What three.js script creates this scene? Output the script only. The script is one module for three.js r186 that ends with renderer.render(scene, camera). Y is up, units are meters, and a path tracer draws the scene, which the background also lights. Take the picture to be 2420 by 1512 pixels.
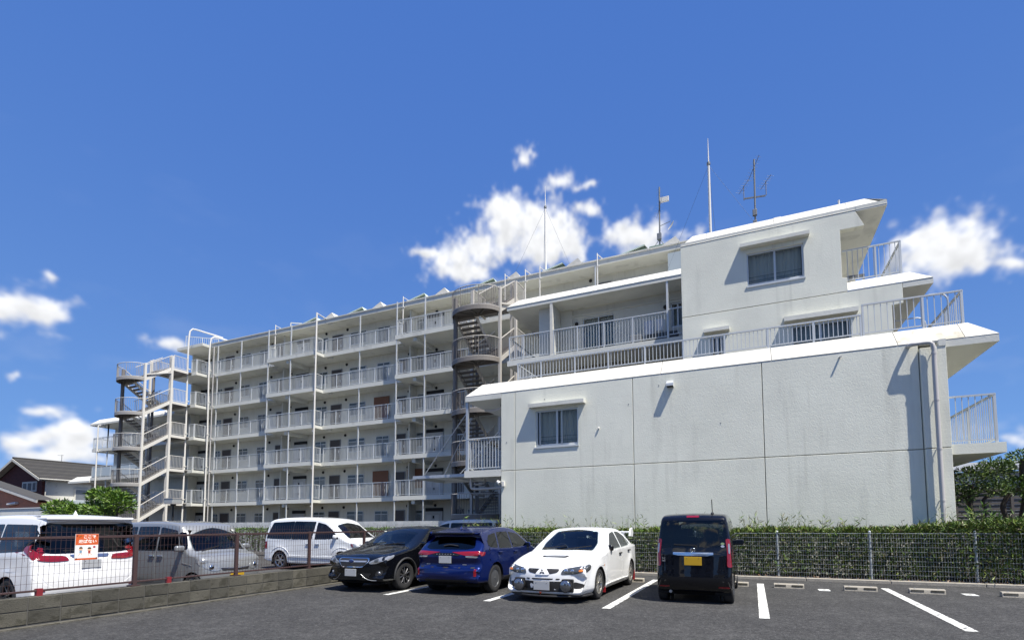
import * as THREE from 'three';
import { mergeGeometries } from 'three/addons/utils/BufferGeometryUtils.js';
import { RoundedBoxGeometry } from 'three/addons/geometries/RoundedBoxGeometry.js';
import { Brush, Evaluator, SUBTRACTION } from 'three-bvh-csg';
import { MeshBVH } from 'three-mesh-bvh';

// world: x runs along the building fronts (right positive), y up, z towards the viewer; the viewer stands at x = z = 0
const scene = new THREE.Scene();
const camera = new THREE.PerspectiveCamera(64.43, 1024 / 639, 0.1, 2000);
camera.rotation.order = 'YXZ';
camera.rotation.set(3.97664 * Math.PI / 180, 23.31131 * Math.PI / 180, -0.25345 * Math.PI / 180);
camera.position.set(0, 1.45, 0);
camera.setViewOffset(2420, 1512, -51.3, -400.6, 2420, 1512);
scene.add(camera);

const renderer = new THREE.WebGLRenderer({ antialias: true });
renderer.toneMapping = THREE.LinearToneMapping;
renderer.toneMappingExposure = 1.55;
renderer.shadowMap.enabled = true;
renderer.shadowMap.type = THREE.PCFSoftShadowMap;

// ---------- noise ----------
function rng(seed) { let s = seed | 0; return () => { s = (s + 0x6d2b79f5) | 0; let t = Math.imul(s ^ (s >>> 15), 1 | s); t = (t + Math.imul(t ^ (t >>> 7), 61 | t)) ^ t; return ((t ^ (t >>> 14)) >>> 0) / 4294967296; }; }
const hash = (x, y, s) => { let h = Math.imul(x | 0, 374761393) + Math.imul(y | 0, 668265263) + Math.imul(s | 0, 2147483647); h = Math.imul(h ^ (h >>> 13), 1274126177); return ((h ^ (h >>> 16)) >>> 0) / 4294967296; };
function vnoise(x, y, per, s) {
  const x0 = Math.floor(x), y0 = Math.floor(y), fx = x - x0, fy = y - y0, u = fx * fx * (3 - 2 * fx), v = fy * fy * (3 - 2 * fy);
  const m = (a) => per ? ((a % per) + per) % per : a;
  const a = hash(m(x0), m(y0), s), b = hash(m(x0 + 1), m(y0), s), c = hash(m(x0), m(y0 + 1), s), d = hash(m(x0 + 1), m(y0 + 1), s);
  return a + (b - a) * u + (c - a) * v + (a - b - c + d) * u * v;
}
function fbm(x, y, per, oct, s = 1) { let r = 0, a = 0.5, n = 0; for (let i = 0; i < oct; i++) { r += a * vnoise(x, y, per, s + i * 17); n += a; a *= 0.5; x *= 2; y *= 2; if (per) per *= 2; } return r / n; }
const clamp = (v, a = 0, b = 1) => Math.min(b, Math.max(a, v));
const smooth = (a, b, v) => { const t = clamp((v - a) / (b - a)); return t * t * (3 - 2 * t); };

// ---------- sky: air and clouds ----------
const SUN = new THREE.Vector3(2.1, 4.4, 0.95).normalize();
{
  const W = 2048, H = 1024, data = new Float32Array(W * H * 4);
  // azimuth from the building normal, elevation, half sizes, in degrees
  const blobs = [[-33.3,27.7,3.2,1.7],[-29.2,29.3,3.9,2.3],[-24.7,31.5,3.6,2.7],[-26.7,32.6,2.5,1.8],[-20.8,31.9,2.7,2.2],[-19.8,29.6,2.6,1.5],[-21.8,28.8,3.9,1.7],[-30.1,26.7,2.6,0.8],[-24.2,37.3,1.0,0.6],[-19.7,35.3,1.8,0.8],[-17.0,34.6,0.9,0.4],[-16.5,32.6,0.9,0.7],[-17.6,28.1,1.2,0.4],[-12.5,30.5,2.9,1.6],[-10.6,29.7,2.4,1.5],[-5.5,29.3,1.6,0.9],[-8.7,28.4,2.0,0.8],[15.2,23.9,2.7,2.0],[17.6,23.5,2.4,2.1],[19.2,22.0,1.8,1.9],[16.6,21.8,3.2,1.3],[21.2,20.7,1.2,0.6],[-69.1,17.1,2.1,1.6],[-67.6,17.3,1.8,1.5],[-70.5,17.0,1.4,1.2],[-67.9,9.3,1.2,0.7],[-69.3,6.8,1.9,1.0],[-66.6,7.5,2.4,1.3],[-64.5,7.7,2.5,1.6],[-65.5,5.8,3.3,1.2],[-68.5,5.2,2.2,0.8],[-59.9,16.3,1.4,0.7],[-68.0,20.1,0.7,0.3],[-70.0,11.8,0.4,0.3],[20.5,6.9,1.0,1.0],[-35.9,28.3,1.3,0.5]];
  const r = rng(77);
  for (let i = 0; i < 40; i++) {            // the rest of the sky carries clouds of the same kind
    const az = 40 + r() * 230, el = 8 + r() * 28, n = 3 + Math.floor(r() * 4);
    for (let k = 0; k < n; k++) blobs.push([az + (r() - 0.5) * 8, el + (r() - 0.5) * 3, 1.2 + r() * 2.8, 0.7 + r() * 1.4]);
  }
  for (let j = 0; j < H; j++) {
    const el = ((j + 0.5) / H - 0.5) * 180;
    const e = Math.max(el, 0), t = Math.exp(-e / 17);
    // clear air: deep blue overhead, paler towards the horizon
    const air = [0.041 + 0.115 * t, 0.112 + 0.200 * t, 0.362 + 0.225 * t];
    const ce = Math.cos(el * Math.PI / 180);
    const near = blobs.filter((b) => Math.abs(b[1] - el) < 3.2 * b[3] + 1.5);
    for (let i = 0; i < W; i++) {
      const th = ((i + 0.5) / W - 0.5) * 2 * Math.PI;           // atan2(z, x)
      let az = Math.atan2(Math.cos(th), -Math.sin(th)) * 180 / Math.PI;
      let d = 0, base = 0;
      if (el > -2) {
        let some = false; for (const b of near) { let da = Math.abs(az - b[0]); if (da > 180) da = 360 - da; if (da * ce < 2.6 * b[2] + 2.5) { some = true; break; } }
        if (some) {
        const wx = (fbm(az * 0.55, el * 0.55, 0, 5, 3) - 0.5) * 4.2, wy = (fbm(az * 0.55 + 40, el * 0.55, 0, 5, 9) - 0.5) * 3.0;
        for (const b of near) {
          let da = az - b[0]; if (da > 180) da -= 360; if (da < -180) da += 360;
          const x = (da * ce + wx * 0.6) / (b[2] * 0.86), y = (el - b[1] + wy * 0.55) / (b[3] * 0.86), q = x * x + y * y;
          if (q < 6) { const g = Math.exp(-q * 1.15); d += g; base += g * y; }
        }
        const n = fbm(az * 1.15, el * 1.3, 0, 6, 21), f = fbm(az * 3.1, el * 3.4, 0, 4, 33);
        d = smooth(0.12, 1.25, d + (n - 0.5) * 1.25 + (f - 0.5) * 0.22) * (d > 0.03 ? 1 : 0);
        }
        const wisp = e > 30 ? 0 : smooth(0.50, 0.84, fbm(az * 0.22 + 5, el * 0.5, 0, 5, 51)) * 0.6 * Math.exp(-e / 7);
        d = Math.max(d, wisp);
      }
      const lit = d > 0.01 ? (0.80 + 0.13 * clamp(base, -0.9, 0.9)) * (0.78 + 0.44 * fbm(az * 1.1, el * 1.2, 0, 5, 61)) : 1, k = (j * W + i) * 4;
      const c = [0.77 * lit, 0.78 * lit, 0.80 * lit], m = d;
      for (let q = 0; q < 3; q++) data[k + q] = el < -1 ? [0.09, 0.10, 0.12][q] : air[q] * (1 - m) + c[q] * m;
      data[k + 3] = 1;
    }
  }
  const sky = new THREE.DataTexture(data, W, H, THREE.RGBAFormat, THREE.FloatType);
  sky.mapping = THREE.EquirectangularReflectionMapping; sky.magFilter = THREE.LinearFilter; sky.minFilter = THREE.LinearFilter; sky.wrapS = THREE.RepeatWrapping; sky.needsUpdate = true;
  scene.background = sky; scene.environment = sky;
}
const sun = new THREE.DirectionalLight(new THREE.Color(1, 0.955, 0.87), 5);
sun.position.copy(SUN).multiplyScalar(120).add(new THREE.Vector3(-20, 0, -18)); sun.target.position.set(-20, 0, -18);
sun.castShadow = true; sun.shadow.mapSize.set(4096, 4096);
Object.assign(sun.shadow.camera, { left: -75, right: 60, top: 60, bottom: -60, near: 1, far: 300 });
scene.add(sun, sun.target);

// ---------- helpers ----------
const V3 = (x, y, z) => new THREE.Vector3(x, y, z);
const used = {};
function numbered(n) { used[n] = (used[n] || 0) + 1; return used[n] === 1 ? n : n + '_' + String(used[n] - 1).padStart(3, '0'); }
const origin = new WeakMap();
function thing(name, label, category, at = [0, 0, 0], turn = 0, group) {
  const o = new THREE.Group(); o.name = numbered(name); o.position.set(...at); o.rotation.y = turn; scene.add(o);
  o.userData = { label, category }; if (group) o.userData.group = group;
  origin.set(o, V3(0, 0, 0)); return o;
}
// a thing whose parts are written in world coordinates
function placed(name, label, category, at, group) { const o = thing(name, label, category, at, 0, group); origin.set(o, V3(...at)); return o; }
function boxUV(g) {
  const p = g.attributes.position, n = g.attributes.normal, uv = new Float32Array(p.count * 2);
  for (let i = 0; i < p.count; i++) {
    const ax = Math.abs(n.getX(i)), ay = Math.abs(n.getY(i)), az = Math.abs(n.getZ(i));
    let u, v; if (ay > ax && ay > az) { u = p.getX(i); v = p.getZ(i); } else if (ax > az) { u = p.getZ(i); v = p.getY(i); } else { u = p.getX(i); v = p.getY(i); }
    uv[2 * i] = u; uv[2 * i + 1] = v;
  }
  g.setAttribute('uv', new THREE.BufferAttribute(uv, 2)); return g;
}
const plain = (g) => { if (g.index) g = g.toNonIndexed(); for (const k of Object.keys(g.attributes)) if (!['position', 'normal', 'uv'].includes(k)) g.deleteAttribute(k); if (!g.attributes.normal) g.computeVertexNormals(); if (!g.attributes.uv) boxUV(g); g.clearGroups(); return g; };
const merge = (list) => { const l = list.flat(9).map(plain); return l.length === 1 ? l[0] : mergeGeometries(l, false); };
function part(name, geos, mat, parent, o = {}) {
  let g = Array.isArray(geos) ? merge(geos) : geos;
  if (!o.keepUV) { g = plain(g); boxUV(g); }
  const off = parent && origin.get(parent);
  if (off && (off.x || off.y || off.z)) g.translate(-off.x, -off.y, -off.z);
  const m = new THREE.Mesh(g, mat); m.name = parent ? name : numbered(name); m.castShadow = m.receiveShadow = true;
  if (off) origin.set(m, off);
  (parent || scene).add(m);
  if (o.stuff) m.userData.kind = 'stuff';
  if (o.label) m.userData.label = o.label;
  return m;
}
function single(name, label, category, geos, mat, group) { const m = part(name, geos, mat, null); m.userData = { label, category }; if (group) m.userData.group = group; return m; }
function structure(name, geos, mat, label) { const m = part(name, geos, mat, null); m.userData = { kind: 'structure', label, category: name.replace(/_/g, ' ') }; return m; }
// geometry makers (world or local coordinates)
const bx = (x0, x1, y0, y1, z0, z1) => new THREE.BoxGeometry(Math.abs(x1 - x0), Math.abs(y1 - y0), Math.abs(z1 - z0)).translate((x0 + x1) / 2, (y0 + y1) / 2, (z0 + z1) / 2);
const rbx = (x0, x1, y0, y1, z0, z1, r = 0.02, s = 2) => new RoundedBoxGeometry(Math.abs(x1 - x0), Math.abs(y1 - y0), Math.abs(z1 - z0), s, r).translate((x0 + x1) / 2, (y0 + y1) / 2, (z0 + z1) / 2);
function beam(a, b, w, h = w) {     // box between two points, h measured upwards
  a = V3(...a); b = V3(...b); const d = b.clone().sub(a), L = d.length(); d.normalize();
  const up = Math.abs(d.y) > 0.999 ? V3(0, 0, 1) : V3(0, 1, 0), s = V3().crossVectors(up, d).normalize(), u = V3().crossVectors(d, s);
  return new THREE.BoxGeometry(w, h, L).applyMatrix4(new THREE.Matrix4().makeBasis(s, u, d).setPosition(a.add(b).multiplyScalar(0.5)));
}
function rod(a, b, r, seg = 8, r2 = r) {
  a = V3(...a); b = V3(...b); const d = b.clone().sub(a), L = d.length();
  return new THREE.CylinderGeometry(r2, r, L, seg).applyQuaternion(new THREE.Quaternion().setFromUnitVectors(V3(0, 1, 0), d.normalize())).translate((a.x + b.x) / 2, (a.y + b.y) / 2, (a.z + b.z) / 2);
}
const tube = (pts, r, seg = 24, rad = 7) => new THREE.TubeGeometry(new THREE.CatmullRomCurve3(pts.map((p) => V3(...p)), false, 'centripetal'), seg, r, rad);
function slabShape(pts, holes, depth, bevel = 0) {   // outline in x,y, extruded to +z by depth
  const s = new THREE.Shape(pts.map((p) => new THREE.Vector2(...p)));
  for (const h of holes || []) s.holes.push(new THREE.Path(h.map((p) => new THREE.Vector2(...p))));
  return new THREE.ExtrudeGeometry(s, { depth, bevelEnabled: bevel > 0, bevelSize: bevel, bevelThickness: bevel, bevelSegments: 1, bevelOffset: -bevel });
}
const rect = (x0, x1, y0, y1) => [[x0, y0], [x1, y0], [x1, y1], [x0, y1]];
function quads(list) {              // flat shaded faces from lists of corner points
  const pos = []; for (const q of list) for (let i = 1; i + 1 < q.length; i++) pos.push(...q[0], ...q[i], ...q[i + 1]);
  const g = new THREE.BufferGeometry(); g.setAttribute('position', new THREE.Float32BufferAttribute(pos, 3)); g.computeVertexNormals(); return g;
}

// ---------- materials ----------
function tex(n, fn, srgb = true) {
  const d = new Uint8Array(n * n * 4);
  for (let j = 0; j < n; j++) for (let i = 0; i < n; i++) { const c = fn(i / n, j / n), k = (j * n + i) * 4; d[k] = clamp(c[0]) * 255; d[k + 1] = clamp(c[1]) * 255; d[k + 2] = clamp(c[2]) * 255; d[k + 3] = 255; }
  const t = new THREE.DataTexture(d, n, n); t.wrapS = t.wrapT = THREE.RepeatWrapping; t.magFilter = THREE.LinearFilter; t.minFilter = THREE.LinearMipmapLinearFilter; t.generateMipmaps = true;
  if (srgb) t.colorSpace = THREE.SRGBColorSpace; t.needsUpdate = true; return t;
}
const rep = (t, k) => { const c = t.clone(); c.repeat.set(k, k); c.needsUpdate = true; return c; };
const lin = (r, g, b) => new THREE.Color().setRGB(r, g, b);
const M = (color, roughness = 0.8, o = {}) => new THREE.MeshStandardMaterial({ color: Array.isArray(color) ? lin(...color) : color, roughness, ...o });
const P = (color, roughness = 0.8, o = {}) => new THREE.MeshPhysicalMaterial({ color: Array.isArray(color) ? lin(...color) : color, roughness, ...o });

const tStuccoBump = tex(1024, (u, v) => { const m = fbm(u * 40, v * 40, 40, 3, 5), ridge = 1 - Math.abs(2 * fbm(u * 24, v * 24, 24, 3, 8) - 1), c = 0.5 * m + 0.5 * Math.pow(ridge, 3); return [c, c, c]; }, false);
const tStucco = tex(512, (u, v) => { const n = fbm(u * 8, v * 8, 8, 5, 2), s = fbm(u * 20, v * 3, 0, 4, 7), k = smooth(0.55, 0.8, fbm(u * 44, v * 2, 0, 4, 27)) * smooth(0.45, 0.7, fbm(u * 5, v * 4, 0, 3, 29)), c = 0.92 + 0.08 * n - 0.035 * smooth(0.6, 0.85, s) - 0.05 * k; return [c, c * 0.998, c * 0.99]; });
const tPaint = tex(512, (u, v) => { const n = fbm(u * 6, v * 6, 6, 6, 12), d = smooth(0.58, 0.8, fbm(u * 10, v * 10, 10, 5, 15)), c = 0.95 + 0.05 * n - 0.07 * d; return [c, c * 0.995, c * 0.975]; });
const tFine = tex(512, (u, v) => { const c = fbm(u * 64, v * 64, 64, 3, 19); return [c, c, c]; }, false);
const tAsphalt = tex(1024, (u, v) => {
  const p = fbm(u * 5, v * 5, 5, 5, 41), f = vnoise(u * 256, v * 256, 256, 43), g = vnoise(u * 110, v * 110, 110, 44), q = vnoise(u * 50, v * 50, 50, 46), k = fbm(u * 26, v * 26, 26, 2, 48);
  let c = 0.222 + 0.07 * (p - 0.5) + 0.11 * (f - 0.5) + 0.09 * (g - 0.5) + 0.06 * (q - 0.5) + 0.05 * (k - 0.5); const h = hash(Math.floor(u * 300), Math.floor(v * 300), 47); if (h > 0.992) c += 0.22; if (h < 0.012) c -= 0.09; return [c * 1.01, c, c * 0.985];
});
const tAsphaltBump = tex(1024, (u, v) => { const f = vnoise(u * 200, v * 200, 200, 43), g = vnoise(u * 90, v * 90, 90, 44), c = 0.6 * f + 0.4 * g; return [c, c, c]; }, false);
const tBlock = tex(512, (u, v) => { const n = fbm(u * 4, v * 4, 4, 6, 91), f = vnoise(u * 150, v * 150, 150, 93), m = smooth(0.52, 0.75, fbm(u * 6, v * 9, 0, 5, 95)); const c = 0.56 + 0.20 * (n - 0.5) + 0.10 * (f - 0.5) - 0.14 * m; return [c, c * 0.985, c * (0.93 - 0.04 * m)]; });

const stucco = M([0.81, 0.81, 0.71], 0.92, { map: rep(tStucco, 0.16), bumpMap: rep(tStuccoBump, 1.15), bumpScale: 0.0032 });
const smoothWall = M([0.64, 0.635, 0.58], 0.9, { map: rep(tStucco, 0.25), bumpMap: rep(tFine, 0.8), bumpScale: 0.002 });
const tStain = tex(512, (u, v) => { const n = fbm(u * 4, v * 4, 4, 6, 112), d = smooth(0.46, 0.62, fbm(u * 5, v * 5, 5, 6, 117)), e = smooth(0.58, 0.7, fbm(u * 14, v * 14, 14, 4, 119)), c = 0.95 + 0.05 * n - 0.10 * d - 0.06 * e; return [c, c * (0.99 - 0.015 * d), c * (0.97 - 0.06 * d)]; });
const stainedPaint = M([0.66, 0.65, 0.615], 0.8, { map: rep(tStain, 0.45) });
const groove = M([0.20, 0.19, 0.18], 0.95);
const whitePaint = M([0.66, 0.65, 0.615], 0.75, { map: rep(tPaint, 0.22), bumpMap: rep(tFine, 0.5), bumpScale: 0.002 });
const fasciaPaint = M([0.68, 0.685, 0.65], 0.85, { map: rep(tPaint, 0.2), bumpMap: rep(tFine, 0.6), bumpScale: 0.003 });
const alu = M([0.58, 0.60, 0.60], 0.42, { metalness: 0.2 });
const aluDark = M([0.20, 0.21, 0.22], 0.5, { metalness: 0.3 });
const pipeWhite = M([0.70, 0.68, 0.63], 0.55);
const pipeGrey = M([0.50, 0.48, 0.46], 0.6);
const steelBeige = M([0.68, 0.655, 0.60], 0.6);
const steelDark = M([0.16, 0.15, 0.142], 0.7), steelMid = M([0.32, 0.305, 0.285], 0.65);
const galvanised = M([0.46, 0.48, 0.50], 0.45, { metalness: 0.5 });
const doorDark = M([0.055, 0.045, 0.042], 0.55);
const doorWood = M([0.16, 0.065, 0.03], 0.6);
const blackHole = M([0.015, 0.015, 0.016], 0.8);
const paneGlass = P([0.84, 0.86, 0.84], 0.03, { specularIntensity: 0.5, transmission: 1, thickness: 0, ior: 1.5 });
const frostGlass = P([0.42, 0.47, 0.48], 0.35, {});
const curtain = M([0.58, 0.58, 0.55], 0.9);
const curtainBlue = M([0.30, 0.36, 0.42], 0.9);
const roomPaint = M([0.5, 0.48, 0.44], 0.95);
const paleGreen = M([0.50, 0.60, 0.54], 0.7);
const darkGreen = M([0.17, 0.25, 0.19], 0.7);
// ---------- ground ----------
const asphalt = M([1, 1, 1], 0.93, { map: rep(tAsphalt, 0.45), bumpMap: rep(tAsphaltBump, 0.45), bumpScale: 0.012 });
const asphaltOld = M([1.25, 1.22, 1.18], 0.95, { map: rep(tAsphalt, 0.31), bumpMap: rep(tAsphaltBump, 0.4), bumpScale: 0.008 });
const concrete = M([0.40, 0.385, 0.355], 0.9, { map: rep(tBlock, 0.7), bumpMap: rep(tFine, 1.4), bumpScale: 0.004 });
const concreteLight = M([0.40, 0.37, 0.32], 0.9, { map: rep(tPaint, 0.9), bumpMap: rep(tFine, 1.6), bumpScale: 0.004 });
const roadPaint = M([0.78, 0.78, 0.76], 0.7, { map: rep(tex(512, (u, v) => { const w = smooth(0.52, 0.70, fbm(u * 24, v * 24, 24, 4, 71)), s = fbm(u * 9, v * 9, 9, 4, 72), c = 0.97 - 0.10 * s - 0.48 * w * smooth(0.4, 0.7, fbm(u * 3, v * 3, 3, 3, 73)); return [c, c, c * 0.985]; }), 0.9) });
const soil = M([0.10, 0.082, 0.062], 1, { map: rep(tBlock, 0.5) });
structure('ground', [bx(-400, 400, -0.6, -0.26, -500, 120)], soil, 'bare ground stretching out around the car parks');
structure('parking_lot', [bx(-9.66, 14, -0.3, 0, -14.66, 9)], asphalt, 'dark asphalt parking lot in the foreground');
structure('neighbour_parking_lot', [bx(-48, -9.9, -0.5, -0.22, -24, 6)], asphaltOld, 'older asphalt lot behind the block wall');
structure('building_apron', [bx(-66, 16, -0.4, 0.02, -31, -24.02)], concrete, 'concrete apron at the foot of the apartment building');
structure('planting_bed', [bx(-14, 14, -0.25, 0.05, -16.19, -14.80)], soil, 'strip of soil under the hedge');
structure('rear_yard', [bx(4.9, 40, -0.4, 0.04, -60, -16.2)], soil, 'ground under the garden trees on the right');
for (let i = 0; i < 13; i++) { const x = -9.6 + i * 1.8; structure('kerb', [rbx(x, x + 1.79, -0.1, 0.075, -14.80, -14.66, 0.015)], concreteLight, 'low concrete kerb edging the hedge bed'); }
for (const [x, z0] of [[-7.12, -13.6], [-4.72, -13.6], [-2.38, -13.6], [0.12, -13.6], [2.65, -13.6]]) {
  const g = new THREE.PlaneGeometry(0.15, 4.95, 1, 1).rotateX(-Math.PI / 2).translate(x, 0.004, z0 + 2.475);
  structure('parking_line', [g], roadPaint, 'white painted bay line on the asphalt');
}
// wheel stops
{
  const side = slabShape([[-0.065, 0], [0.065, 0], [0.05, 0.075], [0.03, 0.10], [-0.04, 0.10], [-0.055, 0.08]], null, 0.60, 0.006).rotateY(-Math.PI / 2).translate(0.30, 0, 0);
  const where = { '-5.23': 'partly hidden behind the blue car', '-6.61': 'behind the blue car, nearest the black crossover', '-4.24': 'behind the white sedan, on the blue car side', '-2.86': 'by the white sedan rear wheel', '-1.82': 'in front of the black box van, sedan side', '-0.44': 'just right of the black box van', '0.7': 'first one right of the middle painted line', '2.08': 'left of the long slanting painted line', '3.25': 'just right of the long slanting painted line', '4.75': 'at the right edge, partly out of view' };
  for (const [x, w] of Object.entries(where)) {
    const t = thing('wheel_stop', 'beige concrete wheel stop ' + w, 'wheel stop', [+x, 0, -12.93], 0, 'concrete wheel stops in the bays');
    part('block', side.clone(), concreteLight, t);
    for (const s of [-1, 1]) part('grip_plate', [bx(s * 0.17 - 0.11, s * 0.17 + 0.11, 0.035, 0.078, 0.056, 0.064)], concrete, t);
    for (const s of [-1, 1]) part('bolt_cover', [new THREE.CylinderGeometry(0.02, 0.02, 0.008, 10).translate(s * 0.2, 0.103, 0)], galvanised, t);
  }
}
for (const [x, z, l] of [[1.38, -12.78, 'white square marker plate between two wheel stops, left one'], [3.98, -13.0, 'white square marker plate between two wheel stops, near the right edge']]) {
  const t = thing('marker_plate', l, 'marker', [x, 0, z], 0, 'marker plates in the bays');
  part('plate', [bx(-0.11, 0.11, 0.001, 0.008, -0.15, 0.15)], roadPaint, t);
  part('number_spot', [new THREE.CylinderGeometry(0.035, 0.035, 0.003, 12).translate(0, 0.0105, 0.02)], concrete, t);
}
// ---------- block wall on the left with brown mesh fence ----------
{
  const t = placed('block_wall', 'low grey concrete block wall along the left side of the lot', 'wall', [-9.75, 0, -8]);
  const tones = [[0.36, 0.35, 0.315], [0.31, 0.30, 0.27], [0.41, 0.395, 0.35], [0.27, 0.265, 0.24]].map((c, i) => M(c, 0.95, { map: rep(tBlock, 0.9 + 0.13 * i), bumpMap: rep(tFine, 2.2), bumpScale: 0.006 }));
  part('mortar', [bx(-9.862, -9.682, -0.25, 0.43, -13.9, 5)], M([0.10, 0.097, 0.088], 1), t);
  part('foundation', [bx(-9.90, -9.61, -0.25, 0.02, -13.9, 5)], concrete, t);
  const rr = rng(5), L = 0.384;
  const blk = new RoundedBoxGeometry(0.20, 0.186, L - 0.012, 1, 0.006);
  for (let c = 0; c < 2; c++) for (let i = 0; i < 49; i++) {
    const z = 4.9 - (i + 0.5) * L, o = part('block', blk.clone().translate(-9.772 + (rr() - 0.5) * 0.004, 0.142 + 0.199 * c, z), tones[Math.floor(rr() * 4) % 4], t);
    o.rotation.set(0, 0, 0);
  }
}
const fenceBrown = M([0.062, 0.034, 0.032], 0.6);
{
  const t = placed('mesh_fence', 'brown steel mesh fence standing on the block wall', 'fence', [-9.76, 0.44, -8]);
  const zs = []; for (let z = 3.98; z > -13.6; z -= 1.865) zs.push(z);
  for (const z of zs) { const p = part('post', [rbx(-9.795, -9.735, 0.40, 1.315, z - 0.03, z + 0.03, 0.006)], fenceBrown, t); part('base_bracket', [bx(-9.84, -9.705, 0.44, 0.456, z - 0.075, z + 0.075)], fenceBrown, p); }
  for (let i = 0; i + 1 < zs.length; i++) {
    part('top_rail', [rbx(-9.79, -9.74, 1.265, 1.305, zs[i + 1] + 0.03, zs[i] - 0.03, 0.006)], fenceBrown, t);
    part('bottom_rail', [rbx(-9.785, -9.745, 0.495, 0.525, zs[i + 1] + 0.03, zs[i] - 0.03, 0.006)], fenceBrown, t);
    const w = []; for (let z = zs[i + 1] + 0.05; z < zs[i] - 0.04; z += 0.0625) w.push(bx(-9.734, -9.7305, 0.50, 1.46, z - 0.0018, z + 0.0018));
    for (let y = 0.62; y < 1.47; y += 0.125) w.push(bx(-9.7395, -9.736, y - 0.0018, y + 0.0018, zs[i + 1], zs[i]));
    part('wire_mesh', w, fenceBrown, t, { stuff: true });
  }
  for (const z of [-4.08, -5.9]) part('footing_clip', [bx(-9.80, -9.73, 0.43, 0.54, z - 0.035, z + 0.035)], M([0.22, 0.02, 0.025], 0.5), t);
}
// sign on the fence
{
  const c = document.createElement('canvas'); c.width = 384; c.height = 512; const g = c.getContext('2d');
  g.fillStyle = '#f4f2ee'; g.fillRect(0, 0, 384, 512);
  g.fillStyle = '#d8602a'; g.fillRect(0, 0, 384, 218); g.fillRect(0, 478, 384, 34);
  g.fillStyle = '#5a5a2a'; g.beginPath(); g.moveTo(48, 62); g.quadraticCurveTo(70, 34, 98, 36); g.quadraticCurveTo(84, 62, 48, 62); g.fill();
  // lettering drawn stroke by stroke on a 10 x 10 grid
  const glyph = {
    ko: [[[2, 2], [5, 1.6], [8, 2.2]], [[2.2, 6.5], [1.6, 8], [3, 8.8], [6, 9], [8.6, 8.4]]],
    de: [[[1, 2], [5, 1.8], [9, 1.4]], [[8.6, 1.6], [5.6, 3], [4.6, 5.5], [5.4, 8], [7.8, 9.2]], [[7.2, 4.2], [7.9, 5.4]], [[8.5, 3.8], [9.2, 5]]],
    asobu: [[[1.2, 1], [2.2, 2.2]], [[0.8, 4], [2.2, 4], [1.4, 6], [2.4, 7.6]], [[0.6, 9], [2.2, 7.8], [5, 9], [9.4, 9.2]], [[4, 0.6], [4, 1.8]], [[2.8, 2.2], [5.6, 2]], [[4, 2.2], [3.8, 4.6], [2.9, 7]], [[3.9, 4], [5.4, 4], [5.2, 6.8], [4.6, 6.6]], [[7, 0.6], [6.2, 2.4]], [[6.6, 1.6], [9.2, 1.5]], [[6.6, 3.2], [8.8, 3.1], [7.7, 4.4]], [[7.7, 4.2], [7.8, 7], [7, 6.8]], [[6.2, 5.4], [9.4, 5.2]]],
    ba: [[[1.6, 1.2], [1.2, 5], [1.6, 8.8], [2.2, 7.8]], [[3.8, 3.2], [8.6, 3]], [[6.4, 1], [6.5, 7.4], [5.4, 8.8], [4, 8.2], [4.6, 7], [6.6, 7.2], [8.8, 8.6]], [[8, 0.8], [8.5, 1.7]], [[9, 0.4], [9.5, 1.3]]],
    na: [[[1, 2.4], [5.2, 2]], [[3.6, 0.8], [2.8, 4], [1.2, 6.6]], [[6.6, 2], [8.8, 3.4]], [[6.6, 4], [6.7, 7.6], [5.4, 9], [4, 8.2], [4.8, 7], [6.8, 7.4], [8.8, 8.8]]],
    i: [[[1.8, 2], [1.6, 5.4], [2.6, 7.8], [3.8, 6.8]], [[7.4, 2.8], [8.4, 4.6], [8.4, 6.6]]],
  };
  const write = (ch, x, y, s, w) => { g.strokeStyle = '#fbf4ea'; g.lineWidth = w; g.lineCap = 'round'; g.lineJoin = 'round'; for (const st of glyph[ch]) { g.beginPath(); st.forEach(([a, b], i) => { const X = x + a * s / 10, Y = y + b * s / 10; i ? g.lineTo(X, Y) : g.moveTo(X, Y); }); g.stroke(); } };
  ['ko', 'ko', 'de'].forEach((k, i) => write(k, 128 + i * 72, 20, 66, 12));
  ['asobu', 'ba', 'na', 'i'].forEach((k, i) => write(k, 48 + i * 78, 108, 74, i ? 13 : 8));
  // two children playing ball
  const kid = (x, y, hair, shirt, lean) => {
    g.strokeStyle = '#e8b48c'; g.lineWidth = 11; g.lineCap = 'round';
    for (const [a, b, c2, d] of [[0, 40, -34, 18], [0, 42, 36, 20], [-4, 84, -24 + lean, 128], [6, 84, 30 + lean, 116]]) { g.beginPath(); g.moveTo(x + a, y + b); g.lineTo(x + c2, y + d); g.stroke(); }
    g.fillStyle = shirt; g.beginPath(); g.roundRect(x - 20, y + 26, 40, 62, 10); g.fill();
    g.fillStyle = '#f0c4a0'; g.beginPath(); g.arc(x, y, 30, 0, 7); g.fill(); g.fillStyle = hair; g.beginPath(); g.arc(x, y - 6, 31, Math.PI * 0.98, Math.PI * 2.05); g.fill();
    g.fillStyle = '#3a2a22'; for (const s of [-10, 10]) { g.beginPath(); g.arc(x + s, y + 4, 3, 0, 7); g.fill(); }
  };
  kid(92, 290, '#4a2a18', '#7d9fb5', -8); kid(236, 300, '#3a2016', '#b4483a', 14);
  g.fillStyle = '#b02a3a'; g.beginPath(); g.arc(318, 262, 22, 0, 7); g.fill();
  g.strokeStyle = '#9aa0a2'; g.lineWidth = 4; for (let i = 0; i < 4; i++) { g.beginPath(); g.moveTo(60 + i * 16, 238); g.lineTo(68 + i * 16, 250); g.stroke(); }
  const map = new THREE.CanvasTexture(c); map.colorSpace = THREE.SRGBColorSpace;
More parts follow.
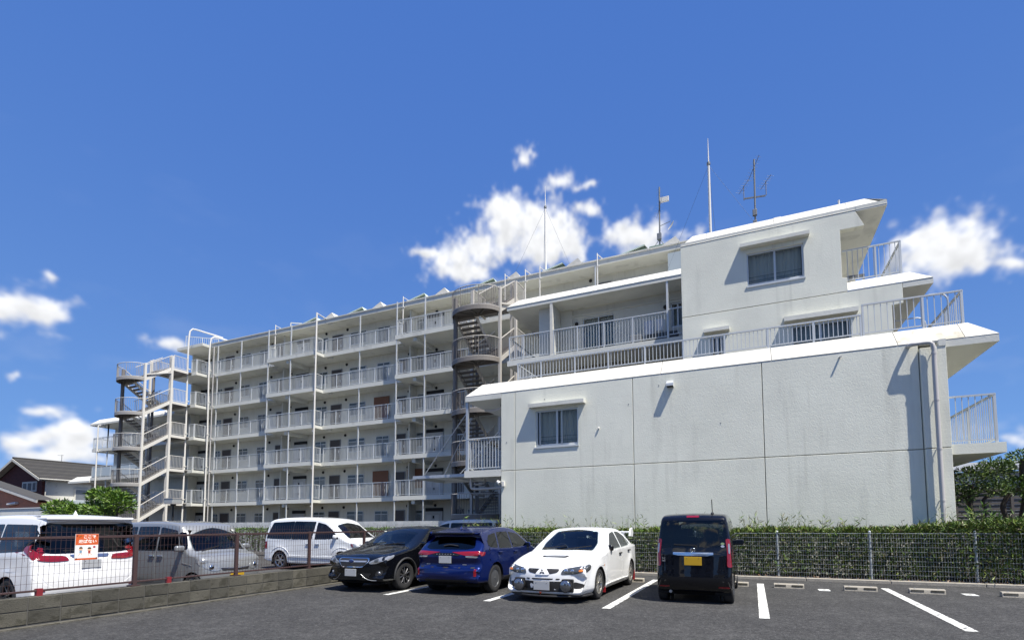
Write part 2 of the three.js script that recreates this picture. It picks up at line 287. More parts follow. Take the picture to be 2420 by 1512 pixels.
  const t = placed('warning_sign', 'orange and white sign with Japanese lettering wired to the brown fence', 'sign', [-9.70, 0.93, -4.61]);
  part('backing_board', [bx(-9.712, -9.702, 0.93, 1.338, -4.765, -4.46)], M([0.7, 0.68, 0.64], 0.6), t);
  const face = new THREE.PlaneGeometry(0.299, 0.402).rotateY(Math.PI / 2).translate(-9.6985, 1.134, -4.6125);
  part('printed_face', face, M([1, 1, 1], 0.45, { map }), t, { keepUV: true });
  for (const [y, z] of [[1.31, -4.48], [1.31, -4.745], [0.955, -4.48], [0.955, -4.745]]) part('cable_tie', [new THREE.TorusGeometry(0.008, 0.002, 5, 10).rotateY(Math.PI / 2).translate(-9.697, y, z)], blackHole, t);
}
// ---------- white mesh fence in front of the hedge ----------
{
  const wireWhite = M([0.50, 0.53, 0.54], 0.5);
  const t = placed('hedge_fence', 'thin white wire mesh fence in front of the hedge', 'fence', [0, 0, -14.92]);
  const xs = []; for (let x = -9.82; x < 14; x += 2.08) xs.push(x);
  for (const x of xs) { const p = part('post', [new THREE.CylinderGeometry(0.028, 0.028, 1.24, 12).translate(x, 0.62, -14.95)], M([0.42, 0.45, 0.46], 0.5, { map: rep(tPaint, 3) }), t); part('cap', [new THREE.SphereGeometry(0.031, 12, 6, 0, 7, 0, 1.6).translate(x, 1.238, -14.95)], wireWhite, p); }
  for (let i = 0; i + 1 < xs.length; i++) {
    const w = []; for (let x = xs[i] + 0.05; x < xs[i + 1]; x += 0.055) w.push(bx(x - 0.0014, x + 0.0014, 0.06, 1.20, -14.925, -14.9222));
    for (let y = 0.08; y < 1.22; y += 0.112) { w.push(bx(xs[i], xs[i + 1], y - 0.002, y + 0.002, -14.9195, -14.9155)); }
    w.push(bx(xs[i], xs[i + 1], 1.196, 1.205, -14.93, -14.921));
    part('wire_mesh', w, wireWhite, t, { stuff: true });
  }
}
// ---------- shared building pieces ----------
const F = (n) => 0.575 + 2.81 * (n - 1);
function railing(parent, a, b, y0, y1, o = {}) {          // a, b = [x, z]
  const d = Math.hypot(b[0] - a[0], b[1] - a[1]), ux = (b[0] - a[0]) / d, uz = (b[1] - a[1]) / d, mat = o.mat || alu, at = (s) => [a[0] + ux * s, a[1] + uz * s];
  const P3 = (s, y) => { const q = at(s); return [q[0], y, q[1]]; };
  const g = [beam(P3(0, y1 - 0.02), P3(d, y1 - 0.02), 0.055, 0.04), beam(P3(0, y0 + 0.09), P3(d, y0 + 0.09), 0.03, 0.03)];
  const posts = o.posts || Array.from({ length: Math.max(1, Math.round(d / (o.step || 1.3))) + 1 }, (_, i, ) => i * d / Math.max(1, Math.round(d / (o.step || 1.3))));
  for (const s of posts) g.push(beam(P3(clamp(s, 0.025, d - 0.025), y0), P3(clamp(s, 0.025, d - 0.025), y1 - 0.04), 0.048));
  const r = part(o.name || 'railing', g, mat, parent);
  const w = []; const n = Math.round(d / (o.gap || 0.125));
  for (let i = 1; i < n; i++) w.push(beam(P3(i * d / n, y0 + 0.1), P3(i * d / n, y1 - 0.04), o.bar || 0.017));
  if (o.panel) part('frosted_panel', [beam(P3(0.05, (y0 + y1) / 2), P3(d - 0.05, (y0 + y1) / 2), 0.012, y1 - y0 - 0.24)], frostGlass, r);
  else part('balusters', w, mat, r, { stuff: true });
  return r;
}
function pleats(x0, x1, y0, y1, z, amp = 0.025, n = 9) {   // hanging curtain with folds
  const g = new THREE.PlaneGeometry(x1 - x0, y1 - y0, 60, 2).translate((x0 + x1) / 2, (y0 + y1) / 2, z), p = g.attributes.position;
  for (let i = 0; i < p.count; i++) { const u = (p.getX(i) - x0) / (x1 - x0); p.setZ(i, z + amp * Math.sin(u * n * 6.283 + Math.sin(u * 17) * 1.2)); }
  g.computeVertexNormals(); return g;
}
// sliding window set in an opening of a front wall (front face at z)
function slidingWindow(parent, x0, x1, y0, y1, z, o = {}) {
  const f = 0.05, zf = z - (o.recess ?? 0.06), m = (x0 + x1) / 2;
  const w = part('window', [bx(x0, x1, y1 - f, y1, zf - 0.08, zf), bx(x0, x1, y0, y0 + f, zf - 0.08, zf), bx(x0, x0 + f, y0 + f, y1 - f, zf - 0.08, zf), bx(x1 - f, x1, y0 + f, y1 - f, zf - 0.08, zf)], alu, parent);
  part('sash', [bx(m - 0.03, m + 0.03, y0 + f, y1 - f, zf - 0.05, zf - 0.01), bx(x0 + f, m - 0.03, y0 + f, y0 + f + 0.045, zf - 0.05, zf - 0.012), bx(m + 0.03, x1 - f, y0 + f, y0 + f + 0.045, zf - 0.05, zf - 0.012)].concat(o.inner ? [bx(x0 + 0.12, x0 + 0.15, y0 + f, y1 - f, zf - 0.05, zf - 0.012), bx(m + 0.16, m + 0.19, y0 + f, y1 - f, zf - 0.05, zf - 0.012)] : []), alu, w);
  part('pane', [bx(x0 + f, m - 0.03, y0 + f + 0.045, y1 - f, zf - 0.035, zf - 0.03)], paneGlass, w);
  part('pane', [bx(m + 0.03, x1 - f, y0 + f + 0.045, y1 - f, zf - 0.045, zf - 0.04)], paneGlass, w);
  part('curtain', [pleats(x0 + 0.06, m - 0.02, y0, y1, zf - 0.20, 0.02, 6), pleats(m + 0.03, x1 - 0.06, y0, y1, zf - 0.22, 0.02, 6)], o.curtain || curtain, w);
  if (o.bars) part('inner_rail', [bx(x0 + f, x1 - f, y0 + 0.36, y0 + 0.375, zf - 0.11, zf - 0.10), bx(x0 + f, x1 - f, y0 + 0.22, y0 + 0.235, zf - 0.11, zf - 0.10)], aluDark, w);
  if (o.grille) { const g = []; for (let x = x0 + 0.06; x < x1; x += 0.1) g.push(bx(x, x + 0.015, y0 - 0.03, y1 + 0.02, z + 0.05, z + 0.065)); g.push(bx(x0 - 0.02, x1 + 0.02, y1 - 0.06, y1 - 0.04, z + 0.05, z + 0.066), bx(x0 - 0.02, x1 + 0.02, y0 + 0.03, y0 + 0.05, z + 0.05, z + 0.066)); part('grille', g, alu, w); }
  part('room', [bx(x0 - 0.3, x1 + 0.3, y0 - 0.4, y1 + 0.3, zf - 1.65, zf - 1.6), bx(x0 - 0.3, x0 - 0.25, y0 - 0.4, y1 + 0.3, zf - 1.6, zf - 0.2), bx(x1 + 0.25, x1 + 0.3, y0 - 0.4, y1 + 0.3, zf - 1.6, zf - 0.2), bx(x0 - 0.25, x1 + 0.25, y0 - 0.4, y0 - 0.35, zf - 1.6, zf - 0.2), bx(x0 - 0.25, x1 + 0.25, y1 + 0.25, y1 + 0.3, zf - 1.6, zf - 0.2)], roomPaint, w);
  return w;
}
const canted = (x0, x1, y0, z0, x2, x3, y1, z1, zb0, zb1) => quads([   // sloping parapet: lower edge (x0..x1,y0,z0) to upper edge (x2..x3,y1,z1), running back to zb0 / zb1
  [[x0, y0, z0], [x1, y0, z0], [x3, y1, z1], [x2, y1, z1]], [[x1, y0, z0], [x1, y0, zb0], [x3, y1, zb1], [x3, y1, z1]], [[x0, y0, zb0], [x0, y0, z0], [x2, y1, z1], [x2, y1, zb1]]]);

// ---------- the long corridor building ----------
const longBlock = placed('apartment_building', 'long white six storey apartment building with open corridors behind white railings', 'building', [-30, 0, -29]);
{
  const B = longBlock, back = -30.2;
  const sections = [['A', -43.4, -35.2, -28.8], ['B', -35.2, -30.0, -28.0], ['C', -30.0, -22.55, -28.8], ['D', -22.55, -11.3, -28.0], ['E', -46.9, -43.4, -27.75]];
  for (let n = 2; n <= 6; n++) {
    const y = F(n);
    for (const [k, x0, x1, z] of sections) {
      const cs = part('corridor_slab', [bx(x0 + 0.002, x1 - 0.002, y - 0.22, y, back + 0.01, z - 0.12)], fasciaPaint, B); part('slab_edge', [bx(x0 + 0.002, x1 - 0.002, y - 0.235, y + 0.06, z - 0.12, z)], fasciaPaint, cs);
      if (k === 'E') {
        railing(B, [x1 - 0.05, z - 0.06], [x1 - 0.05, -28.75], y + 0.06, y + 1.15);
        railing(B, [x1 - 0.75, z - 0.06], [x1 - 0.08, z - 0.06], y + 0.06, y + 1.15);
      } else if (k === 'D') {
        railing(B, [x0 + 0.1, z - 0.06], [-15.2, z - 0.06], y + 0.06, y + 1.15);
        railing(B, [x0 + 0.06, z - 0.1], [x0 + 0.06, -28.75], y + 0.06, y + 1.15);
      } else {
        railing(B, [x0 + 0.1, z - 0.06], [x1 - 0.08, z - 0.06], y + 0.06, y + 1.15);
        if (k === 'B') { railing(B, [x1 - 0.06, z - 0.1], [x1 - 0.06, -28.75], y + 0.06, y + 1.15); railing(B, [x0 + 0.06, z - 0.1], [x0 + 0.06, -28.75], y + 0.06, y + 1.15); }
      }
    }
    // cross beams under the deeper bays
    for (const x of [-33.1, -21.0]) part('beam', [bx(x - 0.14, x + 0.14, y - 0.5, y - 0.22, back + 0.02, -28.15)], fasciaPaint, B);
  }
  // 6th floor walkway on the right, seen above the stepped block
  part('corridor_slab', [bx(-11.29, -2.2, F(6) - 0.22, F(6), back + 0.01, -28.8)], fasciaPaint, B);
  railing(B, [-10.75, -28.86], [-5.95, -28.86], F(6) + 0.06, F(6) + 1.16);
  part('end_screen', [bx(-4.0, -2.25, F(6) + 0.1, F(6) + 2.3, -28.9, -28.86)], frostGlass, B);
  // thin columns storey by storey
  for (const [x, z, n0] of [[-42.3, -28.86, 1], [-39.35, -28.86, 1], [-32.65, -28.06, 1], [-35.12, -28.06, 1], [-26.5, -28.86, 1], [-22.47, -28.06, 1], [-20.1, -28.06, 1], [-8.3, -28.86, 6]])
    for (let n = n0; n <= 6; n++) part('column', [bx(x - 0.035, x + 0.035, n === 1 ? 0 : F(n), n === 6 ? F(7) - 0.34 : F(n + 1) - 0.22, z - 0.035, z + 0.035)], alu, B);
  // short mast brackets standing above the roof edge
  for (const x of [-35.1, -22.4, -14.3, -12.85, -11.85, -8.1]) {
    const m = part('roof_bracket', [rod([x, F(6) + 1.1, -28.62], [x, 17.72, -28.62], 0.035), rod([x, 17.66, -28.62], [x + 0.35, 17.42, -29.1], 0.025)], pipeWhite, B);
    part('pipe_clip', [bx(x - 0.02, x + 0.14, 16.9, 16.94, -28.66, -28.58)], pipeWhite, m);
  }
  // down pipes
  const goose = (x, z, h, dx, dz) => { const p = part('down_pipe', [tube([[x, 0, z], [x, h * 0.5, z], [x, h - 0.25, z], [x + dx * 0.04, h - 0.04, z + dz * 0.04], [x + dx * 0.5, h, z + dz * 0.5], [x + dx, h - 0.04, z + dz]], 0.065, 60, 8)], pipeWhite, B); for (let n = 1; n <= 6; n++) part('pipe_bracket', [bx(x - 0.085, x + 0.085, F(n) + 0.3, F(n) + 0.36, z - 0.12, z + 0.075)], pipeWhite, p); };
  goose(-44.25, -27.62, 18.55, 0.5, -2.6); goose(-42.95, -28.62, 18.0, 0.6, -2.6);
  const dp = part('down_pipe', [rod([-29.86, 0, -27.9], [-29.86, 17.55, -27.9], 0.06, 10), rod([-29.86, 17.5, -27.9], [-29.86, 17.4, -28.9], 0.045)], pipeWhite, B);
  for (let n = 1; n <= 6; n++) part('pipe_bracket', [bx(-30.05, -29.86, F(n) - 0.02 + 2.3, F(n) + 2.36, -27.93, -27.87)], pipeWhite, dp);
  const dp2 = part('down_pipe', [rod([-42.62, 0, -28.7], [-42.62, 17.0, -28.7], 0.04, 8)], pipeGrey, B);
  for (let n = 2; n <= 6; n++) part('pipe_bracket', [bx(-42.68, -42.56, F(n) - 0.1, F(n) - 0.04, -28.8, -28.64)], pipeGrey, dp2);
  // rear wall of the corridors, one stretch per storey
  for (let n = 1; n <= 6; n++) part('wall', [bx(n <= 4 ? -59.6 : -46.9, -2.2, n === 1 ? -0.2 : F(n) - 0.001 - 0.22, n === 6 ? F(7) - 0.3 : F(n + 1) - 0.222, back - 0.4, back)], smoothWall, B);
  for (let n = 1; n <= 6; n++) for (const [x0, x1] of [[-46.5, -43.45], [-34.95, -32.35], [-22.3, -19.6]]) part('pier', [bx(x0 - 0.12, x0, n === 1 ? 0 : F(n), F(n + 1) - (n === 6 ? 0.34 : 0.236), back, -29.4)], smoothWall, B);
  const frame = (x0, x1, y0, y1, z, w) => [bx(x0 - w, x1 + w, y1, y1 + w, back, z), bx(x0 - w, x0, y0, y1, back, z), bx(x1, x1 + w, y0, y1, back, z)];
  const open = [['door', -43.14, -42.1], ['win', -44.1, -43.5], ['win', -41.2, -39.95], ['tall', -38.8, -37.8], ['door', -36.57, -35.6], ['meter', -34.4, -33.0], ['win', -32.1, -31.0], ['door', -30.5, -29.5], ['win', -28.65, -27.1], ['tall', -25.95, -24.8], ['door', -24.2, -23.26], ['win', -22.8, -21.7], ['meter', -21.4, -19.95], ['door', -19.2, -18.3], ['win', -17.9, -16.8], ['meter', -46.4, -45.1], ['win', -10.4, -9.2], ['door', -8.6, -7.7], ['win', -7.0, -5.6]];
  const wood = { '4_-25.95': 1, '2_-25.95': 1, '2_-22.8': 1 };
  for (let n = 1; n <= 6; n++) for (const [k, x0, x1] of open) {
    const y = F(n);
    if (k === 'door') {
      const d = part('door', [bx(x0, x1, y + 0.02, y + 1.95, back - 0.02, back + 0.025)], doorDark, B);
      part('door_frame', frame(x0, x1, y, y + 1.95, back + 0.05, 0.05), aluDark, d); part('handle', [bx(x1 - 0.14, x1 - 0.10, y + 0.95, y + 1.15, back + 0.026, back + 0.07)], alu, d);
    } else if (k === 'meter') {
      const d = part('meter_cabinet', [bx(x0, x1, y, y + 1.85, back, back + 0.10)], M([0.44, 0.44, 0.43], 0.7), B);
      part('dark_louvre', [bx(x0, x1, y + 1.86, y + 2.1, back, back + 0.08)], blackHole, d);
      for (const s of [0.18, 0.64]) part('hatch', [bx(x0 + s * (x1 - x0) - 0.12, x0 + s * (x1 - x0) + 0.25, y + 0.75, y + 1.6, back + 0.10, back + 0.115)], M([0.52, 0.52, 0.51], 0.6), d);
      part('peephole', [bx((x0 + x1) / 2 - 0.08, (x0 + x1) / 2 + 0.08, y + 1.35, y + 1.55, back + 0.10, back + 0.11)], blackHole, d); part('peephole', [bx((x0 + x1) / 2 - 0.08, (x0 + x1) / 2 + 0.08, y + 0.55, y + 0.72, back + 0.10, back + 0.11)], blackHole, d);
    } else {
      const y0 = k === 'tall' ? y + 0.45 : y + 0.95, y1 = y + 1.93;
      const w = part('window', frame(x0, x1, y0, y1, back + 0.04, 0.04).concat([bx(x0, x1, y0 - 0.05, y0, back, back + 0.06), bx((x0 + x1) / 2 - 0.02, (x0 + x1) / 2 + 0.02, y0, y1, back, back + 0.03)]), alu, B);
      part('pane', [bx(x0, x1, y0, y1, back - 0.01, back + 0.012)], P([0.10, 0.12, 0.125], 0.12), w);
      if (wood[n + '_' + x0]) part('hung_rug', [bx(x0 - 0.2, x1 + 0.1, y0 - 0.2, y1 + 0.2, back + 0.1, back + 0.13)], doorWood, w);
      else { const g = []; for (let x = x0 + 0.08; x < x1; x += 0.11) g.push(bx(x, x + 0.018, y0 + 0.02, y1 - 0.22, back + 0.06, back + 0.078)); g.push(bx(x0 - 0.03, x1 + 0.03, y1 - 0.24, y1 - 0.2, back + 0.055, back + 0.083), bx(x0 - 0.03, x1 + 0.03, y0, y0 + 0.03, back + 0.055, back + 0.083)); part('grille', g, alu, w); }
    }
  }
  for (let n = 1; n <= 6; n++) for (const x of [-41.7, -37.3, -35.0, -29.0, -23.0, -20.6, -31.2, -9.0]) part('vent_cap', [new THREE.SphereGeometry(0.11, 10, 6, 0, 6.3, 0, 1.6).rotateX(Math.PI / 2).translate(x, F(n) + 2.28, back + 0.01)], blackHole, B);
  for (let n = 2; n <= 6; n++) for (const x of [-35.6, -22.9, -29.6]) part('corridor_lamp', [bx(x - 0.25, x + 0.25, F(n + 1) - (n === 6 ? 0.43 : 0.33), F(n + 1) - (n === 6 ? 0.345 : 0.238), -29.15, -29.0)], fasciaPaint, B);
  // roof
  part('roof_slab', [bx(-43.4, -2.2, F(7) - 0.335, F(7) - 0.07, -33, -28.98)], fasciaPaint, B); part('roof_fascia', [bx(-43.4, -2.2, F(7) - 0.345, F(7) - 0.065, -28.98, -28.87)], fasciaPaint, B);
  part('roof_edge', [bx(-43.42, -2.2, F(7) - 0.06, F(7) + 0.02, -29.3, -28.82)], whitePaint, B);
  part('roof_slab', [bx(-46.9, -43.43, F(7) - 0.34, F(7) - 0.1, -33, -28.2)], fasciaPaint, B);
  for (const x of [-31.4, -26.7, -21.05, -15.5, -10.55, -5.4]) {
    const h = part('roof_hood', [quads([[[x - 2.4, 17.46, -29.2], [x, 17.98, -29.2], [x, 17.98, -32], [x - 2.4, 17.46, -32]], [[x - 2.4, 17.40, -29.2], [x, 17.90, -29.2], [x, 17.98, -29.2], [x - 2.4, 17.46, -29.2]], [[x, 17.98, -29.2], [x + 0.35, 17.5, -29.2], [x + 0.35, 17.5, -32], [x, 17.98, -32]]])], paleGreen, B);
    part('hood_end', [quads([[[x - 2.2, 17.42, -29.35], [x + 0.3, 17.42, -29.35], [x, 17.88, -29.35]]])], darkGreen, h);
  }
  for (const x of [-29.65, -24.9, -19.3, -13.75, -9.5, -3.6]) part('roof_gable', [quads([[[x - 1.2, 17.42, -29.15], [x + 0.45, 17.42, -29.15], [x, 18.02, -29.15]], [[x - 1.2, 17.42, -29.15], [x, 18.02, -29.15], [x, 18.02, -32], [x - 1.2, 17.42, -32]], [[x, 18.02, -29.15], [x + 0.45, 17.42, -29.15], [x + 0.45, 17.42, -32], [x, 18.02, -32]]])], whitePaint, B);
  part('roof_plinth', [bx(-5.1, -4.1, 17.45, 17.75, -30.2, -29.2)], darkGreen, B);
  part('roof_plinth', [bx(-9.75, -9.2, 17.45, 17.75, -30.2, -29.3)], darkGreen, B);
  // roof tank and frame near the left stairs
  part('roof_frame', [beam([-34.2, 17.4, -29.3], [-34.2, 18.0, -29.3], 0.06), beam([-34.2, 18.0, -29.3], [-33.2, 17.85, -29.5], 0.06), beam([-33.2, 17.4, -29.5], [-33.2, 17.85, -29.5], 0.06)], pipeWhite, B);
  railing(B, [-46.4, -28.6], [-44.4, -30.3], F(7) - 0.05, F(7) + 1.1, { gap: 0.16 });
  // stepped down left end
  for (let n = 2; n <= 4; n++) {
    part('corridor_slab', [bx(-59.6, -46.95, F(n) - 0.22, F(n), back + 0.01, -28.42), bx(-59.6, -46.95, F(n) - 0.235, F(n) + 0.06, -28.42, -28.3)], fasciaPaint, B);
    railing(B, [-59.5, -28.36], [-47.2, -28.36], F(n) + 0.06, F(n) + 1.15, { panel: n <= 3, step: 1.5 }); railing(B, [-59.55, -28.4], [-59.55, -30.1], F(n) + 0.06, F(n) + 1.15, { panel: n <= 3 });
    for (const x of [-57.3, -52]) part('column', [bx(x - 0.04, x + 0.04, F(n - 1) + 0.06, F(n) - 0.22, -28.5, -28.42)], alu, B);
    part('column', [bx(-57.34, -57.26, F(4) + 0.06, F(5) - 0.4, -28.5, -28.42)], alu, B);
  }
  part('end_eave', [bx(-60.0, -46.95, F(5) - 0.42, F(5) - 0.25, -33, -28.25)], fasciaPaint, B);
  part('end_eave_slope', [canted(-60.0, -46.95, F(5) - 0.25, -28.25, -59.5, -46.95, F(5) + 0.25, -28.75, -33, -33), quads([[[-59.5, F(5) + 0.25, -28.75], [-46.95, F(5) + 0.25, -28.75], [-46.95, F(5) + 0.25, -33], [-59.5, F(5) + 0.25, -33]]])], whitePaint, B);
  part('end_eave', [bx(-63.4, -59.65, F(3) - 0.4, F(3) - 0.22, -33, -28.25)], fasciaPaint, B);
  part('end_eave_slope', [canted(-63.4, -59.65, F(3) - 0.22, -28.25, -62.9, -59.65, F(3) + 0.28, -28.75, -33, -33)], whitePaint, B);
  part('wall', [bx(-62.9, -59.65, -0.2, F(3) - 0.41, -30.6, -30.0)], smoothWall, B);
  const ep = part('down_pipe', [rod([-58.4, 0, -28.15], [-58.4, 11.3, -28.15], 0.065, 8), rod([-58.4, 11.28, -28.15], [-57.9, 11.33, -28.5], 0.05)], pipeWhite, B);
  part('pipe_bracket', [bx(-58.4, -58.15, F(4) - 0.3, F(4) - 0.24, -28.2, -28.1)], pipeWhite, ep);
}
// ---------- the stepped block in front ----------
const stepBlock = placed('stepped_apartment_block', 'pale grey stucco end block stepping back in terraces with white sloped parapets', 'building', [-1.75, 0, -16.5]);
{
  const B = stepBlock, z1 = -16.2, z2 = -18.85, gap = 0.011;
  // front wall panels with recessed joints
  const xs = [-8.25, -7.70, -3.46, 0.38, 4.19], ys = [-0.25, 3.385, 6.195], win = rect(-6.90, -5.34, 4.15, 5.44);
  for (let i = 0; i + 1 < xs.length; i++) for (let j = 0; j < 2; j++) {
    const hole = i === 1 && j === 1 ? [win] : null;
    part('wall_panel', [slabShape(rect(xs[i] + (i ? gap : 0), xs[i + 1] - gap, ys[j] + (j ? gap : 0), ys[j + 1] - (j ? 0 : gap)), hole, 0.14, 0.006).translate(0, 0, z1 - 0.146)], stucco, B);
  }
  const seams = []; for (const x of xs.slice(1)) seams.push(bx(x - 0.09, x + 0.09, -0.2, 6.1, z1 - 0.30, z1 - 0.05)); 
  seams.push(bx(-8.2, -6.95, 3.30, 3.47, z1 - 0.296, z1 - 0.052), bx(-6.95, 4.6, 3.30, 3.47, z1 - 0.296, z1 - 0.052));
  part('joint_backing', seams, groove, B);
  // pilaster at the right corner, standing a little proud
  for (let j = 0; j < 2; j++) part('corner_pilaster', [slabShape(rect(4.19 + gap, 4.755, ys[j] + (j ? gap : 0), ys[j + 1] - (j ? 0.14 : gap)), null, 0.25, 0.006).translate(0, 0, z1 - 0.156)], stucco, B);
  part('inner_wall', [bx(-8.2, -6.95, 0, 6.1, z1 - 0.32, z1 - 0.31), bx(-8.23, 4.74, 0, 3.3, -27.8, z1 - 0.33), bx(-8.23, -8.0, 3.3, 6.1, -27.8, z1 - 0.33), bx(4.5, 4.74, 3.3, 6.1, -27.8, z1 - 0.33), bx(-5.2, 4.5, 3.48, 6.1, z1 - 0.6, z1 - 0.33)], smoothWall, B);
  slidingWindow(B, -6.90, -5.34, 4.15, 5.44, z1, { inner: true, bars: true });
  part('window_sill', [bx(-6.95, -5.31, 4.10, 4.148, z1 - 0.14, z1 + 0.035)], alu, B);
  // hoods: wedge profile swept along x
  const hoodAt = (x0, x1, y0, y1, z, e) => {
    const a = [[0, y0 + 0.015], [e, y0], [e, y1 - 0.05], [0, y1]], L = (x, p) => [x, p[1], z + p[0]];
    return part('window_hood', [quads([[L(x0, a[1]), L(x1, a[1]), L(x1, a[2]), L(x0, a[2])], [L(x0, a[2]), L(x1, a[2]), L(x1, a[3]), L(x0, a[3])], [L(x0, a[0]), L(x1, a[0]), L(x1, a[1]), L(x0, a[1])], [L(x0, a[0]), L(x0, a[1]), L(x0, a[2]), L(x0, a[3])], [L(x1, a[1]), L(x1, a[0]), L(x1, a[3]), L(x1, a[2])]])], fasciaPaint, B);
  };
  const E = 0.25;
  hoodAt(-7.08, -5.06, 5.52, 5.70, z1, E); hoodAt(-0.11, 2.04, 11.10, 11.27, z2, E); hoodAt(1.18, 3.32, 8.23, 8.43, z2, E); hoodAt(-1.40, -0.54, 8.25, 8.42, z2, E);
  // vents and stubs on the front wall
  const vent = part('wall_vent', [slabShape([[0, 0], [0.2, 0.02], [0.2, 0.10], [0.12, 0.19], [0, 0.21]], null, 0.21).rotateY(-Math.PI / 2).translate(-2.15, 5.75, z1)], alu, B); part('vent_mouth', [bx(-2.35, -2.16, 5.752, 5.757, z1 + 0.03, z1 + 0.17)], blackHole, vent);
  part('drain_stub', [rod([2.37, 6.10, z1 - 0.05], [2.40, 6.08, z1 + 0.11], 0.025, 10)], pipeGrey, B);
  part('wall_knob', [new THREE.SphereGeometry(0.035, 10, 8).translate(-4.61, 4.64, z1 + 0.03)], pipeWhite, B);
  for (const [x, y] of [[-6.55, 5.82], [-2.62, 5.86], [-3.6, 5.35], [-8.03, 4.4], [-0.8, 4.5]]) part('anchor_plug', [new THREE.CylinderGeometry(0.017, 0.017, 0.012, 10).rotateX(Math.PI / 2).translate(x, y, z1 + 0.004)], aluDark, B);
  // down pipe on the pilaster
  {
    const zp = z1 + 0.215, p = part('down_pipe', [tube([[3.97, 6.17, z1 - 0.02], [3.97, 6.16, z1 + 0.1], [4.0, 6.15, zp - 0.02], [4.12, 6.15, zp], [4.34, 6.15, zp], [4.42, 6.12, zp], [4.46, 6.0, zp], [4.46, 5.6, zp], [4.46, 3, zp], [4.46, -0.05, zp]], 0.055, 90, 10)], pipeGrey, B);
    for (const y of [5.85, 4.62, 3.35, 2.02]) part('pipe_bracket', [rod([4.46, y, zp], [4.42, y, z1 + 0.09], 0.012, 6), new THREE.CylinderGeometry(0.062, 0.062, 0.045, 12).translate(4.46, y, zp)], pipeGrey, p);
  }
  // third floor terrace: slab edge, sloped parapet in lengths
  part('terrace_slab', [bx(-9.755, -8.26, 6.04, 6.235, -27.5, z1 + 0.004), bx(4.76, 5.88, 6.04, 6.235, -27.5, z1 + 0.004), bx(-8.255, 4.755, 6.197, 6.235, -27.5, z1 - 0.004), bx(4.6, 4.757, 6.057, 6.235, -17, z1 + 0.115)], fasciaPaint, B);
  part('terrace_floor', [bx(-9.3, 5.42, 6.24, 6.60, -27.0, -16.85)], concrete, B);
  const cuts = [-9.76, -8.93, -5.75, -2.55, 0.66, 3.75, 5.2, 5.885], U = 0.475, s0 = 6.24, s1 = 6.765, zt = z1 - U;
  for (let i = 0; i + 1 < cuts.length; i++) {
    const a = cuts[i] + (i ? 0.005 : 0), b = cuts[i + 1] - (i + 2 < cuts.length ? 0.011 : 0), a1 = i ? a : a + 0.46, b1 = i + 2 < cuts.length ? b : b - 0.465;
    const faces = [[[a, s0, z1 + 0.01], [b, s0, z1 + 0.01], [b1, s1, zt], [a1, s1, zt]], [[a1, s1, zt], [b1, s1, zt], [b1, s1, zt - 0.16], [a1, s1, zt - 0.16]], [[a, s0, z1 + 0.01], [a1, s1, zt], [a1, s0, zt]], [[b, s0, z1 + 0.01], [b1, s0, zt], [b1, s1, zt]]];
    part('sloped_parapet', [quads(faces)], i === 5 ? stainedPaint : whitePaint, B, i === 5 ? { label: 'white sloped parapet length with beige stains' } : {});
  }
  part('sloped_parapet', [quads([[[5.885, s0, z1 + 0.01], [5.885, s0, -27.5], [5.42, s1, -27.2], [5.42, s1, zt]], [[5.42, s1, zt], [5.42, s1, -27.2], [5.26, s1, -27.2], [5.26, s1, zt]]])], whitePaint, B);
  part('sloped_parapet', [quads([[[-9.76, s0, -22], [-9.76, s0, z1 + 0.01], [-9.30, s1, zt], [-9.30, s1, -22]], [[-9.30, s1, zt], [-9.14, s1, zt], [-9.14, s1, -22], [-9.3, s1, -22]]])], whitePaint, B);
  part('joint_backing', [quads([[[-9.2, s0 - 0.015, z1 - 0.01], [5.3, s0 - 0.015, z1 - 0.01], [5.3, s1 - 0.02, zt - 0.02], [-9.2, s1 - 0.02, zt - 0.02]]])], groove, B);
  const zr = zt - 0.05;
  railing(B, [-7.84, zr], [3.04, zr], s1, 7.42, { gap: 0.118, posts: [0, 0.95, 2.24, 3.45, 4.70, 5.95, 7.2, 8.44, 9.66, 10.88], bar: 0.019 });
  railing(B, [3.05, zr], [5.36, zr], s1, 7.70, { gap: 0.155, posts: [0, 1.43, 2.31], bar: 0.018 });
  railing(B, [-7.84, zr - 0.03], [-7.84, -20.4], s1 - 0.16, 7.40, { gap: 0.13 }); railing(B, [5.36, zr - 0.03], [5.36, -27], s1, 7.70, { gap: 0.14 });
  for (const [y, z] of [[8.0, -17.6], [8.05, -19.6]]) part('laundry_bracket', [tube([[5.30, 6.8, z], [5.30, y - 0.5, z], [5.28, y - 0.12, z], [5.15, y, z], [4.5, y, z]], 0.02, 20, 6)], alu, B);
  // second floor balcony on the right
  part('balcony_slab', [bx(4.76, 5.88, 3.21, 3.47, -27, z1 - 0.002)], stucco, B);
  railing(B, [4.79, z1 - 0.06], [5.74, z1 - 0.06], 3.47, 4.73, { gap: 0.135, posts: [0.95] }); railing(B, [5.74, z1 - 0.09], [5.74, -27], 3.47, 4.73, { gap: 0.13, step: 1.8 });
  part('laundry_bracket', [tube([[5.0, 3.5, -19], [5.0, 4.9, -19], [4.98, 5.02, -19], [4.9, 5.05, -19], [4.76, 5.05, -19]], 0.02, 20, 6)], alu, B);
  // second floor balcony on the left
  part('balcony_slab', [bx(-9.79, -8.26, 3.20, 3.45, -22, z1 - 0.002)], fasciaPaint, B);
  part('balcony_post', [rbx(-9.765, -9.665, 3.45, 6.04, z1 - 0.15, z1 - 0.05, 0.008)], galvanised, B);
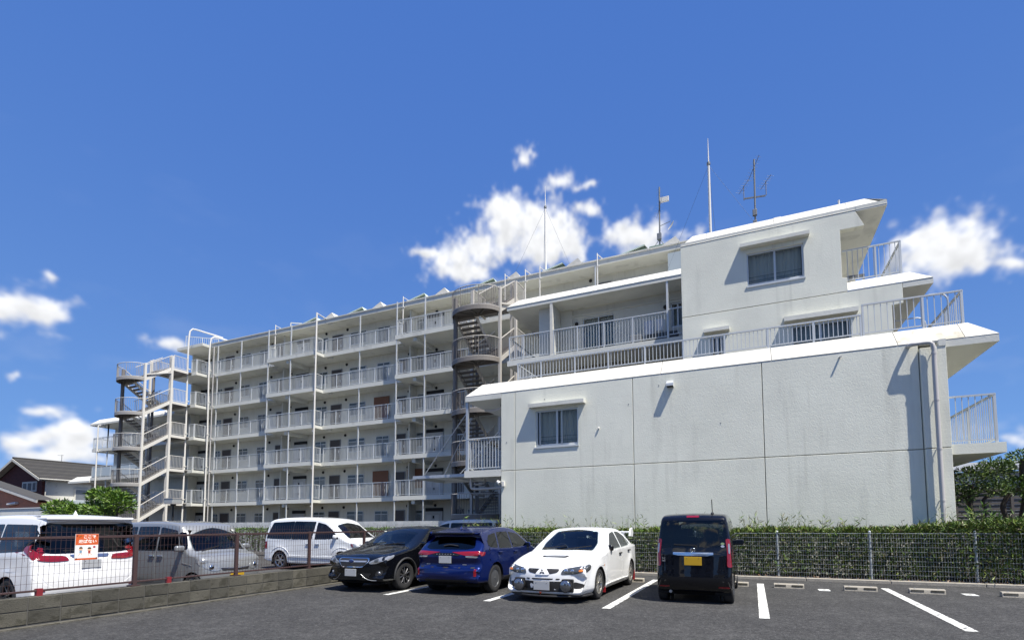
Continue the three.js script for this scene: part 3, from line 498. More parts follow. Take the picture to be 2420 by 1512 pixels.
  railing(B, [-9.68, z1 - 0.06], [-8.28, z1 - 0.06], 3.45, 4.66, { gap: 0.115, posts: [0.03] }); railing(B, [-9.72, z1 - 0.12], [-9.72, -21], 3.45, 4.66, { gap: 0.13 });
  part('soffit_pipe', [tube([[-9.3, 5.82, -16.9], [-8.9, 5.8, -16.9], [-8.55, 5.82, -16.75], [-8.4, 5.86, -16.5]], 0.05, 20, 8)], pipeGrey, B);
  part('drain_pipe', [tube([[-9.7, 3.2, -16.55], [-9.7, 2.95, -16.55], [-9.68, 2.83, -16.55], [-9.58, 2.8, -16.55], [-8.7, 2.8, -16.55], [-8.33, 2.8, -16.55], [-8.3, 2.75, -16.55], [-8.3, 0, -16.55]], 0.05, 60, 8), tube([[-9.35, 3.05, -16.9], [-9.3, 3.15, -16.9], [-9.3, 3.2, -16.9]], 0.045, 8, 8), tube([[-9.65, 2.99, -16.8], [-9.4, 2.99, -16.8], [-9.33, 3.05, -16.85]], 0.04, 12, 8)], pipeGrey, B);
  const fl = part('flood_lamp', [rbx(-8.20, -8.10, 2.82, 3.0, z1, z1 + 0.08, 0.01)], pipeWhite, B); part('lamp_head', [new THREE.CylinderGeometry(0.05, 0.08, 0.13, 12).rotateZ(0.9).translate(-8.32, 2.97, z1 + 0.08)], pipeWhite, fl);
  for (const z of [-19, -21.4]) part('service_box', [rbx(-8.42, -8.27, 4.9, 5.3, z, z + 0.3, 0.01)], pipeWhite, B);
  part('left_wall', [bx(-8.6, -8.27, -0.1, 3.19, -22, -17.4)], smoothWall, B);
  // set back storeys: wall with windows
  const w3 = rect(1.41, 3.13, 7.0, 8.12), w3s = rect(-1.19, -0.75, 7.25, 8.13), w4 = rect(0.09, 1.86, 9.75, 10.94);
  part('upper_wall', [slabShape([[-2.15, 6.3], [4.26, 6.3], [4.26, 8.33], [4.565, 8.36], [4.565, 8.995], [-2.15, 8.995]], [w3, w3s], 0.25, 0.006).translate(0, 0, z2 - 0.256)], stucco, B);
  part('upper_wall', [slabShape([[-2.15, 9.017], [3.09, 9.017], [3.09, 9.48], [2.95, 9.49], [2.95, 11.12], [3.64, 11.12], [3.41, 11.64], [3.41, 11.69], [-2.15, 11.69]], [w4], 0.25, 0.006).translate(0, 0, z2 - 0.256)], stucco, B);
  part('joint_backing', [bx(-2.1, 3.0, 8.95, 9.06, z2 - 0.4, z2 - 0.05)], groove, B);
  slidingWindow(B, 0.09, 1.86, 9.75, 10.94, z2, { bars: true }); slidingWindow(B, 1.41, 3.13, 7.0, 8.12, z2, { curtain: curtainBlue }); slidingWindow(B, -1.19, -0.75, 7.25, 8.13, z2, { grille: true });
  part('window_sill', [bx(0.05, 1.90, 9.70, 9.748, z2 - 0.2, z2 + 0.03)], alu, B);
  part('inner_wall', [bx(-2.14, -1.9, 6.3, 11.6, -27.5, z2 - 0.27), bx(-1.9, 2.9, 6.3, 11.6, -21, -20.4), bx(2.7, 2.94, 9.05, 11.6, -27.5, z2 - 0.27), bx(4.0, 4.25, 6.3, 8.9, -27.5, z2 - 0.27)], smoothWall, B);
  part('eave_beam', [slabShape([[2.96, 11.125], [3.635, 11.125], [3.405, 11.64], [2.96, 11.64]], null, 7).translate(0, 0, z2 - 7.27)], fasciaPaint, B);
  // fourth floor balcony on the right
  part('balcony_slab', [bx(4.58, 5.36, 8.845, 9.03, -25, z2 - 0.003), bx(3.1, 4.57, 9.0, 9.03, -25, z2 - 0.003)], fasciaPaint, B);
  part('sloped_parapet', [quads([[[3.1, 9.035, z2 + 0.008], [5.36, 9.035, z2 + 0.008], [4.90, 9.51, z2 - 0.48], [3.1, 9.51, z2 - 0.48]], [[3.1, 9.51, z2 - 0.48], [4.90, 9.51, z2 - 0.48], [4.90, 9.51, z2 - 0.64], [3.1, 9.51, z2 - 0.64]], [[5.36, 9.035, z2 + 0.008], [5.36, 9.035, -25], [4.90, 9.51, -24.6], [4.90, 9.51, z2 - 0.48]]])], whitePaint, B);
  railing(B, [3.05, z2 - 0.53], [4.70, z2 - 0.53], 9.51, 10.64, { gap: 0.155, posts: [0.95, 1.65], bar: 0.018 }); railing(B, [4.70, z2 - 0.56], [4.70, -25], 9.51, 10.64, { gap: 0.13 });
  part('balcony_gate', [bx(3.95, 4.0, 9.5, 10.45, -21.2, -21.1), bx(3.45, 4.0, 10.40, 10.48, -21.2, -21.1)], aluDark, B);
  // roof of the upper storey
  part('roof_edge', [bx(3.42, 4.285, 11.645, 11.82, -25, z2 + 0.002), bx(-2.14, 4.285, 11.70, 11.82, -25, z2 - 0.006)], fasciaPaint, B);
  for (const [a, b, a1, b1] of [[-2.145, -1.25, -1.75, -1.25], [-1.24, 1.0, -1.24, 1.0], [1.01, 3.2, 1.01, 3.2], [3.21, 4.29, 3.21, 3.76]]) part('sloped_parapet', [quads([[[a, 11.70, z2 + 0.01], [b, 11.70, z2 + 0.01], [b1, 12.26, z2 - 0.45], [a1, 12.26, z2 - 0.45]], [[a1, 12.26, z2 - 0.45], [b1, 12.26, z2 - 0.45], [b1, 12.26, z2 - 0.7], [a1, 12.26, z2 - 0.7]]])], whitePaint, B);
  part('sloped_parapet', [quads([[[4.29, 11.825, z2 + 0.01], [4.29, 11.825, -25], [3.76, 12.26, -24.6], [3.76, 12.26, z2 - 0.45]]]), quads([[[-2.145, 11.72, -25], [-2.145, 11.72, z2 + 0.01], [-1.75, 12.26, z2 - 0.45], [-1.75, 12.26, -25]]])], whitePaint, B);
  part('roof_deck', [bx(-1.75, 3.76, 11.82, 12.1, -25, z2 - 0.5)], concrete, B);
  for (const [x, h] of [[-0.15, 0.16], [1.15, 0.2]]) part('roof_cap', [rbx(x - 0.13, x + 0.13, 12.26, 12.26 + h, z2 - 1.0, z2 - 0.75, 0.02)], pipeWhite, B);
  part('roof_pin', [rod([3.05, 12.2, z2 - 0.6], [3.05, 12.48, z2 - 0.6], 0.03)], pipeWhite, B);
  // recessed fourth floor balcony on the left
  const zb = -20.8, zw = -22.0;
  part('balcony_slab', [bx(-10.28, -2.16, 8.80, 9.05, -28, zb)], fasciaPaint, B);
  railing(B, [-10.2, zb - 0.06], [-8.15, zb - 0.06], 9.05, 10.2, { gap: 0.125, posts: [0.03, 0.72] }); railing(B, [-8.0, zb - 0.06], [-2.95, zb - 0.06], 9.05, 10.2, { gap: 0.125, posts: [0.03, 1.15, 2.35, 3.6] }); railing(B, [-2.92, zb - 0.1], [-2.2, zb - 0.1], 9.12, 10.3, { gap: 0.16, posts: [] }); railing(B, [-10.22, zb - 0.1], [-10.22, -25], 9.05, 10.2, { gap: 0.13 });
  part('divider_post', [bx(-8.14, -8.01, 9.05, 11.46, zb - 0.16, zb - 0.02)], whitePaint, B);
  part('divider_wall', [bx(-8.12, -8.03, 9.05, 11.46, zw, zb - 0.17)], smoothWall, B);
  part('utility_box_wall', [bx(-8.85, -8.13, 9.05, 11.46, -22.6, -21.25)], smoothWall, B);
  part('balcony_post', [bx(-2.99, -2.91, 9.05, 11.46, zb - 0.11, zb - 0.03)], alu, B);
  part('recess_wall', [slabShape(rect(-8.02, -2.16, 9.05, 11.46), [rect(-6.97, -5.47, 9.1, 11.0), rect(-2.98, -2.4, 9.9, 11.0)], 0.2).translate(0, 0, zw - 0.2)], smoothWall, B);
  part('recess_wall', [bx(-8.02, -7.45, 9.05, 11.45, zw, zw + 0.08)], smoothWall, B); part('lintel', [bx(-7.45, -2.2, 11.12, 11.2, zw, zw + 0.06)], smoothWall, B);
  slidingWindow(B, -6.97, -5.47, 9.1, 11.0, zw, { curtain: curtainBlue }); slidingWindow(B, -2.98, -2.4, 9.9, 11.0, zw, {});
  part('vent_cap', [new THREE.SphereGeometry(0.09, 10, 6).translate(-7.25, 10.75, zw + 0.05)], blackHole, B); part('vent_cap', [new THREE.SphereGeometry(0.09, 10, 6).translate(-3.2, 10.85, zw + 0.05)], blackHole, B);
  const cl = part('laundry', [pleats(-4.0, -3.62, 9.5, 10.1, zb - 0.5, 0.03, 3), pleats(-3.5, -3.2, 9.6, 10.1, zb - 0.5, 0.03, 2)], M([0.72, 0.73, 0.75], 0.9), B);
  part('bin', [rbx(-4.6, -4.1, 9.05, 9.5, zb - 0.7, zb - 0.3, 0.03)], aluDark, B); part('bin', [rbx(-3.9, -2.6, 9.05, 9.42, zb - 0.7, zb - 0.25, 0.03)], M([0.05, 0.06, 0.065], 0.6), B);
  part('terrace_roof', [bx(-10.3, -2.17, 11.46, 11.62, -28, zb - 0.13)], fasciaPaint, B); part('roof_fascia', [bx(-10.3, -2.17, 11.45, 11.62, zb - 0.13, zb - 0.01)], fasciaPaint, B);
  for (const [a, b, a1] of [[-10.3, -9.2, -9.85], [-9.19, -6.1, -9.19], [-6.09, -2.17, -6.09]]) part('sloped_parapet', [quads([[[a, 11.63, zb + 0.01], [b, 11.63, zb + 0.01], [b, 12.06, zb - 0.42], [a1, 12.06, zb - 0.42]], [[a1, 12.06, zb - 0.42], [b, 12.06, zb - 0.42], [b, 12.06, zb - 0.6], [a1, 12.06, zb - 0.6]]])], whitePaint, B);
  part('sloped_parapet', [quads([[[-10.3, 11.63, -27.5], [-10.3, 11.63, zb + 0.01], [-9.85, 12.06, zb - 0.42], [-9.85, 12.06, -27.5]]])], whitePaint, B);
  // third floor wall under it
  part('recess_wall', [bx(-9.1, -2.16, 6.6, 8.79, -22.7, -22.4)], smoothWall, B);
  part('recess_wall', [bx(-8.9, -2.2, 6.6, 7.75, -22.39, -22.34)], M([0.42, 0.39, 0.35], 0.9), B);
  const w = part('window', [bx(-3.75, -3.0, 7.0, 8.45, -22.38, -22.33)], alu, B); part('pane', [bx(-3.70, -3.40, 7.05, 8.4, -22.33, -22.32), bx(-3.35, -3.05, 7.05, 8.4, -22.33, -22.32)], P([0.16, 0.2, 0.26], 0.1), w);
  part('link_wall', [bx(-9.6, -9.3, 6.6, 11.4, -27.9, -24.8), bx(-9.1, -2.2, 9.05, 11.4, -28, -27.7)], smoothWall, B);
  // rear mass joining the long building
  part('core', [bx(-11.2, -2.2, 0, 14.3, -28.75, -28.3)], smoothWall, B);
}
// entrance canopy hung from the left balcony
{
  const t = placed('entrance_canopy', 'thin steel canopy on tie rods left of the stepped block', 'canopy', [-11.3, 0, -18]);
  part('frame', [beam([-12.9, 3.42, -17.3], [-9.8, 3.42, -17.3], 0.08, 0.12), beam([-12.9, 3.42, -19.6], [-9.8, 3.42, -19.6], 0.08, 0.12), beam([-12.9, 3.42, -17.34], [-12.9, 3.42, -19.56], 0.08, 0.12), beam([-11.3, 3.42, -17.34], [-11.3, 3.42, -19.56], 0.05, 0.08)], galvanised, t);
  part('roof_sheet', [bx(-12.86, -9.84, 3.47, 3.485, -19.56, -17.34)], P([0.62, 0.64, 0.62], 0.3, { transmission: 0.5, thickness: 0 }), t);
  for (const [a, b] of [[[-12.4, 3.45, -17.3], [-9.78, 5.8, -16.5]], [[-11.4, 3.45, -17.3], [-9.76, 5.4, -16.6]], [[-12.4, 3.45, -19.6], [-9.78, 5.8, -19.6]]]) part('tie_rod', [rod(a, b, 0.018, 6)], galvanised, t);
}
// ---------- external steel stairs ----------
function staircase(label, at, steelBeige, steelMid) {
  const t = thing('external_staircase', label, 'staircase', at, 0, 'steel outside stairs');
  const W = 2.9, arc = (r, k, y) => { const a = Math.PI * k; return [-W / 2 + r * Math.cos(a), y, 0.02 + (r - 0.45) * 0.98 * Math.sin(a)]; };
  for (const [x, z, h] of [[0, 0, 14.42], [0, -2.0, 15.62], [-0.28, -2.05, 15.62], [-W, -2.0, 15.62]]) part('post', [rbx(x - 0.075, x + 0.075, 0, h, z - 0.075, z + 0.075, 0.01)], steelBeige, t);
  part('main_column', [new THREE.CylinderGeometry(0.125, 0.125, 14.2, 14).translate(-W + 0.15, 7.1, 0.1)], steelDark, t);
  part('main_column', [new THREE.CylinderGeometry(0.10, 0.10, 14.2, 14).translate(-W + 0.3, 7.1, -2.1)], steelDark, t);
  for (let n = 2; n <= 6; n++) {
    const yl = F(n), yp = F(n) - 1.405;
    // half round platform
    const s = new THREE.Shape(); s.moveTo(0, 0); for (let i = 0; i <= 24; i++) { const p = arc(1.45, i / 24, 0); s.lineTo(p[0], -p[2]); } s.lineTo(-W, 0); s.lineTo(0, 0);
    const pl = part('platform', [new THREE.ExtrudeGeometry(s, { depth: 0.03, bevelEnabled: false }).rotateX(-Math.PI / 2).translate(0, yp - 0.03, 0)], steelDark, t);
    const rim = []; for (let i = 0; i < 24; i++) rim.push(beam(arc(1.45, i / 24, yp - 0.09), arc(1.45, (i + 1) / 24, yp - 0.09), 0.012, 0.24)); rim.push(beam([0, yp - 0.12, 0], [-W, yp - 0.12, 0], 0.06, 0.18));
    part('rim_plate', rim, steelMid, pl);
    const joist = []; for (const k of [0.25, 0.5, 0.75]) { const p = arc(1.4, k, yp - 0.09); joist.push(beam([-W / 2 + (k - 0.5) * -0.8, yp - 0.09, 0], p, 0.05, 0.1)); } part('joist', joist, steelDark, pl);
    const rail = [], bars = [];
    for (let i = 0; i < 24; i++) { rail.push(rod(arc(1.44, i / 24, yp + 1.12), arc(1.44, (i + 1) / 24, yp + 1.12), 0.024, 6)); rail.push(beam(arc(1.44, i / 24, yp + 0.045), arc(1.44, (i + 1) / 24, yp + 0.045), 0.02, 0.03)); }
    for (let i = 0; i <= 28; i++) bars.push(rod(arc(1.44, i / 28, yp + 0.04), arc(1.44, i / 28, yp + 1.11), i % 7 === 3 ? 0.02 : 0.008, 5));
    const cr = part('curved_railing', rail, steelBeige, t); part('balusters', bars, steelMid, cr, { stuff: true });
    // flights
    const flight = (x0, x1, z0, y0, z1, y1, edge) => {
      const fl = new THREE.Group(); fl.name = 'flight'; t.add(fl); for (const x of [x0, x1]) part('stringer', [beam([x, y0 - 0.10, z0], [x, y1 - 0.10, z1], 0.03, 0.24)], steelBeige, fl);
      const N = 7; for (let i = 0; i < N; i++) { const k = (i + 0.5) / N; part('tread', [bx(x0 + 0.02, x1 - 0.02, y0 + (y1 - y0) * (i + 1) / (N + 1) - 0.02, y0 + (y1 - y0) * (i + 1) / (N + 1) + 0.02, z0 + (z1 - z0) * k - 0.15, z0 + (z1 - z0) * k + 0.15)], steelDark, fl); }
      const hb = [];
      for (const x of edge) { part('handrail', [beam([x, y0 + 1.05, z0], [x, y1 + 1.05, z1], 0.045)], steelBeige, fl); hb.push(beam([x, y0 + 0.12, z0], [x, y1 + 0.12, z1], 0.03)); for (let i = 1; i < 17; i++) { const k = i / 17; hb.push(bx(x - 0.009, x + 0.009, y0 + (y1 - y0) * k + 0.05, y0 + (y1 - y0) * k + 1.04, z0 + (z1 - z0) * k - 0.009, z0 + (z1 - z0) * k + 0.009)); } }
      part('balusters', hb, steelMid, fl, { stuff: true });
    };
    flight(-1.36, -0.06, 0, yp, -2.0, yl, [-0.07, -1.35]);
    flight(-W + 0.06, -1.54, -2.0, n === 2 ? 0.05 : F(n - 1), 0, yp, [-W + 0.07]);
    // landing to the corridor
    const ld = part('landing', [bx(-W, 0, yl - 0.06, yl - 0.01, -3.62, -1.98)], steelDark, t);
    part('edge_channel', [bx(-0.03, 0.03, yl - 0.20, yl + 0.02, -3.3, -2.08), bx(-W - 0.03, -W + 0.03, yl - 0.2, yl + 0.02, -3.62, -2.08), bx(-W + 0.03, -0.03, yl - 0.2, yl - 0.061, -2.06, -1.985)], steelBeige, ld);
    railing(t, [-0.02, -2.1], [-0.02, -3.25], yl + 0.02, yl + 1.12, { mat: steelBeige, step: 1.2, gap: 0.11 });
    railing(t, [-W + 0.02, -2.1], [-W + 0.02, -3.55], yl + 0.02, yl + 1.12, { mat: steelBeige, step: 1.2, gap: 0.11 });
  }
  part('cross_brace', [beam([0.01, 13.55, -0.08], [0.01, 14.2, -1.95], 0.05, 0.09)].map((g) => g), steelBeige, t);
  return t;
}
staircase('dark steel stair with rounded landings beside the stepped block', [-12.3, 0, -24.0], M([0.50, 0.47, 0.42], 0.6), M([0.20, 0.18, 0.16], 0.65));
staircase('pale steel stair with rounded landings at the far left end of the building', [-44.0, 0, -24.15], steelBeige, steelMid);
// ---------- cars ----------
function chaikin(p, n, closed = true) {
  for (let k = 0; k < n; k++) { const q = []; for (let i = 0; i < p.length - (closed ? 0 : 1); i++) { const a = p[i], b = p[(i + 1) % p.length]; q.push([a[0] * 0.75 + b[0] * 0.25, a[1] * 0.75 + b[1] * 0.25], [a[0] * 0.25 + b[0] * 0.75, a[1] * 0.25 + b[1] * 0.75]); } if (!closed) { q.unshift(p[0]); q.push(p[p.length - 1]); } p = q; }
  return p;
}
function roundPoly(p, r) {      // corners rounded with a radius of about r metres
  const q = [], n = p.length;
  for (let i = 0; i < n; i++) { const a = p[(i + n - 1) % n], b = p[i], c = p[(i + 1) % n], la = Math.hypot(a[0] - b[0], a[1] - b[1]), lc = Math.hypot(c[0] - b[0], c[1] - b[1]), ka = Math.min(r, la * 0.4) / la, kc = Math.min(r, lc * 0.4) / lc, A = [b[0] + (a[0] - b[0]) * ka, b[1] + (a[1] - b[1]) * ka], C2 = [b[0] + (c[0] - b[0]) * kc, b[1] + (c[1] - b[1]) * kc]; for (const t of [0, 0.5, 1]) q.push([(1 - t) * (1 - t) * A[0] + 2 * t * (1 - t) * b[0] + t * t * C2[0], (1 - t) * (1 - t) * A[1] + 2 * t * (1 - t) * b[1] + t * t * C2[1]]); }
  return q;
}
const carGlass = P([0.004, 0.006, 0.009], 0.03, { ior: 1.5 });
const carGlassClear = P([0.008, 0.012, 0.020], 0.03, { ior: 1.5 });
const tintClear = P([0.55, 0.60, 0.60], 0.01, { transmission: 1, thickness: 0, ior: 1.5 }), tintDark = P([0.16, 0.18, 0.19], 0.01, { transmission: 1, thickness: 0, ior: 1.5 });
const lining = M([0.035, 0.035, 0.037], 0.9), seatCloth = M([0.07, 0.07, 0.075], 0.95);
const trimBlack = M([0.018, 0.018, 0.019], 0.55), trimGloss = P([0.008, 0.008, 0.009], 0.12, {}), wellBlack = M([0.008, 0.008, 0.008], 0.95);
const chrome = M([0.72, 0.73, 0.74], 0.12, { metalness: 1 }), silverTrim = M([0.55, 0.56, 0.57], 0.3, { metalness: 0.8 });
const lampRed = P([0.21, 0.004, 0.008], 0.12, { clearcoat: 1 }), lampClear = P([0.36, 0.37, 0.38], 0.1, { metalness: 0.5, clearcoat: 1 }), lampDark = P([0.06, 0.065, 0.07], 0.08, { clearcoat: 1 }), lampAmber = P([0.55, 0.16, 0.02], 0.15, { clearcoat: 1 });
const rubber = M([0.022, 0.022, 0.023], 0.85, { bumpMap: rep(tFine, 8), bumpScale: 0.002 }), plateWhite = M([0.42, 0.43, 0.44], 0.5), plateYellow = M([0.50, 0.30, 0.012], 0.5);
const paint = (c, o = {}) => P(c, o.rough ?? 0.35, { clearcoat: 1, clearcoatRoughness: 0.03, metalness: o.metal ?? 0, specularIntensity: 0.15 });

function wheelGroup(parent, x, y, z, r, w, o) {
  const g = new THREE.Group(); g.name = 'wheel'; parent.add(g); g.position.set(x, y, z); const s = Math.sign(z);
  const rr = o.rim * r, pr = [[rr * 0.96, -w / 2 + 0.012], [r * 0.80, -w / 2], [r * 0.95, -w / 2 + 0.012], [r * 0.995, -w / 2 + 0.04], [r, 0], [r * 0.995, w / 2 - 0.04], [r * 0.95, w / 2 - 0.012], [r * 0.80, w / 2], [rr * 0.96, w / 2 - 0.012]].map((p) => new THREE.Vector2(...p));
  part('tyre', new THREE.LatheGeometry(pr, 40).rotateX(Math.PI / 2), rubber, g);
  const f = s * (w / 2 - 0.022), rim = [new THREE.LatheGeometry([[rr * 0.9, -0.07], [rr, -0.02], [rr * 1.0, 0.006], [rr * 0.93, 0.012], [rr * 0.90, 0]].map((p) => new THREE.Vector2(...p)), 40).rotateX(Math.PI / 2 * s).translate(0, 0, f)];
  part('brake_disc', [new THREE.CylinderGeometry(rr * 0.93, rr * 0.93, 0.02, 28).rotateX(Math.PI / 2).translate(0, 0, f - s * 0.055)], wellBlack, g);
  part('hub', [new THREE.CylinderGeometry(rr * 0.17, rr * 0.19, 0.04, 16).rotateX(Math.PI / 2).translate(0, 0, f - s * 0.01)], o.mat, g);
  if (o.cover) { part('wheel_cover', [new THREE.SphereGeometry(rr * 0.98, 32, 8, 0, 6.2832, 0, 1.57).scale(1, 0.10, 1).rotateX(s * Math.PI / 2).translate(0, 0, f - s * 0.012)], o.mat, g); }
  part('rim', rim, o.mat, g);
  const sp = [];
  for (let i = 0; i < o.spokes; i++) {
    const a = (i + (o.phase || 0)) / o.spokes * Math.PI * 2, sh = new THREE.Shape(), w0 = o.sw * rr, w1 = o.sw1 * rr;
    if (o.split) for (const q of [-1, 1]) sp.push(slabShape([[rr * 0.12, -w0 * 0.4], [rr * 0.12, w0 * 0.4], [rr * 0.93, q * w1 * 1.5 + w0 * 0.3], [rr * 0.93, q * w1 * 1.5 - w0 * 0.3]], null, 0.025, 0.003).rotateZ(a).translate(0, 0, f - (s > 0 ? 0.03 : -0.005)));
    else sp.push(slabShape([[rr * 0.12, -w0], [rr * 0.12, w0], [rr * 0.94, w1], [rr * 0.94, -w1]], null, 0.025, 0.004).rotateZ(a).translate(0, 0, f - (s > 0 ? 0.03 : -0.005)));
  }
  if (sp.length) part('spokes', sp, o.spokeMat || o.mat, g);
  part('hub_cap', [new THREE.CylinderGeometry(rr * 0.12, rr * 0.12, 0.012, 14).rotateX(Math.PI / 2).translate(0, 0, f + s * 0.012)], o.hub || o.mat, g);
  return g;
}

function makeCar(name, label, at, turn, o) {
  const t = thing(name, label, 'car', at, turn, 'parked cars'); t.scale.setScalar(o.scale || 1);
  const C = chaikin(o.profile, 2), N = C.length;
  const x0 = Math.min(...C.map((p) => p[0])), x1 = Math.max(...C.map((p) => p[0]));
  const W = o.width / 2;
  const side = (x, y) => {
    const u = (x - (x0 + x1) / 2) / ((x1 - x0) / 2), end = Math.abs(u);
    let w = W * (1 - (o.taper ?? 0.05) * Math.pow(end, 3) - 0.03 * Math.pow(end, 10));
    const k = (y - o.belt) / (o.top - o.belt);
    if (y > o.belt) w -= o.tumble * k + 0.02 * k * k; else { const q = (o.belt - y) / o.belt; w += -0.018 * Math.pow(q - 0.35, 2) * 4; if (y < o.sill + 0.12) w -= 0.05 * Math.pow((o.sill + 0.12 - y) / 0.12, 2); }
    for (const [wx, wy, wr, amt] of o.flares || []) { const d = Math.hypot(x - wx, y - wy) / wr; if (d < 1.55 && y < o.belt) w += amt * smooth(1.55, 1.05, d); }
    return w;
  };
  const rows = [], edge = [], cross = [-1, -0.985, -0.95, -0.9, -0.8, -0.6, -0.3, 0, 0.3, 0.6, 0.8, 0.9, 0.95, 0.985, 1];
  for (let i = 0; i < N; i++) {
    const a = C[(i + N - 1) % N], b = C[(i + 1) % N], c = C[i]; let nx = b[1] - a[1], ny = -(b[0] - a[0]); const L = Math.hypot(nx, ny); nx /= -L; ny /= -L; nx = -nx; ny = -ny;
    // profile runs front -> roof -> rear, outward normal is to the left of travel reversed
    let ox = (b[1] - a[1]) / L, oy = -(b[0] - a[0]) / L; if (ox * (c[0]) + oy * (c[1] - o.belt * 0.75) < 0) { ox = -ox; oy = -oy; }
    const cr = ox * ox * (c[0] > 0 ? o.crownF : o.crownR) + (oy > 0 ? oy * oy * o.crownT : 0), rad = oy < -0.5 ? 0.03 : o.rad ?? 0.05;
    const e = [c[0] - ox * (cr + rad), c[1] - oy * (cr + rad)], w = side(e[0], e[1]);
    edge.push([e[0], e[1]]);
    rows.push(cross.map((f) => { const q = Math.abs(f), z0 = 0.88, fil = q > z0 ? rad * (1 - Math.sqrt(Math.max(0, 1 - Math.pow((q - z0) / (1 - z0), 2)))) : 0, off = cr * q * q + fil; return [c[0] - ox * off, c[1] - oy * off, f * w]; }));
  }
  const pos = [], idx = [], J = cross.length, add = (p) => (pos.push(...p), pos.length / 3 - 1);
  const id = rows.map((r) => r.map(add));
  for (let i = 0; i < N; i++) { const n = (i + 1) % N; for (let j = 0; j + 1 < J; j++) idx.push(id[i][j], id[n][j], id[i][j + 1], id[n][j], id[n][j + 1], id[i][j + 1]); }
  const ys = o.belt * 0.72, RINGS = 12;
  for (const s of [-1, 1]) {
    let prev = id.map((r) => r[s < 0 ? 0 : J - 1]);
    for (let m = 1; m <= RINGS; m++) {
      const k = Math.pow(m / RINGS, 1.3), cur = edge.map((e) => { const sx = clamp(e[0], x0 * 0.82, x1 * 0.82), x = e[0] + (sx - e[0]) * k, y = e[1] + (ys - e[1]) * k; return add([x, y, s * side(x, y)]); });
      for (let i = 0; i < N; i++) { const n = (i + 1) % N; if (s < 0) idx.push(prev[i], cur[i], prev[n], prev[n], cur[i], cur[n]); else idx.push(prev[i], prev[n], cur[i], prev[n], cur[n], cur[i]); }
      prev = cur;
    }
  }
  const geo = new THREE.BufferGeometry(); geo.setAttribute('position', new THREE.Float32BufferAttribute(pos, 3)); geo.setIndex(idx); geo.computeVertexNormals();
  // make sure the faces look outwards
  { const p = geo.attributes.position; let v = 0; const a = V3(), b = V3(), c = V3(); for (let i = 0; i < idx.length; i += 3) { a.fromBufferAttribute(p, idx[i]); b.fromBufferAttribute(p, idx[i + 1]); c.fromBufferAttribute(p, idx[i + 2]); v += a.dot(b.cross(c)); } if (v < 0) { for (let i = 0; i < idx.length; i += 3) { const q = idx[i]; idx[i] = idx[i + 1]; idx[i + 1] = q; } geo.setIndex(idx); geo.computeVertexNormals(); } }
  boxUV(geo);
  const bvh = new MeshBVH(geo.clone());
  const ev = new Evaluator(); ev.attributes = ['position', 'normal', 'uv']; ev.useGroups = true;
  let brush = new Brush(geo, o.paint); brush.updateMatrixWorld();
  const cut = (g, mat) => { const b = new Brush(boxUV(g.index ? g : g), mat); b.updateMatrixWorld(); brush = ev.evaluate(brush, b, SUBTRACTION); brush.updateMatrixWorld(); };
  for (const wx of o.wheels) for (const s of [-1, 1]) cut(new THREE.CylinderGeometry(o.arch, o.arch, 0.42, 36).rotateX(Math.PI / 2).translate(wx, o.wheelY ?? o.r, s * (W - 0.07)), wellBlack);
  // hollow cabin with real window openings
  const shrink = (poly, k) => { const q = roundPoly(poly, 0.045), cx = q.reduce((a, p) => a + p[0], 0) / q.length, cy = q.reduce((a, p) => a + p[1], 0) / q.length; return q.map((p) => [cx + (p[0] - cx) * k, cy + (p[1] - cy) * k]); };
  cut(slabShape(o.cabin, null, 2 * (W - o.tumble - 0.10)).translate(0, 0, -(W - o.tumble - 0.10)), lining);
  for (const [, poly] of o.windows) cut(slabShape(shrink(poly, 0.97), null, 2 * W + 1).translate(0, 0, -W - 0.5), lining);
  for (const [, dir, poly] of o.screens) {
    if (dir === 'top') cut(slabShape(shrink(poly, 0.97).map((p) => [p[0], -p[1]]), null, 2).rotateX(-Math.PI / 2).translate(0, o.belt - 0.13, 0), lining);
    else cut(slabShape(shrink(poly, 0.97).map((p) => [-p[0], p[1]]), null, 1.45).rotateY(Math.PI / 2).translate(x0 - 1, 0, 0), lining);
  }
  {
    const g = brush.geometry, mats = Array.isArray(brush.material) ? brush.material : [brush.material], by = new Map();
    for (const r of g.groups.length ? g.groups : [{ start: 0, count: g.index ? g.index.count : g.attributes.position.count, materialIndex: 0 }]) { const m = mats[r.materialIndex] || o.paint; if (!by.has(m)) by.set(m, []); const l = by.get(m); for (let i = r.start; i < r.start + r.count; i++) l.push(g.index ? g.index.getX(i) : i); }
    for (const [m, list] of by) { const pp = [], nn = []; const P0 = g.attributes.position, N0 = g.attributes.normal; for (const i of list) { pp.push(P0.getX(i), P0.getY(i), P0.getZ(i)); nn.push(N0.getX(i), N0.getY(i), N0.getZ(i)); } const h = new THREE.BufferGeometry(); h.setAttribute('position', new THREE.Float32BufferAttribute(pp, 3)); h.setAttribute('normal', new THREE.Float32BufferAttribute(nn, 3)); part(m === o.paint ? 'body' : m === lining ? 'cabin_lining' : 'wheel_well', h, m, t); }
  }
  const cy0 = Math.min(...o.cabin.map((p) => p[1]));
  for (const sx of o.seats) for (const z of [-0.34, 0.34]) { const k = W / 0.9, st = part('seat', [new RoundedBoxGeometry(0.14, 0.62, 0.46, 2, 0.06).rotateZ(0.16).translate(sx, cy0 + 0.36, z * k), new RoundedBoxGeometry(0.48, 0.14, 0.46, 2, 0.06).translate(sx + 0.26, cy0 + 0.10, z * k)], seatCloth, t); part('head_rest', [new RoundedBoxGeometry(0.09, 0.17, 0.24, 2, 0.04).translate(sx - 0.10, cy0 + 0.76, z * k)], seatCloth, st); }
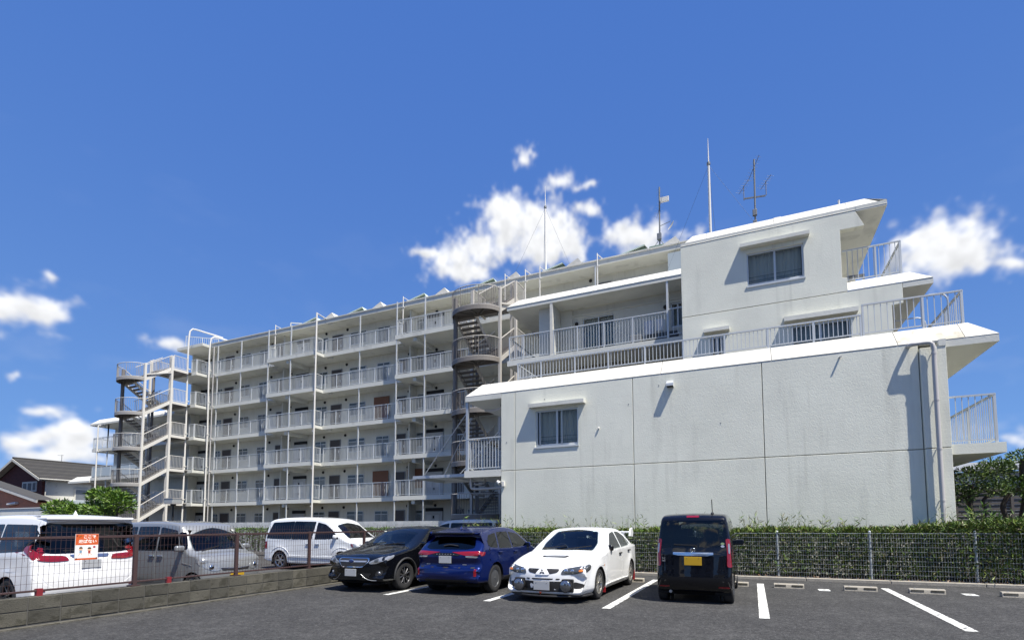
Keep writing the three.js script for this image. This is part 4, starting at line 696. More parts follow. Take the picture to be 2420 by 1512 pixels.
  part('dashboard', [rbx(o.cabin[0][0] - 0.35, o.cabin[0][0] - 0.02, o.belt - 0.26, o.belt - 0.06, -(W - o.tumble - 0.12), W - o.tumble - 0.12, 0.05)], lining, t);
  part('steering_wheel', [new THREE.TorusGeometry(0.17, 0.016, 6, 24).rotateY(Math.PI / 2 - 0.0).rotateZ(0.35).translate(o.cabin[0][0] - 0.45, o.belt - 0.03, 0.34)], trimBlack, t);
  for (const wx of o.wheels) for (const s of [-1, 1]) {
    part('wheel_arch', [new THREE.CylinderGeometry(o.arch - 0.004, o.arch - 0.004, 0.30, 36, 1, true, -Math.PI / 2 - 0.35, Math.PI + 0.7).rotateX(-Math.PI / 2).translate(wx, o.wheelY ?? o.r, s * (W - 0.20)), new THREE.CircleGeometry(o.arch, 32).translate(wx, o.wheelY ?? o.r, s * (W - 0.272))], wellBlack, t);
    wheelGroup(t, wx, o.r, s * (W - 0.115), o.r, 0.2, o.rim);
  }
  part('underbody', [bx(x0 + 0.35, x1 - 0.35, o.sill - 0.06, o.sill + 0.1, -W * 0.8, W * 0.8)], wellBlack, t);
  // --- pieces laid on the body surface ---
  const ray = new THREE.Ray(), DIR = { front: V3(-1, 0, 0), rear: V3(1, 0, 0), right: V3(0, 0, -1), left: V3(0, 0, 1), top: V3(0, -1, 0) };
  const hit = (dir, u, v) => { const d = DIR[dir]; if (dir === 'front') ray.origin.set(8, v, u); else if (dir === 'rear') ray.origin.set(-8, v, u); else if (dir === 'right') ray.origin.set(u, v, 8); else if (dir === 'left') ray.origin.set(u, v, -8); else ray.origin.set(u, 8, v); ray.direction.copy(d); const h = bvh.raycastFirst(ray, THREE.DoubleSide); return h ? h.point : null; };
  const patch = (nm, dir, poly, mat, q = {}) => {
    poly = roundPoly(poly, q.round === 0 ? 0.008 : q.rad ?? 0.045);
    const cx = poly.reduce((s, p) => s + p[0], 0) / poly.length, cy = poly.reduce((s, p) => s + p[1], 0) / poly.length;
    const sg = new THREE.ShapeGeometry(new THREE.Shape(poly.map((p) => new THREE.Vector2(...p))));
    let tri = []; { const p = sg.attributes.position, ix = sg.index; for (let i = 0; i < ix.count; i += 3) tri.push([0, 1, 2].map((k) => [p.getX(ix.getX(i + k)), p.getY(ix.getX(i + k))])); }
    for (let n = 0; n < (q.sub ?? 2); n++) { const nt = []; const mid = (a, b) => [(a[0] + b[0]) / 2, (a[1] + b[1]) / 2]; for (const [a, b, c] of tri) { const d = mid(a, b), e = mid(b, c), f = mid(c, a); nt.push([a, d, f], [d, b, e], [f, e, c], [d, e, f]); } tri = nt; }
    const cache = new Map(), eps = q.eps ?? 0.004, d = DIR[dir];
    const lift = (p, depth) => { const k = p[0].toFixed(5) + ',' + p[1].toFixed(5); let h = cache.get(k); if (!h) { for (let s = 1; s > 0.2 && !h; s -= 0.04) h = hit(dir, cx + (p[0] - cx) * s, cy + (p[1] - cy) * s); h = h ? h.clone() : V3(0, 0, 0); cache.set(k, h); } return [h.x - d.x * (eps - depth), h.y - d.y * (eps - depth), h.z - d.z * (eps - depth)]; };
    let flip = null; const P3 = [], edges = new Map(), key = (a) => a[0].toFixed(5) + ',' + a[1].toFixed(5);
    for (const [a, b, c] of tri) { const A = lift(a, 0), Bq = lift(b, 0), Cq = lift(c, 0); if (flip === null) flip = V3(...Bq).sub(V3(...A)).cross(V3(...Cq).sub(V3(...A))).dot(d) > 0; if (flip) P3.push(...A, ...Cq, ...Bq); else P3.push(...A, ...Bq, ...Cq); for (const [m, n] of [[a, b], [b, c], [c, a]]) { const r = key(n) + '|' + key(m); if (edges.has(r)) edges.delete(r); else edges.set(key(m) + '|' + key(n), [m, n]); } }
    const nTop = P3.length / 9;
    for (const [m, n] of edges.values()) { const a = lift(m, 0), b = lift(n, 0), a2 = lift(m, 0.02 + eps), b2 = lift(n, 0.02 + eps); if (flip) P3.push(...a, ...b, ...a2, ...b, ...b2, ...a2); else P3.push(...a, ...a2, ...b, ...b, ...a2, ...b2); }
    const g = new THREE.BufferGeometry(); g.setAttribute('position', new THREE.Float32BufferAttribute(P3, 3)); g.computeVertexNormals();
    // smooth normals over the face itself
    { const p = g.attributes.position, nn = g.attributes.normal, acc = new Map(), kk = (i) => p.getX(i).toFixed(4) + p.getY(i).toFixed(4) + p.getZ(i).toFixed(4); for (let i = 0; i < nTop * 3; i++) { const k = kk(i), v = acc.get(k) || V3(); v.add(V3(nn.getX(i), nn.getY(i), nn.getZ(i))); acc.set(k, v); } for (let i = 0; i < nTop * 3; i++) { const v = acc.get(kk(i)).clone().normalize(); if (v.dot(d) > 0) v.negate(); nn.setXYZ(i, v.x, v.y, v.z); } }
    return part(nm, g, mat, q.parent || t, q.label ? { label: q.label } : {});
  };
  const both = (nm, poly, mat, q) => ['right', 'left'].map((s) => patch(nm, s, poly, mat, q));
  const pair = (nm, dir, poly, mat, q) => [1, -1].map((s) => patch(nm, dir, poly.map((p) => dir === 'top' ? [p[0], s * p[1]] : [s * p[0], p[1]]), mat, q));
  const mirrorAt = (x, y, w, mat) => [1, -1].forEach((s) => { const z = s * (w + 0.10), m = part('wing_mirror', [new RoundedBoxGeometry(0.12, 0.135, 0.20, 3, 0.05).translate(x, y, z)], mat, t); part('mirror_glass', [new RoundedBoxGeometry(0.01, 0.105, 0.165, 2, 0.004).translate(x - 0.06, y, z)], carGlassClear, m); part('mirror_arm', [beam([x + 0.02, y - 0.06, s * (w - 0.04)], [x + 0.01, y - 0.04, z - s * 0.04], 0.05, 0.03)], trimBlack, m); });
  const plateAt = (dir, y, x, mat, tilt = 0) => { const s = dir === 'front' ? 1 : -1, p = part('number_plate', [new RoundedBoxGeometry(0.012, 0.165, 0.33, 1, 0.004).rotateZ(tilt * s).translate(x, y, 0)], mat, t); part('plate_screw', [1, -1].map((q) => new THREE.CylinderGeometry(0.007, 0.007, 0.004, 8).rotateZ(Math.PI / 2).translate(x + s * 0.008, y + 0.055, q * 0.11)), chrome, p); return p; };
  const api = { t, patch, both, pair, mirrorAt, plateAt, side, hit, W, x0, x1 };
  for (const [nm, poly, mat] of o.windows) both(nm, poly, mat || tintDark, { round: 1, eps: 0.003 });
  for (const [nm, dir, poly, mat] of o.screens) patch(nm, dir, poly, mat || tintClear, { sub: 3, eps: nm === 'rear_window' ? 0.008 : 0.003 });
  if (o.doors) for (const [poly, hx, hy] of o.doors) for (const s of ['right', 'left']) { const d = patch('door', s, poly, o.paint, { eps: 0.0035, round: 0, sub: 3 }); const h = hit(s, hx, hy), z = h ? h.z : 0, q = Math.sign(z); part('handle', [new RoundedBoxGeometry(0.20, 0.035, 0.035, 2, 0.014).translate(hx, hy, z + q * 0.02)], o.handle || o.paint, d); }
  o.extra?.(api);
  return t;
}

// white rally style sedan, nose to the viewer
makeCar('rally_sedan', 'white sports sedan with round driving lamps and rear wing', [-3.60, 0, -11.0], -Math.PI / 2 - 0.02, {
  scale: 0.965, paint: paint([0.80, 0.805, 0.80]), width: 1.77, belt: 0.93, top: 1.45, tumble: 0.22, sill: 0.18, taper: 0.09, crownF: 0.26, crownR: 0.10, crownT: 0.035, rad: 0.05, handle: trimBlack,
  profile: [[1.95, 0.15], [2.18, 0.16], [2.25, 0.22], [2.26, 0.42], [2.24, 0.58], [2.17, 0.68], [2.02, 0.745], [1.6, 0.85], [1.15, 0.93], [0.92, 0.965], [0.55, 1.17], [0.2, 1.355], [-0.02, 1.415], [-0.4, 1.45], [-0.8, 1.43], [-1.08, 1.36], [-1.62, 1.08], [-1.75, 1.045], [-2.10, 1.03], [-2.20, 0.97], [-2.25, 0.6], [-2.20, 0.3], [-2.05, 0.2], [-1.6, 0.16], [0, 0.15], [1.5, 0.15]],
  wheels: [1.32, -1.305], r: 0.315, arch: 0.345, flares: [[1.32, 0.315, 0.345, 0.025], [-1.305, 0.315, 0.345, 0.03]],
  rim: { rim: 0.68, spokes: 12, sw: 0.05, sw1: 0.06, mat: M([0.55, 0.53, 0.48], 0.3, { metalness: 0.8 }), hub: trimBlack },
  cabin: [[0.80, 0.72], [0.78, 0.95], [0.12, 1.34], [-0.75, 1.36], [-1.15, 1.20], [-1.35, 1.02], [-1.30, 0.5], [0.3, 0.5]], seats: [-0.12, -1.0],
  screens: [['windscreen', 'top', [[0.93, -0.60], [1.0, 0], [0.93, 0.60], [0.60, 0.625], [0.14, 0.50], [0.08, 0], [0.14, -0.50], [0.60, -0.625]]], ['rear_window', 'top', [[-1.10, -0.48], [-1.06, 0], [-1.10, 0.48], [-1.58, 0.58], [-1.60, 0], [-1.58, -0.58]]]],
  windows: [['side_window', [[0.62, 0.965], [0.10, 1.30], [-0.28, 1.345], [-0.36, 0.975]], tintClear], ['side_window', [[-0.42, 0.975], [-0.36, 1.345], [-0.72, 1.325], [-1.08, 1.21], [-1.18, 1.0]], tintClear], ['quarter_window', [[-1.22, 1.005], [-1.12, 1.19], [-1.32, 1.05]], tintClear]],
  doors: [[[[0.86, 0.90], [0.90, 0.55], [0.80, 0.26], [-0.40, 0.26], [-0.40, 0.945]], -0.25, 0.85], [[[-0.42, 0.945], [-0.42, 0.26], [-0.88, 0.26], [-1.02, 0.55], [-1.22, 0.72], [-1.25, 0.965]], -1.08, 0.88]],
  extra: ({ t, patch, both, pair, mirrorAt, plateAt, hit }) => {
    for (const z of [0.28, -0.30]) part('wiper', [beam([0.98, 0.985, z + 0.25], [0.82, 1.045, z - 0.25], 0.018, 0.02)], trimBlack, t);
    for (const z of [-0.42, 0.42]) part('inspection_sticker', [new RoundedBoxGeometry(0.03, 0.006, 0.07, 1, 0.002).rotateZ(-0.5).translate(0.22, 1.352, z)], M([0.5, 0.62, 0.55], 0.6), t);
    // bonnet, shut lines and outlet
    patch('bonnet', 'top', [[0.96, -0.66], [1.03, 0], [0.96, 0.66], [1.5, 0.66], [2.03, 0.52], [2.16, 0], [2.03, -0.52], [1.5, -0.66]], paint([0.80, 0.805, 0.80]), { eps: 0.004, sub: 3 });
    const v = patch('bonnet_outlet', 'top', [[1.50, -0.30], [1.54, 0.30], [1.64, 0.22], [1.66, -0.26]], trimBlack, { eps: 0.010 });
    patch('outlet_mesh', 'top', [[1.525, -0.25], [1.555, 0.24], [1.62, 0.19], [1.635, -0.22]], silverTrim, { eps: 0.014, parent: v });
    // face
    pair('headlamp', 'front', [[0.80, 0.60], [0.76, 0.72], [0.40, 0.655], [0.355, 0.545], [0.62, 0.555]], lampDark, { eps: 0.006, round: 1 }).forEach((l, i) => { const s = i ? -1 : 1; for (const [z, r] of [[0.46, 0.045], [0.58, 0.04]]) { const h = hit('front', s * z, 0.615); part('bulb', [new THREE.SphereGeometry(r, 12, 8).scale(0.4, 1, 1).translate(h.x + 0.004, 0.612, s * z)], chrome, l); } patch('indicator', 'front', [[0.70, 0.60], [0.79, 0.61], [0.77, 0.66], [0.70, 0.645]].map((p) => [s * p[0], p[1]]), lampAmber, { eps: 0.010, parent: l }); });
    both('headlamp_wrap', [[2.04, 0.69], [1.78, 0.745], [1.80, 0.64], [2.02, 0.58]], lampDark, { eps: 0.005 });
    patch('grille', 'front', [[-0.34, 0.655], [0.34, 0.655], [0.30, 0.585], [0.14, 0.555], [-0.14, 0.555], [-0.30, 0.585]], trimBlack, { eps: 0.006 });
    patch('nose_crest', 'front', [[-0.055, 0.67], [0.055, 0.67], [0.16, 0.54], [-0.16, 0.54]], paint([0.80, 0.805, 0.80]), { eps: 0.016 });
    const eh = hit('front', 0, 0.60).x + 0.026, dia = (a) => { const s = new THREE.Shape(); s.moveTo(0, 0); s.lineTo(0.021, 0.03); s.lineTo(0, 0.062); s.lineTo(-0.021, 0.03); s.closePath(); return new THREE.ExtrudeGeometry(s, { depth: 0.006, bevelEnabled: false }).rotateZ(a); };
    part('emblem', [dia(0), dia(Math.PI * 2 / 3), dia(-Math.PI * 2 / 3)].map((g) => g.rotateY(Math.PI / 2).translate(eh, 0.595, 0)), M([0.35, 0.36, 0.38], 0.25, { metalness: 0.9 }), t);
    patch('upper_slot', 'front', [[-0.36, 0.475], [0.36, 0.475], [0.34, 0.45], [-0.34, 0.45]], trimBlack, { eps: 0.005 });
    patch('lower_intake', 'front', [[-0.56, 0.42], [0.56, 0.42], [0.50, 0.22], [-0.50, 0.22]], trimBlack, { eps: 0.005 });
    pair('side_duct', 'front', [[0.60, 0.42], [0.80, 0.36], [0.74, 0.28], [0.60, 0.28]], trimBlack, { eps: 0.005 });
    plateAt('front', 0.335, hit('front', 0, 0.335).x + 0.03, plateWhite);
    for (const s of [-1, 1]) { const h = hit('front', s * 0.49, 0.35).x, l = part('driving_lamp', [new THREE.CylinderGeometry(0.125, 0.10, 0.14, 24).rotateZ(-Math.PI / 2).translate(h + 0.05, 0.345, s * 0.49)], trimBlack, t); part('lamp_lens', [new THREE.SphereGeometry(0.112, 20, 10, 0, 6.2832, 0, 1.4).scale(1, 0.35, 1).rotateZ(-Math.PI / 2).translate(h + 0.112, 0.345, s * 0.49)], M([0.30, 0.31, 0.33], 0.07, { metalness: 0.9 }), l); part('lamp_bracket', [rbx(h - 0.02, h + 0.03, 0.22, 0.47, s * 0.49 - 0.13, s * 0.49 + 0.13, 0.02)], trimBlack, l); }
    part('front_lip', [tube([[1.75, 0.15, -0.85], [2.03, 0.145, -0.74], [2.22, 0.14, -0.4], [2.285, 0.14, 0], [2.22, 0.14, 0.4], [2.03, 0.145, 0.74], [1.75, 0.15, 0.85]], 0.022, 40, 6)], trimBlack, t);
    part('tow_hook', [new THREE.ConeGeometry(0.03, 0.05, 3).rotateX(Math.PI).translate(2.29, 0.19, 0.02)], M([0.6, 0.09, 0.02], 0.5), t);
    mirrorAt(0.50, 0.99, 0.74, trimGloss);
    both('side_skirt', [[0.92, 0.26], [-0.92, 0.26], [-0.92, 0.17], [0.92, 0.17]], paint([0.80, 0.805, 0.80]), { eps: 0.02, round: 0 });
    both('side_marker', [[0.98, 0.66], [1.01, 0.69], [1.03, 0.64]], lampAmber, { round: 0, sub: 1 });
    for (const x of [0.92, -1.72]) for (const s of [-1, 1]) part('mud_flap', [rbx(x - 0.006, x + 0.006, 0.09, 0.34, s * 0.80 - 0.07, s * 0.80 + 0.07, 0.004)], M([0.34, 0.012, 0.018], 0.6), t);
    // rear wing
    part('rear_wing', [rbx(-2.22, -2.0, 1.29, 1.325, -0.66, 0.66, 0.012)], paint([0.80, 0.805, 0.80]), t);
    for (const s of [-1, 1]) part('wing_end_plate', [slabShape([[-2.30, 1.17], [-1.98, 1.20], [-2.02, 1.30], [-2.10, 1.40], [-2.26, 1.42], [-2.34, 1.30]], null, 0.03, 0.008).translate(0, 0, s * 0.68 - 0.015)], paint([0.80, 0.805, 0.80]), t);
    for (const s of [-1, 1]) part('wing_stay', [rbx(-2.14, -2.02, 1.02, 1.30, s * 0.50 - 0.02, s * 0.50 + 0.02, 0.01)], paint([0.80, 0.805, 0.80]), t);
    pair('tail_lamp', 'rear', [[0.50, 0.92], [0.78, 0.90], [0.76, 0.72], [0.50, 0.74]], lampRed);
  },
});

// black box van, tail to the viewer
makeCar('box_van', 'black tall kei car with yellow plate seen from behind', [-1.03, 0, -11.32], Math.PI / 2, {
  scale: 0.935, paint: paint([0.003, 0.0035, 0.006]), width: 1.475, belt: 1.05, top: 1.79, tumble: 0.10, sill: 0.2, taper: 0.03, crownF: 0.10, crownR: 0.06, crownT: 0.03, rad: 0.06,
  profile: [[1.50, 0.2], [1.64, 0.24], [1.70, 0.4], [1.70, 0.72], [1.62, 0.88], [1.35, 0.98], [1.12, 1.05], [0.62, 1.62], [0.42, 1.72], [0.1, 1.775], [-0.8, 1.79], [-1.35, 1.765], [-1.52, 1.70], [-1.58, 1.60], [-1.64, 1.08], [-1.68, 0.98], [-1.69, 0.70], [-1.71, 0.55], [-1.71, 0.42], [-1.66, 0.28], [-1.55, 0.2], [0, 0.18]],
  wheels: [1.26, -1.26], r: 0.28, arch: 0.315, rim: { rim: 0.66, spokes: 8, sw: 0.1, sw1: 0.12, mat: silverTrim },
  cabin: [[1.0, 0.85], [0.98, 1.05], [0.58, 1.6], [0.1, 1.70], [-1.3, 1.70], [-1.5, 1.58], [-1.58, 1.05], [-1.55, 0.75], [0.5, 0.6]], seats: [0.05, -0.95],
  screens: [['windscreen', 'top', [[1.12, -0.55], [1.16, 0], [1.12, 0.55], [0.62, 0.52], [0.60, 0], [0.62, -0.52]]], ['rear_window', 'rear', [[-0.60, 1.62], [0.60, 1.62], [0.655, 1.10], [-0.655, 1.10]], tintDark]],
  windows: [['side_window', [[0.95, 1.10], [0.58, 1.55], [0.02, 1.62], [0.02, 1.08]]], ['side_window', [[-0.05, 1.08], [-0.05, 1.62], [-0.85, 1.62], [-0.85, 1.08]]], ['side_window', [[-0.92, 1.08], [-0.92, 1.61], [-1.42, 1.58], [-1.48, 1.08]]]],
  doors: [[[[0.95, 1.04], [0.95, 0.35], [0.85, 0.24], [0.02, 0.24], [0.02, 1.06]], 0.16, 0.95], [[[-0.03, 1.06], [-0.03, 0.24], [-0.88, 0.24], [-0.98, 0.6], [-0.98, 1.06]], -0.75, 0.95]],
  extra: ({ t, patch, pair, mirrorAt, plateAt, hit }) => {
    const black = paint([0.003, 0.0035, 0.006]);
    const gate = patch('tailgate', 'rear', [[-0.68, 1.085], [0.68, 1.085], [0.69, 0.62], [0.60, 0.34], [-0.60, 0.34], [-0.69, 0.62]], black, { eps: 0.004, sub: 3 });
    patch('high_brake_lamp', 'rear', [[-0.12, 1.725], [0.12, 1.725], [0.12, 1.685], [-0.12, 1.685]], lampRed, { eps: 0.012, round: 0 });
    pair('tail_lamp', 'rear', [[0.60, 1.27], [0.70, 1.26], [0.725, 1.0], [0.73, 0.72], [0.62, 0.72], [0.63, 1.0]], lampRed, { eps: 0.018 }).forEach((l, i) => { const s = i ? -1 : 1; patch('clear_lens', 'rear', [[0.645, 1.18], [0.68, 1.17], [0.685, 0.98], [0.655, 0.98]].map((p) => [s * p[0], p[1]]), lampClear, { eps: 0.024, parent: l }); });
    patch('chrome_bar', 'rear', [[-0.38, 1.00], [0.38, 1.00], [0.38, 0.955], [0.28, 0.935], [-0.28, 0.935], [-0.38, 0.955]], chrome, { eps: 0.022, round: 0 });
    const xr = hit('rear', 0, 1.04).x - 0.014;
    part('emblem', [beam([xr, 1.015, -0.026], [xr, 1.065, -0.034], 0.01, 0.014), beam([xr, 1.015, 0.026], [xr, 1.065, 0.034], 0.01, 0.014), bx(xr - 0.006, xr + 0.005, 1.036, 1.046, -0.026, 0.026)], chrome, t);
    part('emblem_surround', [new THREE.TorusGeometry(0.046, 0.006, 6, 20).scale(0.95, 0.85, 1).rotateY(Math.PI / 2).translate(xr, 1.04, 0)], chrome, t);
    const xn = hit('rear', 0.57, 0.86).x - 0.012; // the letter badge sits on the viewer's left
    part('letter_badge', [bx(xn - 0.004, xn + 0.006, 0.84, 0.90, -0.592, -0.582), bx(xn - 0.004, xn + 0.006, 0.84, 0.90, -0.548, -0.538), beam([xn, 0.897, -0.590], [xn, 0.843, -0.540], 0.01, 0.010)], chrome, t);
    part('letter_badge_foot', [bx(xn - 0.004, xn + 0.006, 0.815, 0.83, -0.595, -0.535)], silverTrim, t);
    const pr = patch('plate_recess', 'rear', [[-0.24, 0.93], [0.24, 0.93], [0.20, 0.72], [-0.20, 0.72]], trimGloss, { eps: 0.012 });
    plateAt('rear', 0.83, hit('rear', 0, 0.83).x - 0.02, plateYellow, 0);
    part('rear_wiper', [beam([hit('rear', 0, 1.14).x - 0.03, 1.135, 0.05], [hit('rear', -0.3, 1.16).x - 0.03, 1.15, -0.36], 0.02, 0.025)], trimBlack, t);
    patch('rear_bumper', 'rear', [[-0.70, 0.58], [0.70, 0.58], [0.71, 0.30], [-0.71, 0.30]], black, { eps: 0.012, round: 0, sub: 3 });
    pair('reflector', 'rear', [[0.46, 0.345], [0.66, 0.335], [0.66, 0.31], [0.46, 0.315]], lampRed, { eps: 0.02, round: 0 });
    for (const [y, m] of [[1.17, M([0.30, 0.42, 0.22], 0.6)], [1.12, M([0.5, 0.55, 0.66], 0.6)]]) part('window_sticker', [new THREE.CylinderGeometry(0.035, 0.035, 0.004, 16).rotateZ(Math.PI / 2).scale(1, 0.65, 1).translate(hit('rear', 0.55, y).x - 0.014, y, 0.55)], m, t);
    mirrorAt(0.92, 1.12, 0.70, black);
    part('aerial', [rod([-1.30, 1.76, 0.36], [-1.42, 2.04, 0.36], 0.008, 6)], trimBlack, t);
    part('aerial_base', [new THREE.CylinderGeometry(0.025, 0.035, 0.03, 12).translate(-1.30, 1.77, 0.36)], trimBlack, t);
    part('exhaust', [rod([-1.62, 0.22, -0.45], [-1.40, 0.22, -0.45], 0.03, 10)], silverTrim, t);
  },
});

// dark blue crossover, tail to the viewer
makeCar('blue_suv', 'glossy dark blue SUV seen from behind, parked between black crossover and white sedan', [-5.98, 0, -11.05], Math.PI / 2 + 0.02, {
  scale: 0.905, paint: paint([0.003, 0.011, 0.085], { metal: 0.3, rough: 0.3 }), width: 1.80, belt: 1.00, top: 1.58, tumble: 0.24, sill: 0.24, taper: 0.06, crownF: 0.2, crownR: 0.14, crownT: 0.04, rad: 0.06,
  profile: [[1.95, 0.24], [2.15, 0.3], [2.2, 0.5], [2.18, 0.75], [2.05, 0.9], [1.3, 1.02], [1.05, 1.07], [0.3, 1.48], [0.05, 1.555], [-0.4, 1.585], [-1.0, 1.56], [-1.55, 1.48], [-1.80, 1.42], [-1.84, 1.385], [-1.72, 1.35], [-2.06, 1.04], [-2.14, 0.98], [-2.18, 0.86], [-2.13, 0.74], [-2.14, 0.66], [-2.22, 0.60], [-2.24, 0.42], [-2.16, 0.30], [-2.0, 0.26], [0, 0.24]],
  wheels: [1.33, -1.33], r: 0.345, arch: 0.385, flares: [[1.33, 0.345, 0.385, 0.02], [-1.33, 0.345, 0.385, 0.03]],
  rim: { rim: 0.66, spokes: 9, sw: 0.09, sw1: 0.13, mat: M([0.16, 0.165, 0.17], 0.4, { metalness: 0.6 }), spokeMat: M([0.24, 0.245, 0.25], 0.4, { metalness: 0.6 }), cover: true },
  cabin: [[0.85, 0.8], [0.85, 1.0], [0.25, 1.42], [-0.4, 1.49], [-1.35, 1.42], [-1.55, 1.3], [-1.88, 1.05], [-1.80, 0.8], [0.3, 0.6]], seats: [-0.1, -1.0],
  screens: [['windscreen', 'top', [[1.02, -0.62], [1.08, 0], [1.02, 0.62], [0.35, 0.54], [0.30, 0], [0.35, -0.54]]], ['rear_window', 'rear', [[-0.55, 1.33], [0.55, 1.33], [0.66, 1.08], [0.5, 1.045], [-0.5, 1.045], [-0.66, 1.08]], tintDark]],
  windows: [['side_window', [[0.72, 1.05], [0.22, 1.37], [-0.30, 1.44], [-0.34, 1.03]]], ['side_window', [[-0.40, 1.03], [-0.36, 1.44], [-0.98, 1.43], [-1.12, 1.04]]], ['quarter_window', [[-1.18, 1.05], [-1.05, 1.42], [-1.45, 1.36], [-1.62, 1.18], [-1.55, 1.08]]]],
  doors: [[[[0.92, 1.0], [0.95, 0.6], [0.85, 0.36], [-0.36, 0.36], [-0.36, 1.01]], -0.22, 0.93], [[[-0.39, 1.01], [-0.39, 0.36], [-0.90, 0.36], [-1.02, 0.6], [-1.25, 0.8], [-1.25, 1.02]], -1.1, 0.95]],
  extra: ({ t, patch, both, pair, mirrorAt, plateAt, hit }) => {
    const blue = paint([0.003, 0.011, 0.085], { metal: 0.3, rough: 0.3 });
    const g = patch('tailgate', 'rear', [[-0.71, 1.035], [0.71, 1.035], [0.72, 0.80], [0.62, 0.62], [-0.62, 0.62], [-0.72, 0.80]], blue, { eps: 0.004, sub: 3 });
    part('roof_spoiler', [rbx(-1.90, -1.62, 1.385, 1.43, -0.56, 0.56, 0.02)], trimGloss, t);
    pair('tail_lamp', 'rear', [[0.14, 0.985], [0.50, 1.00], [0.84, 1.01], [0.82, 0.90], [0.52, 0.905], [0.34, 0.945]], lampRed, { eps: 0.014 }).forEach((l, i) => { const s = i ? -1 : 1; patch('reverse_lens', 'rear', [[0.50, 0.90], [0.80, 0.89], [0.78, 0.855], [0.52, 0.86]].map((p) => [s * p[0], p[1]]), lampClear, { eps: 0.012, parent: l }); });
    both('tail_lamp_wrap', [[-2.02, 0.99], [-1.80, 0.985], [-1.86, 0.90], [-2.02, 0.89]], lampRed, { eps: 0.006 });
    patch('garnish', 'rear', [[-0.40, 0.965], [0.40, 0.965], [0.36, 0.90], [-0.36, 0.90]], trimGloss, { eps: 0.012 });
    const xl = hit('rear', 0, 0.93).x - 0.016; for (let i = 0; i < 7; i++) { const z = (i - 3) * 0.075; part('garnish_letter', [bx(xl - 0.003, xl + 0.006, 0.925, 0.943, z - 0.011, z + 0.011)], silverTrim, t); }
    plateAt('rear', 0.81, hit('rear', 0, 0.81).x - 0.02, plateWhite);
    patch('plate_recess', 'rear', [[-0.24, 0.90], [0.24, 0.90], [0.20, 0.70], [-0.20, 0.70]], blue, { eps: 0.007 });
    part('rear_wiper', [tube([[hit('rear', -0.12, 1.12).x - 0.03, 1.115, -0.14], [hit('rear', 0.02, 1.14).x - 0.035, 1.14, 0.02], [hit('rear', 0.2, 1.12).x - 0.03, 1.118, 0.24]], 0.018, 16, 6)], trimBlack, t);
    for (const z of [-0.50, 0.47]) part('badge', [bx(hit('rear', z, 0.70).x - 0.012, hit('rear', z, 0.70).x, 0.69, 0.708, z - 0.05, z + 0.05)], silverTrim, t);
    patch('bumper_shadow_gap', 'rear', [[-0.72, 0.645], [0.72, 0.645], [0.72, 0.62], [-0.72, 0.62]], trimBlack, { eps: 0.006, round: 0 });
    patch('rear_bumper', 'rear', [[-0.76, 0.60], [0.76, 0.60], [0.78, 0.40], [0.60, 0.36], [-0.60, 0.36], [-0.78, 0.40]], blue, { eps: 0.016, sub: 3 });
    patch('diffuser', 'rear', [[-0.60, 0.37], [0.60, 0.37], [0.52, 0.27], [-0.52, 0.27]], trimBlack, { eps: 0.012 });
    pair('bumper_blade', 'rear', [[0.40, 0.41], [0.80, 0.43], [0.80, 0.37], [0.52, 0.345]], blue, { eps: 0.034 });
    pair('reflector', 'rear', [[0.73, 0.60], [0.78, 0.60], [0.78, 0.44], [0.73, 0.44]], lampRed, { eps: 0.024, round: 0 });
    mirrorAt(0.62, 1.07, 0.78, blue);
    both('side_sill', [[0.93, 0.36], [-0.93, 0.36], [-0.93, 0.25], [0.93, 0.25]], trimBlack, { eps: 0.012, round: 0 });
    part('shark_fin', [new THREE.ConeGeometry(0.035, 0.09, 8).scale(2, 1, 0.6).translate(-1.42, 1.55, 0)], blue, t);
  },
});

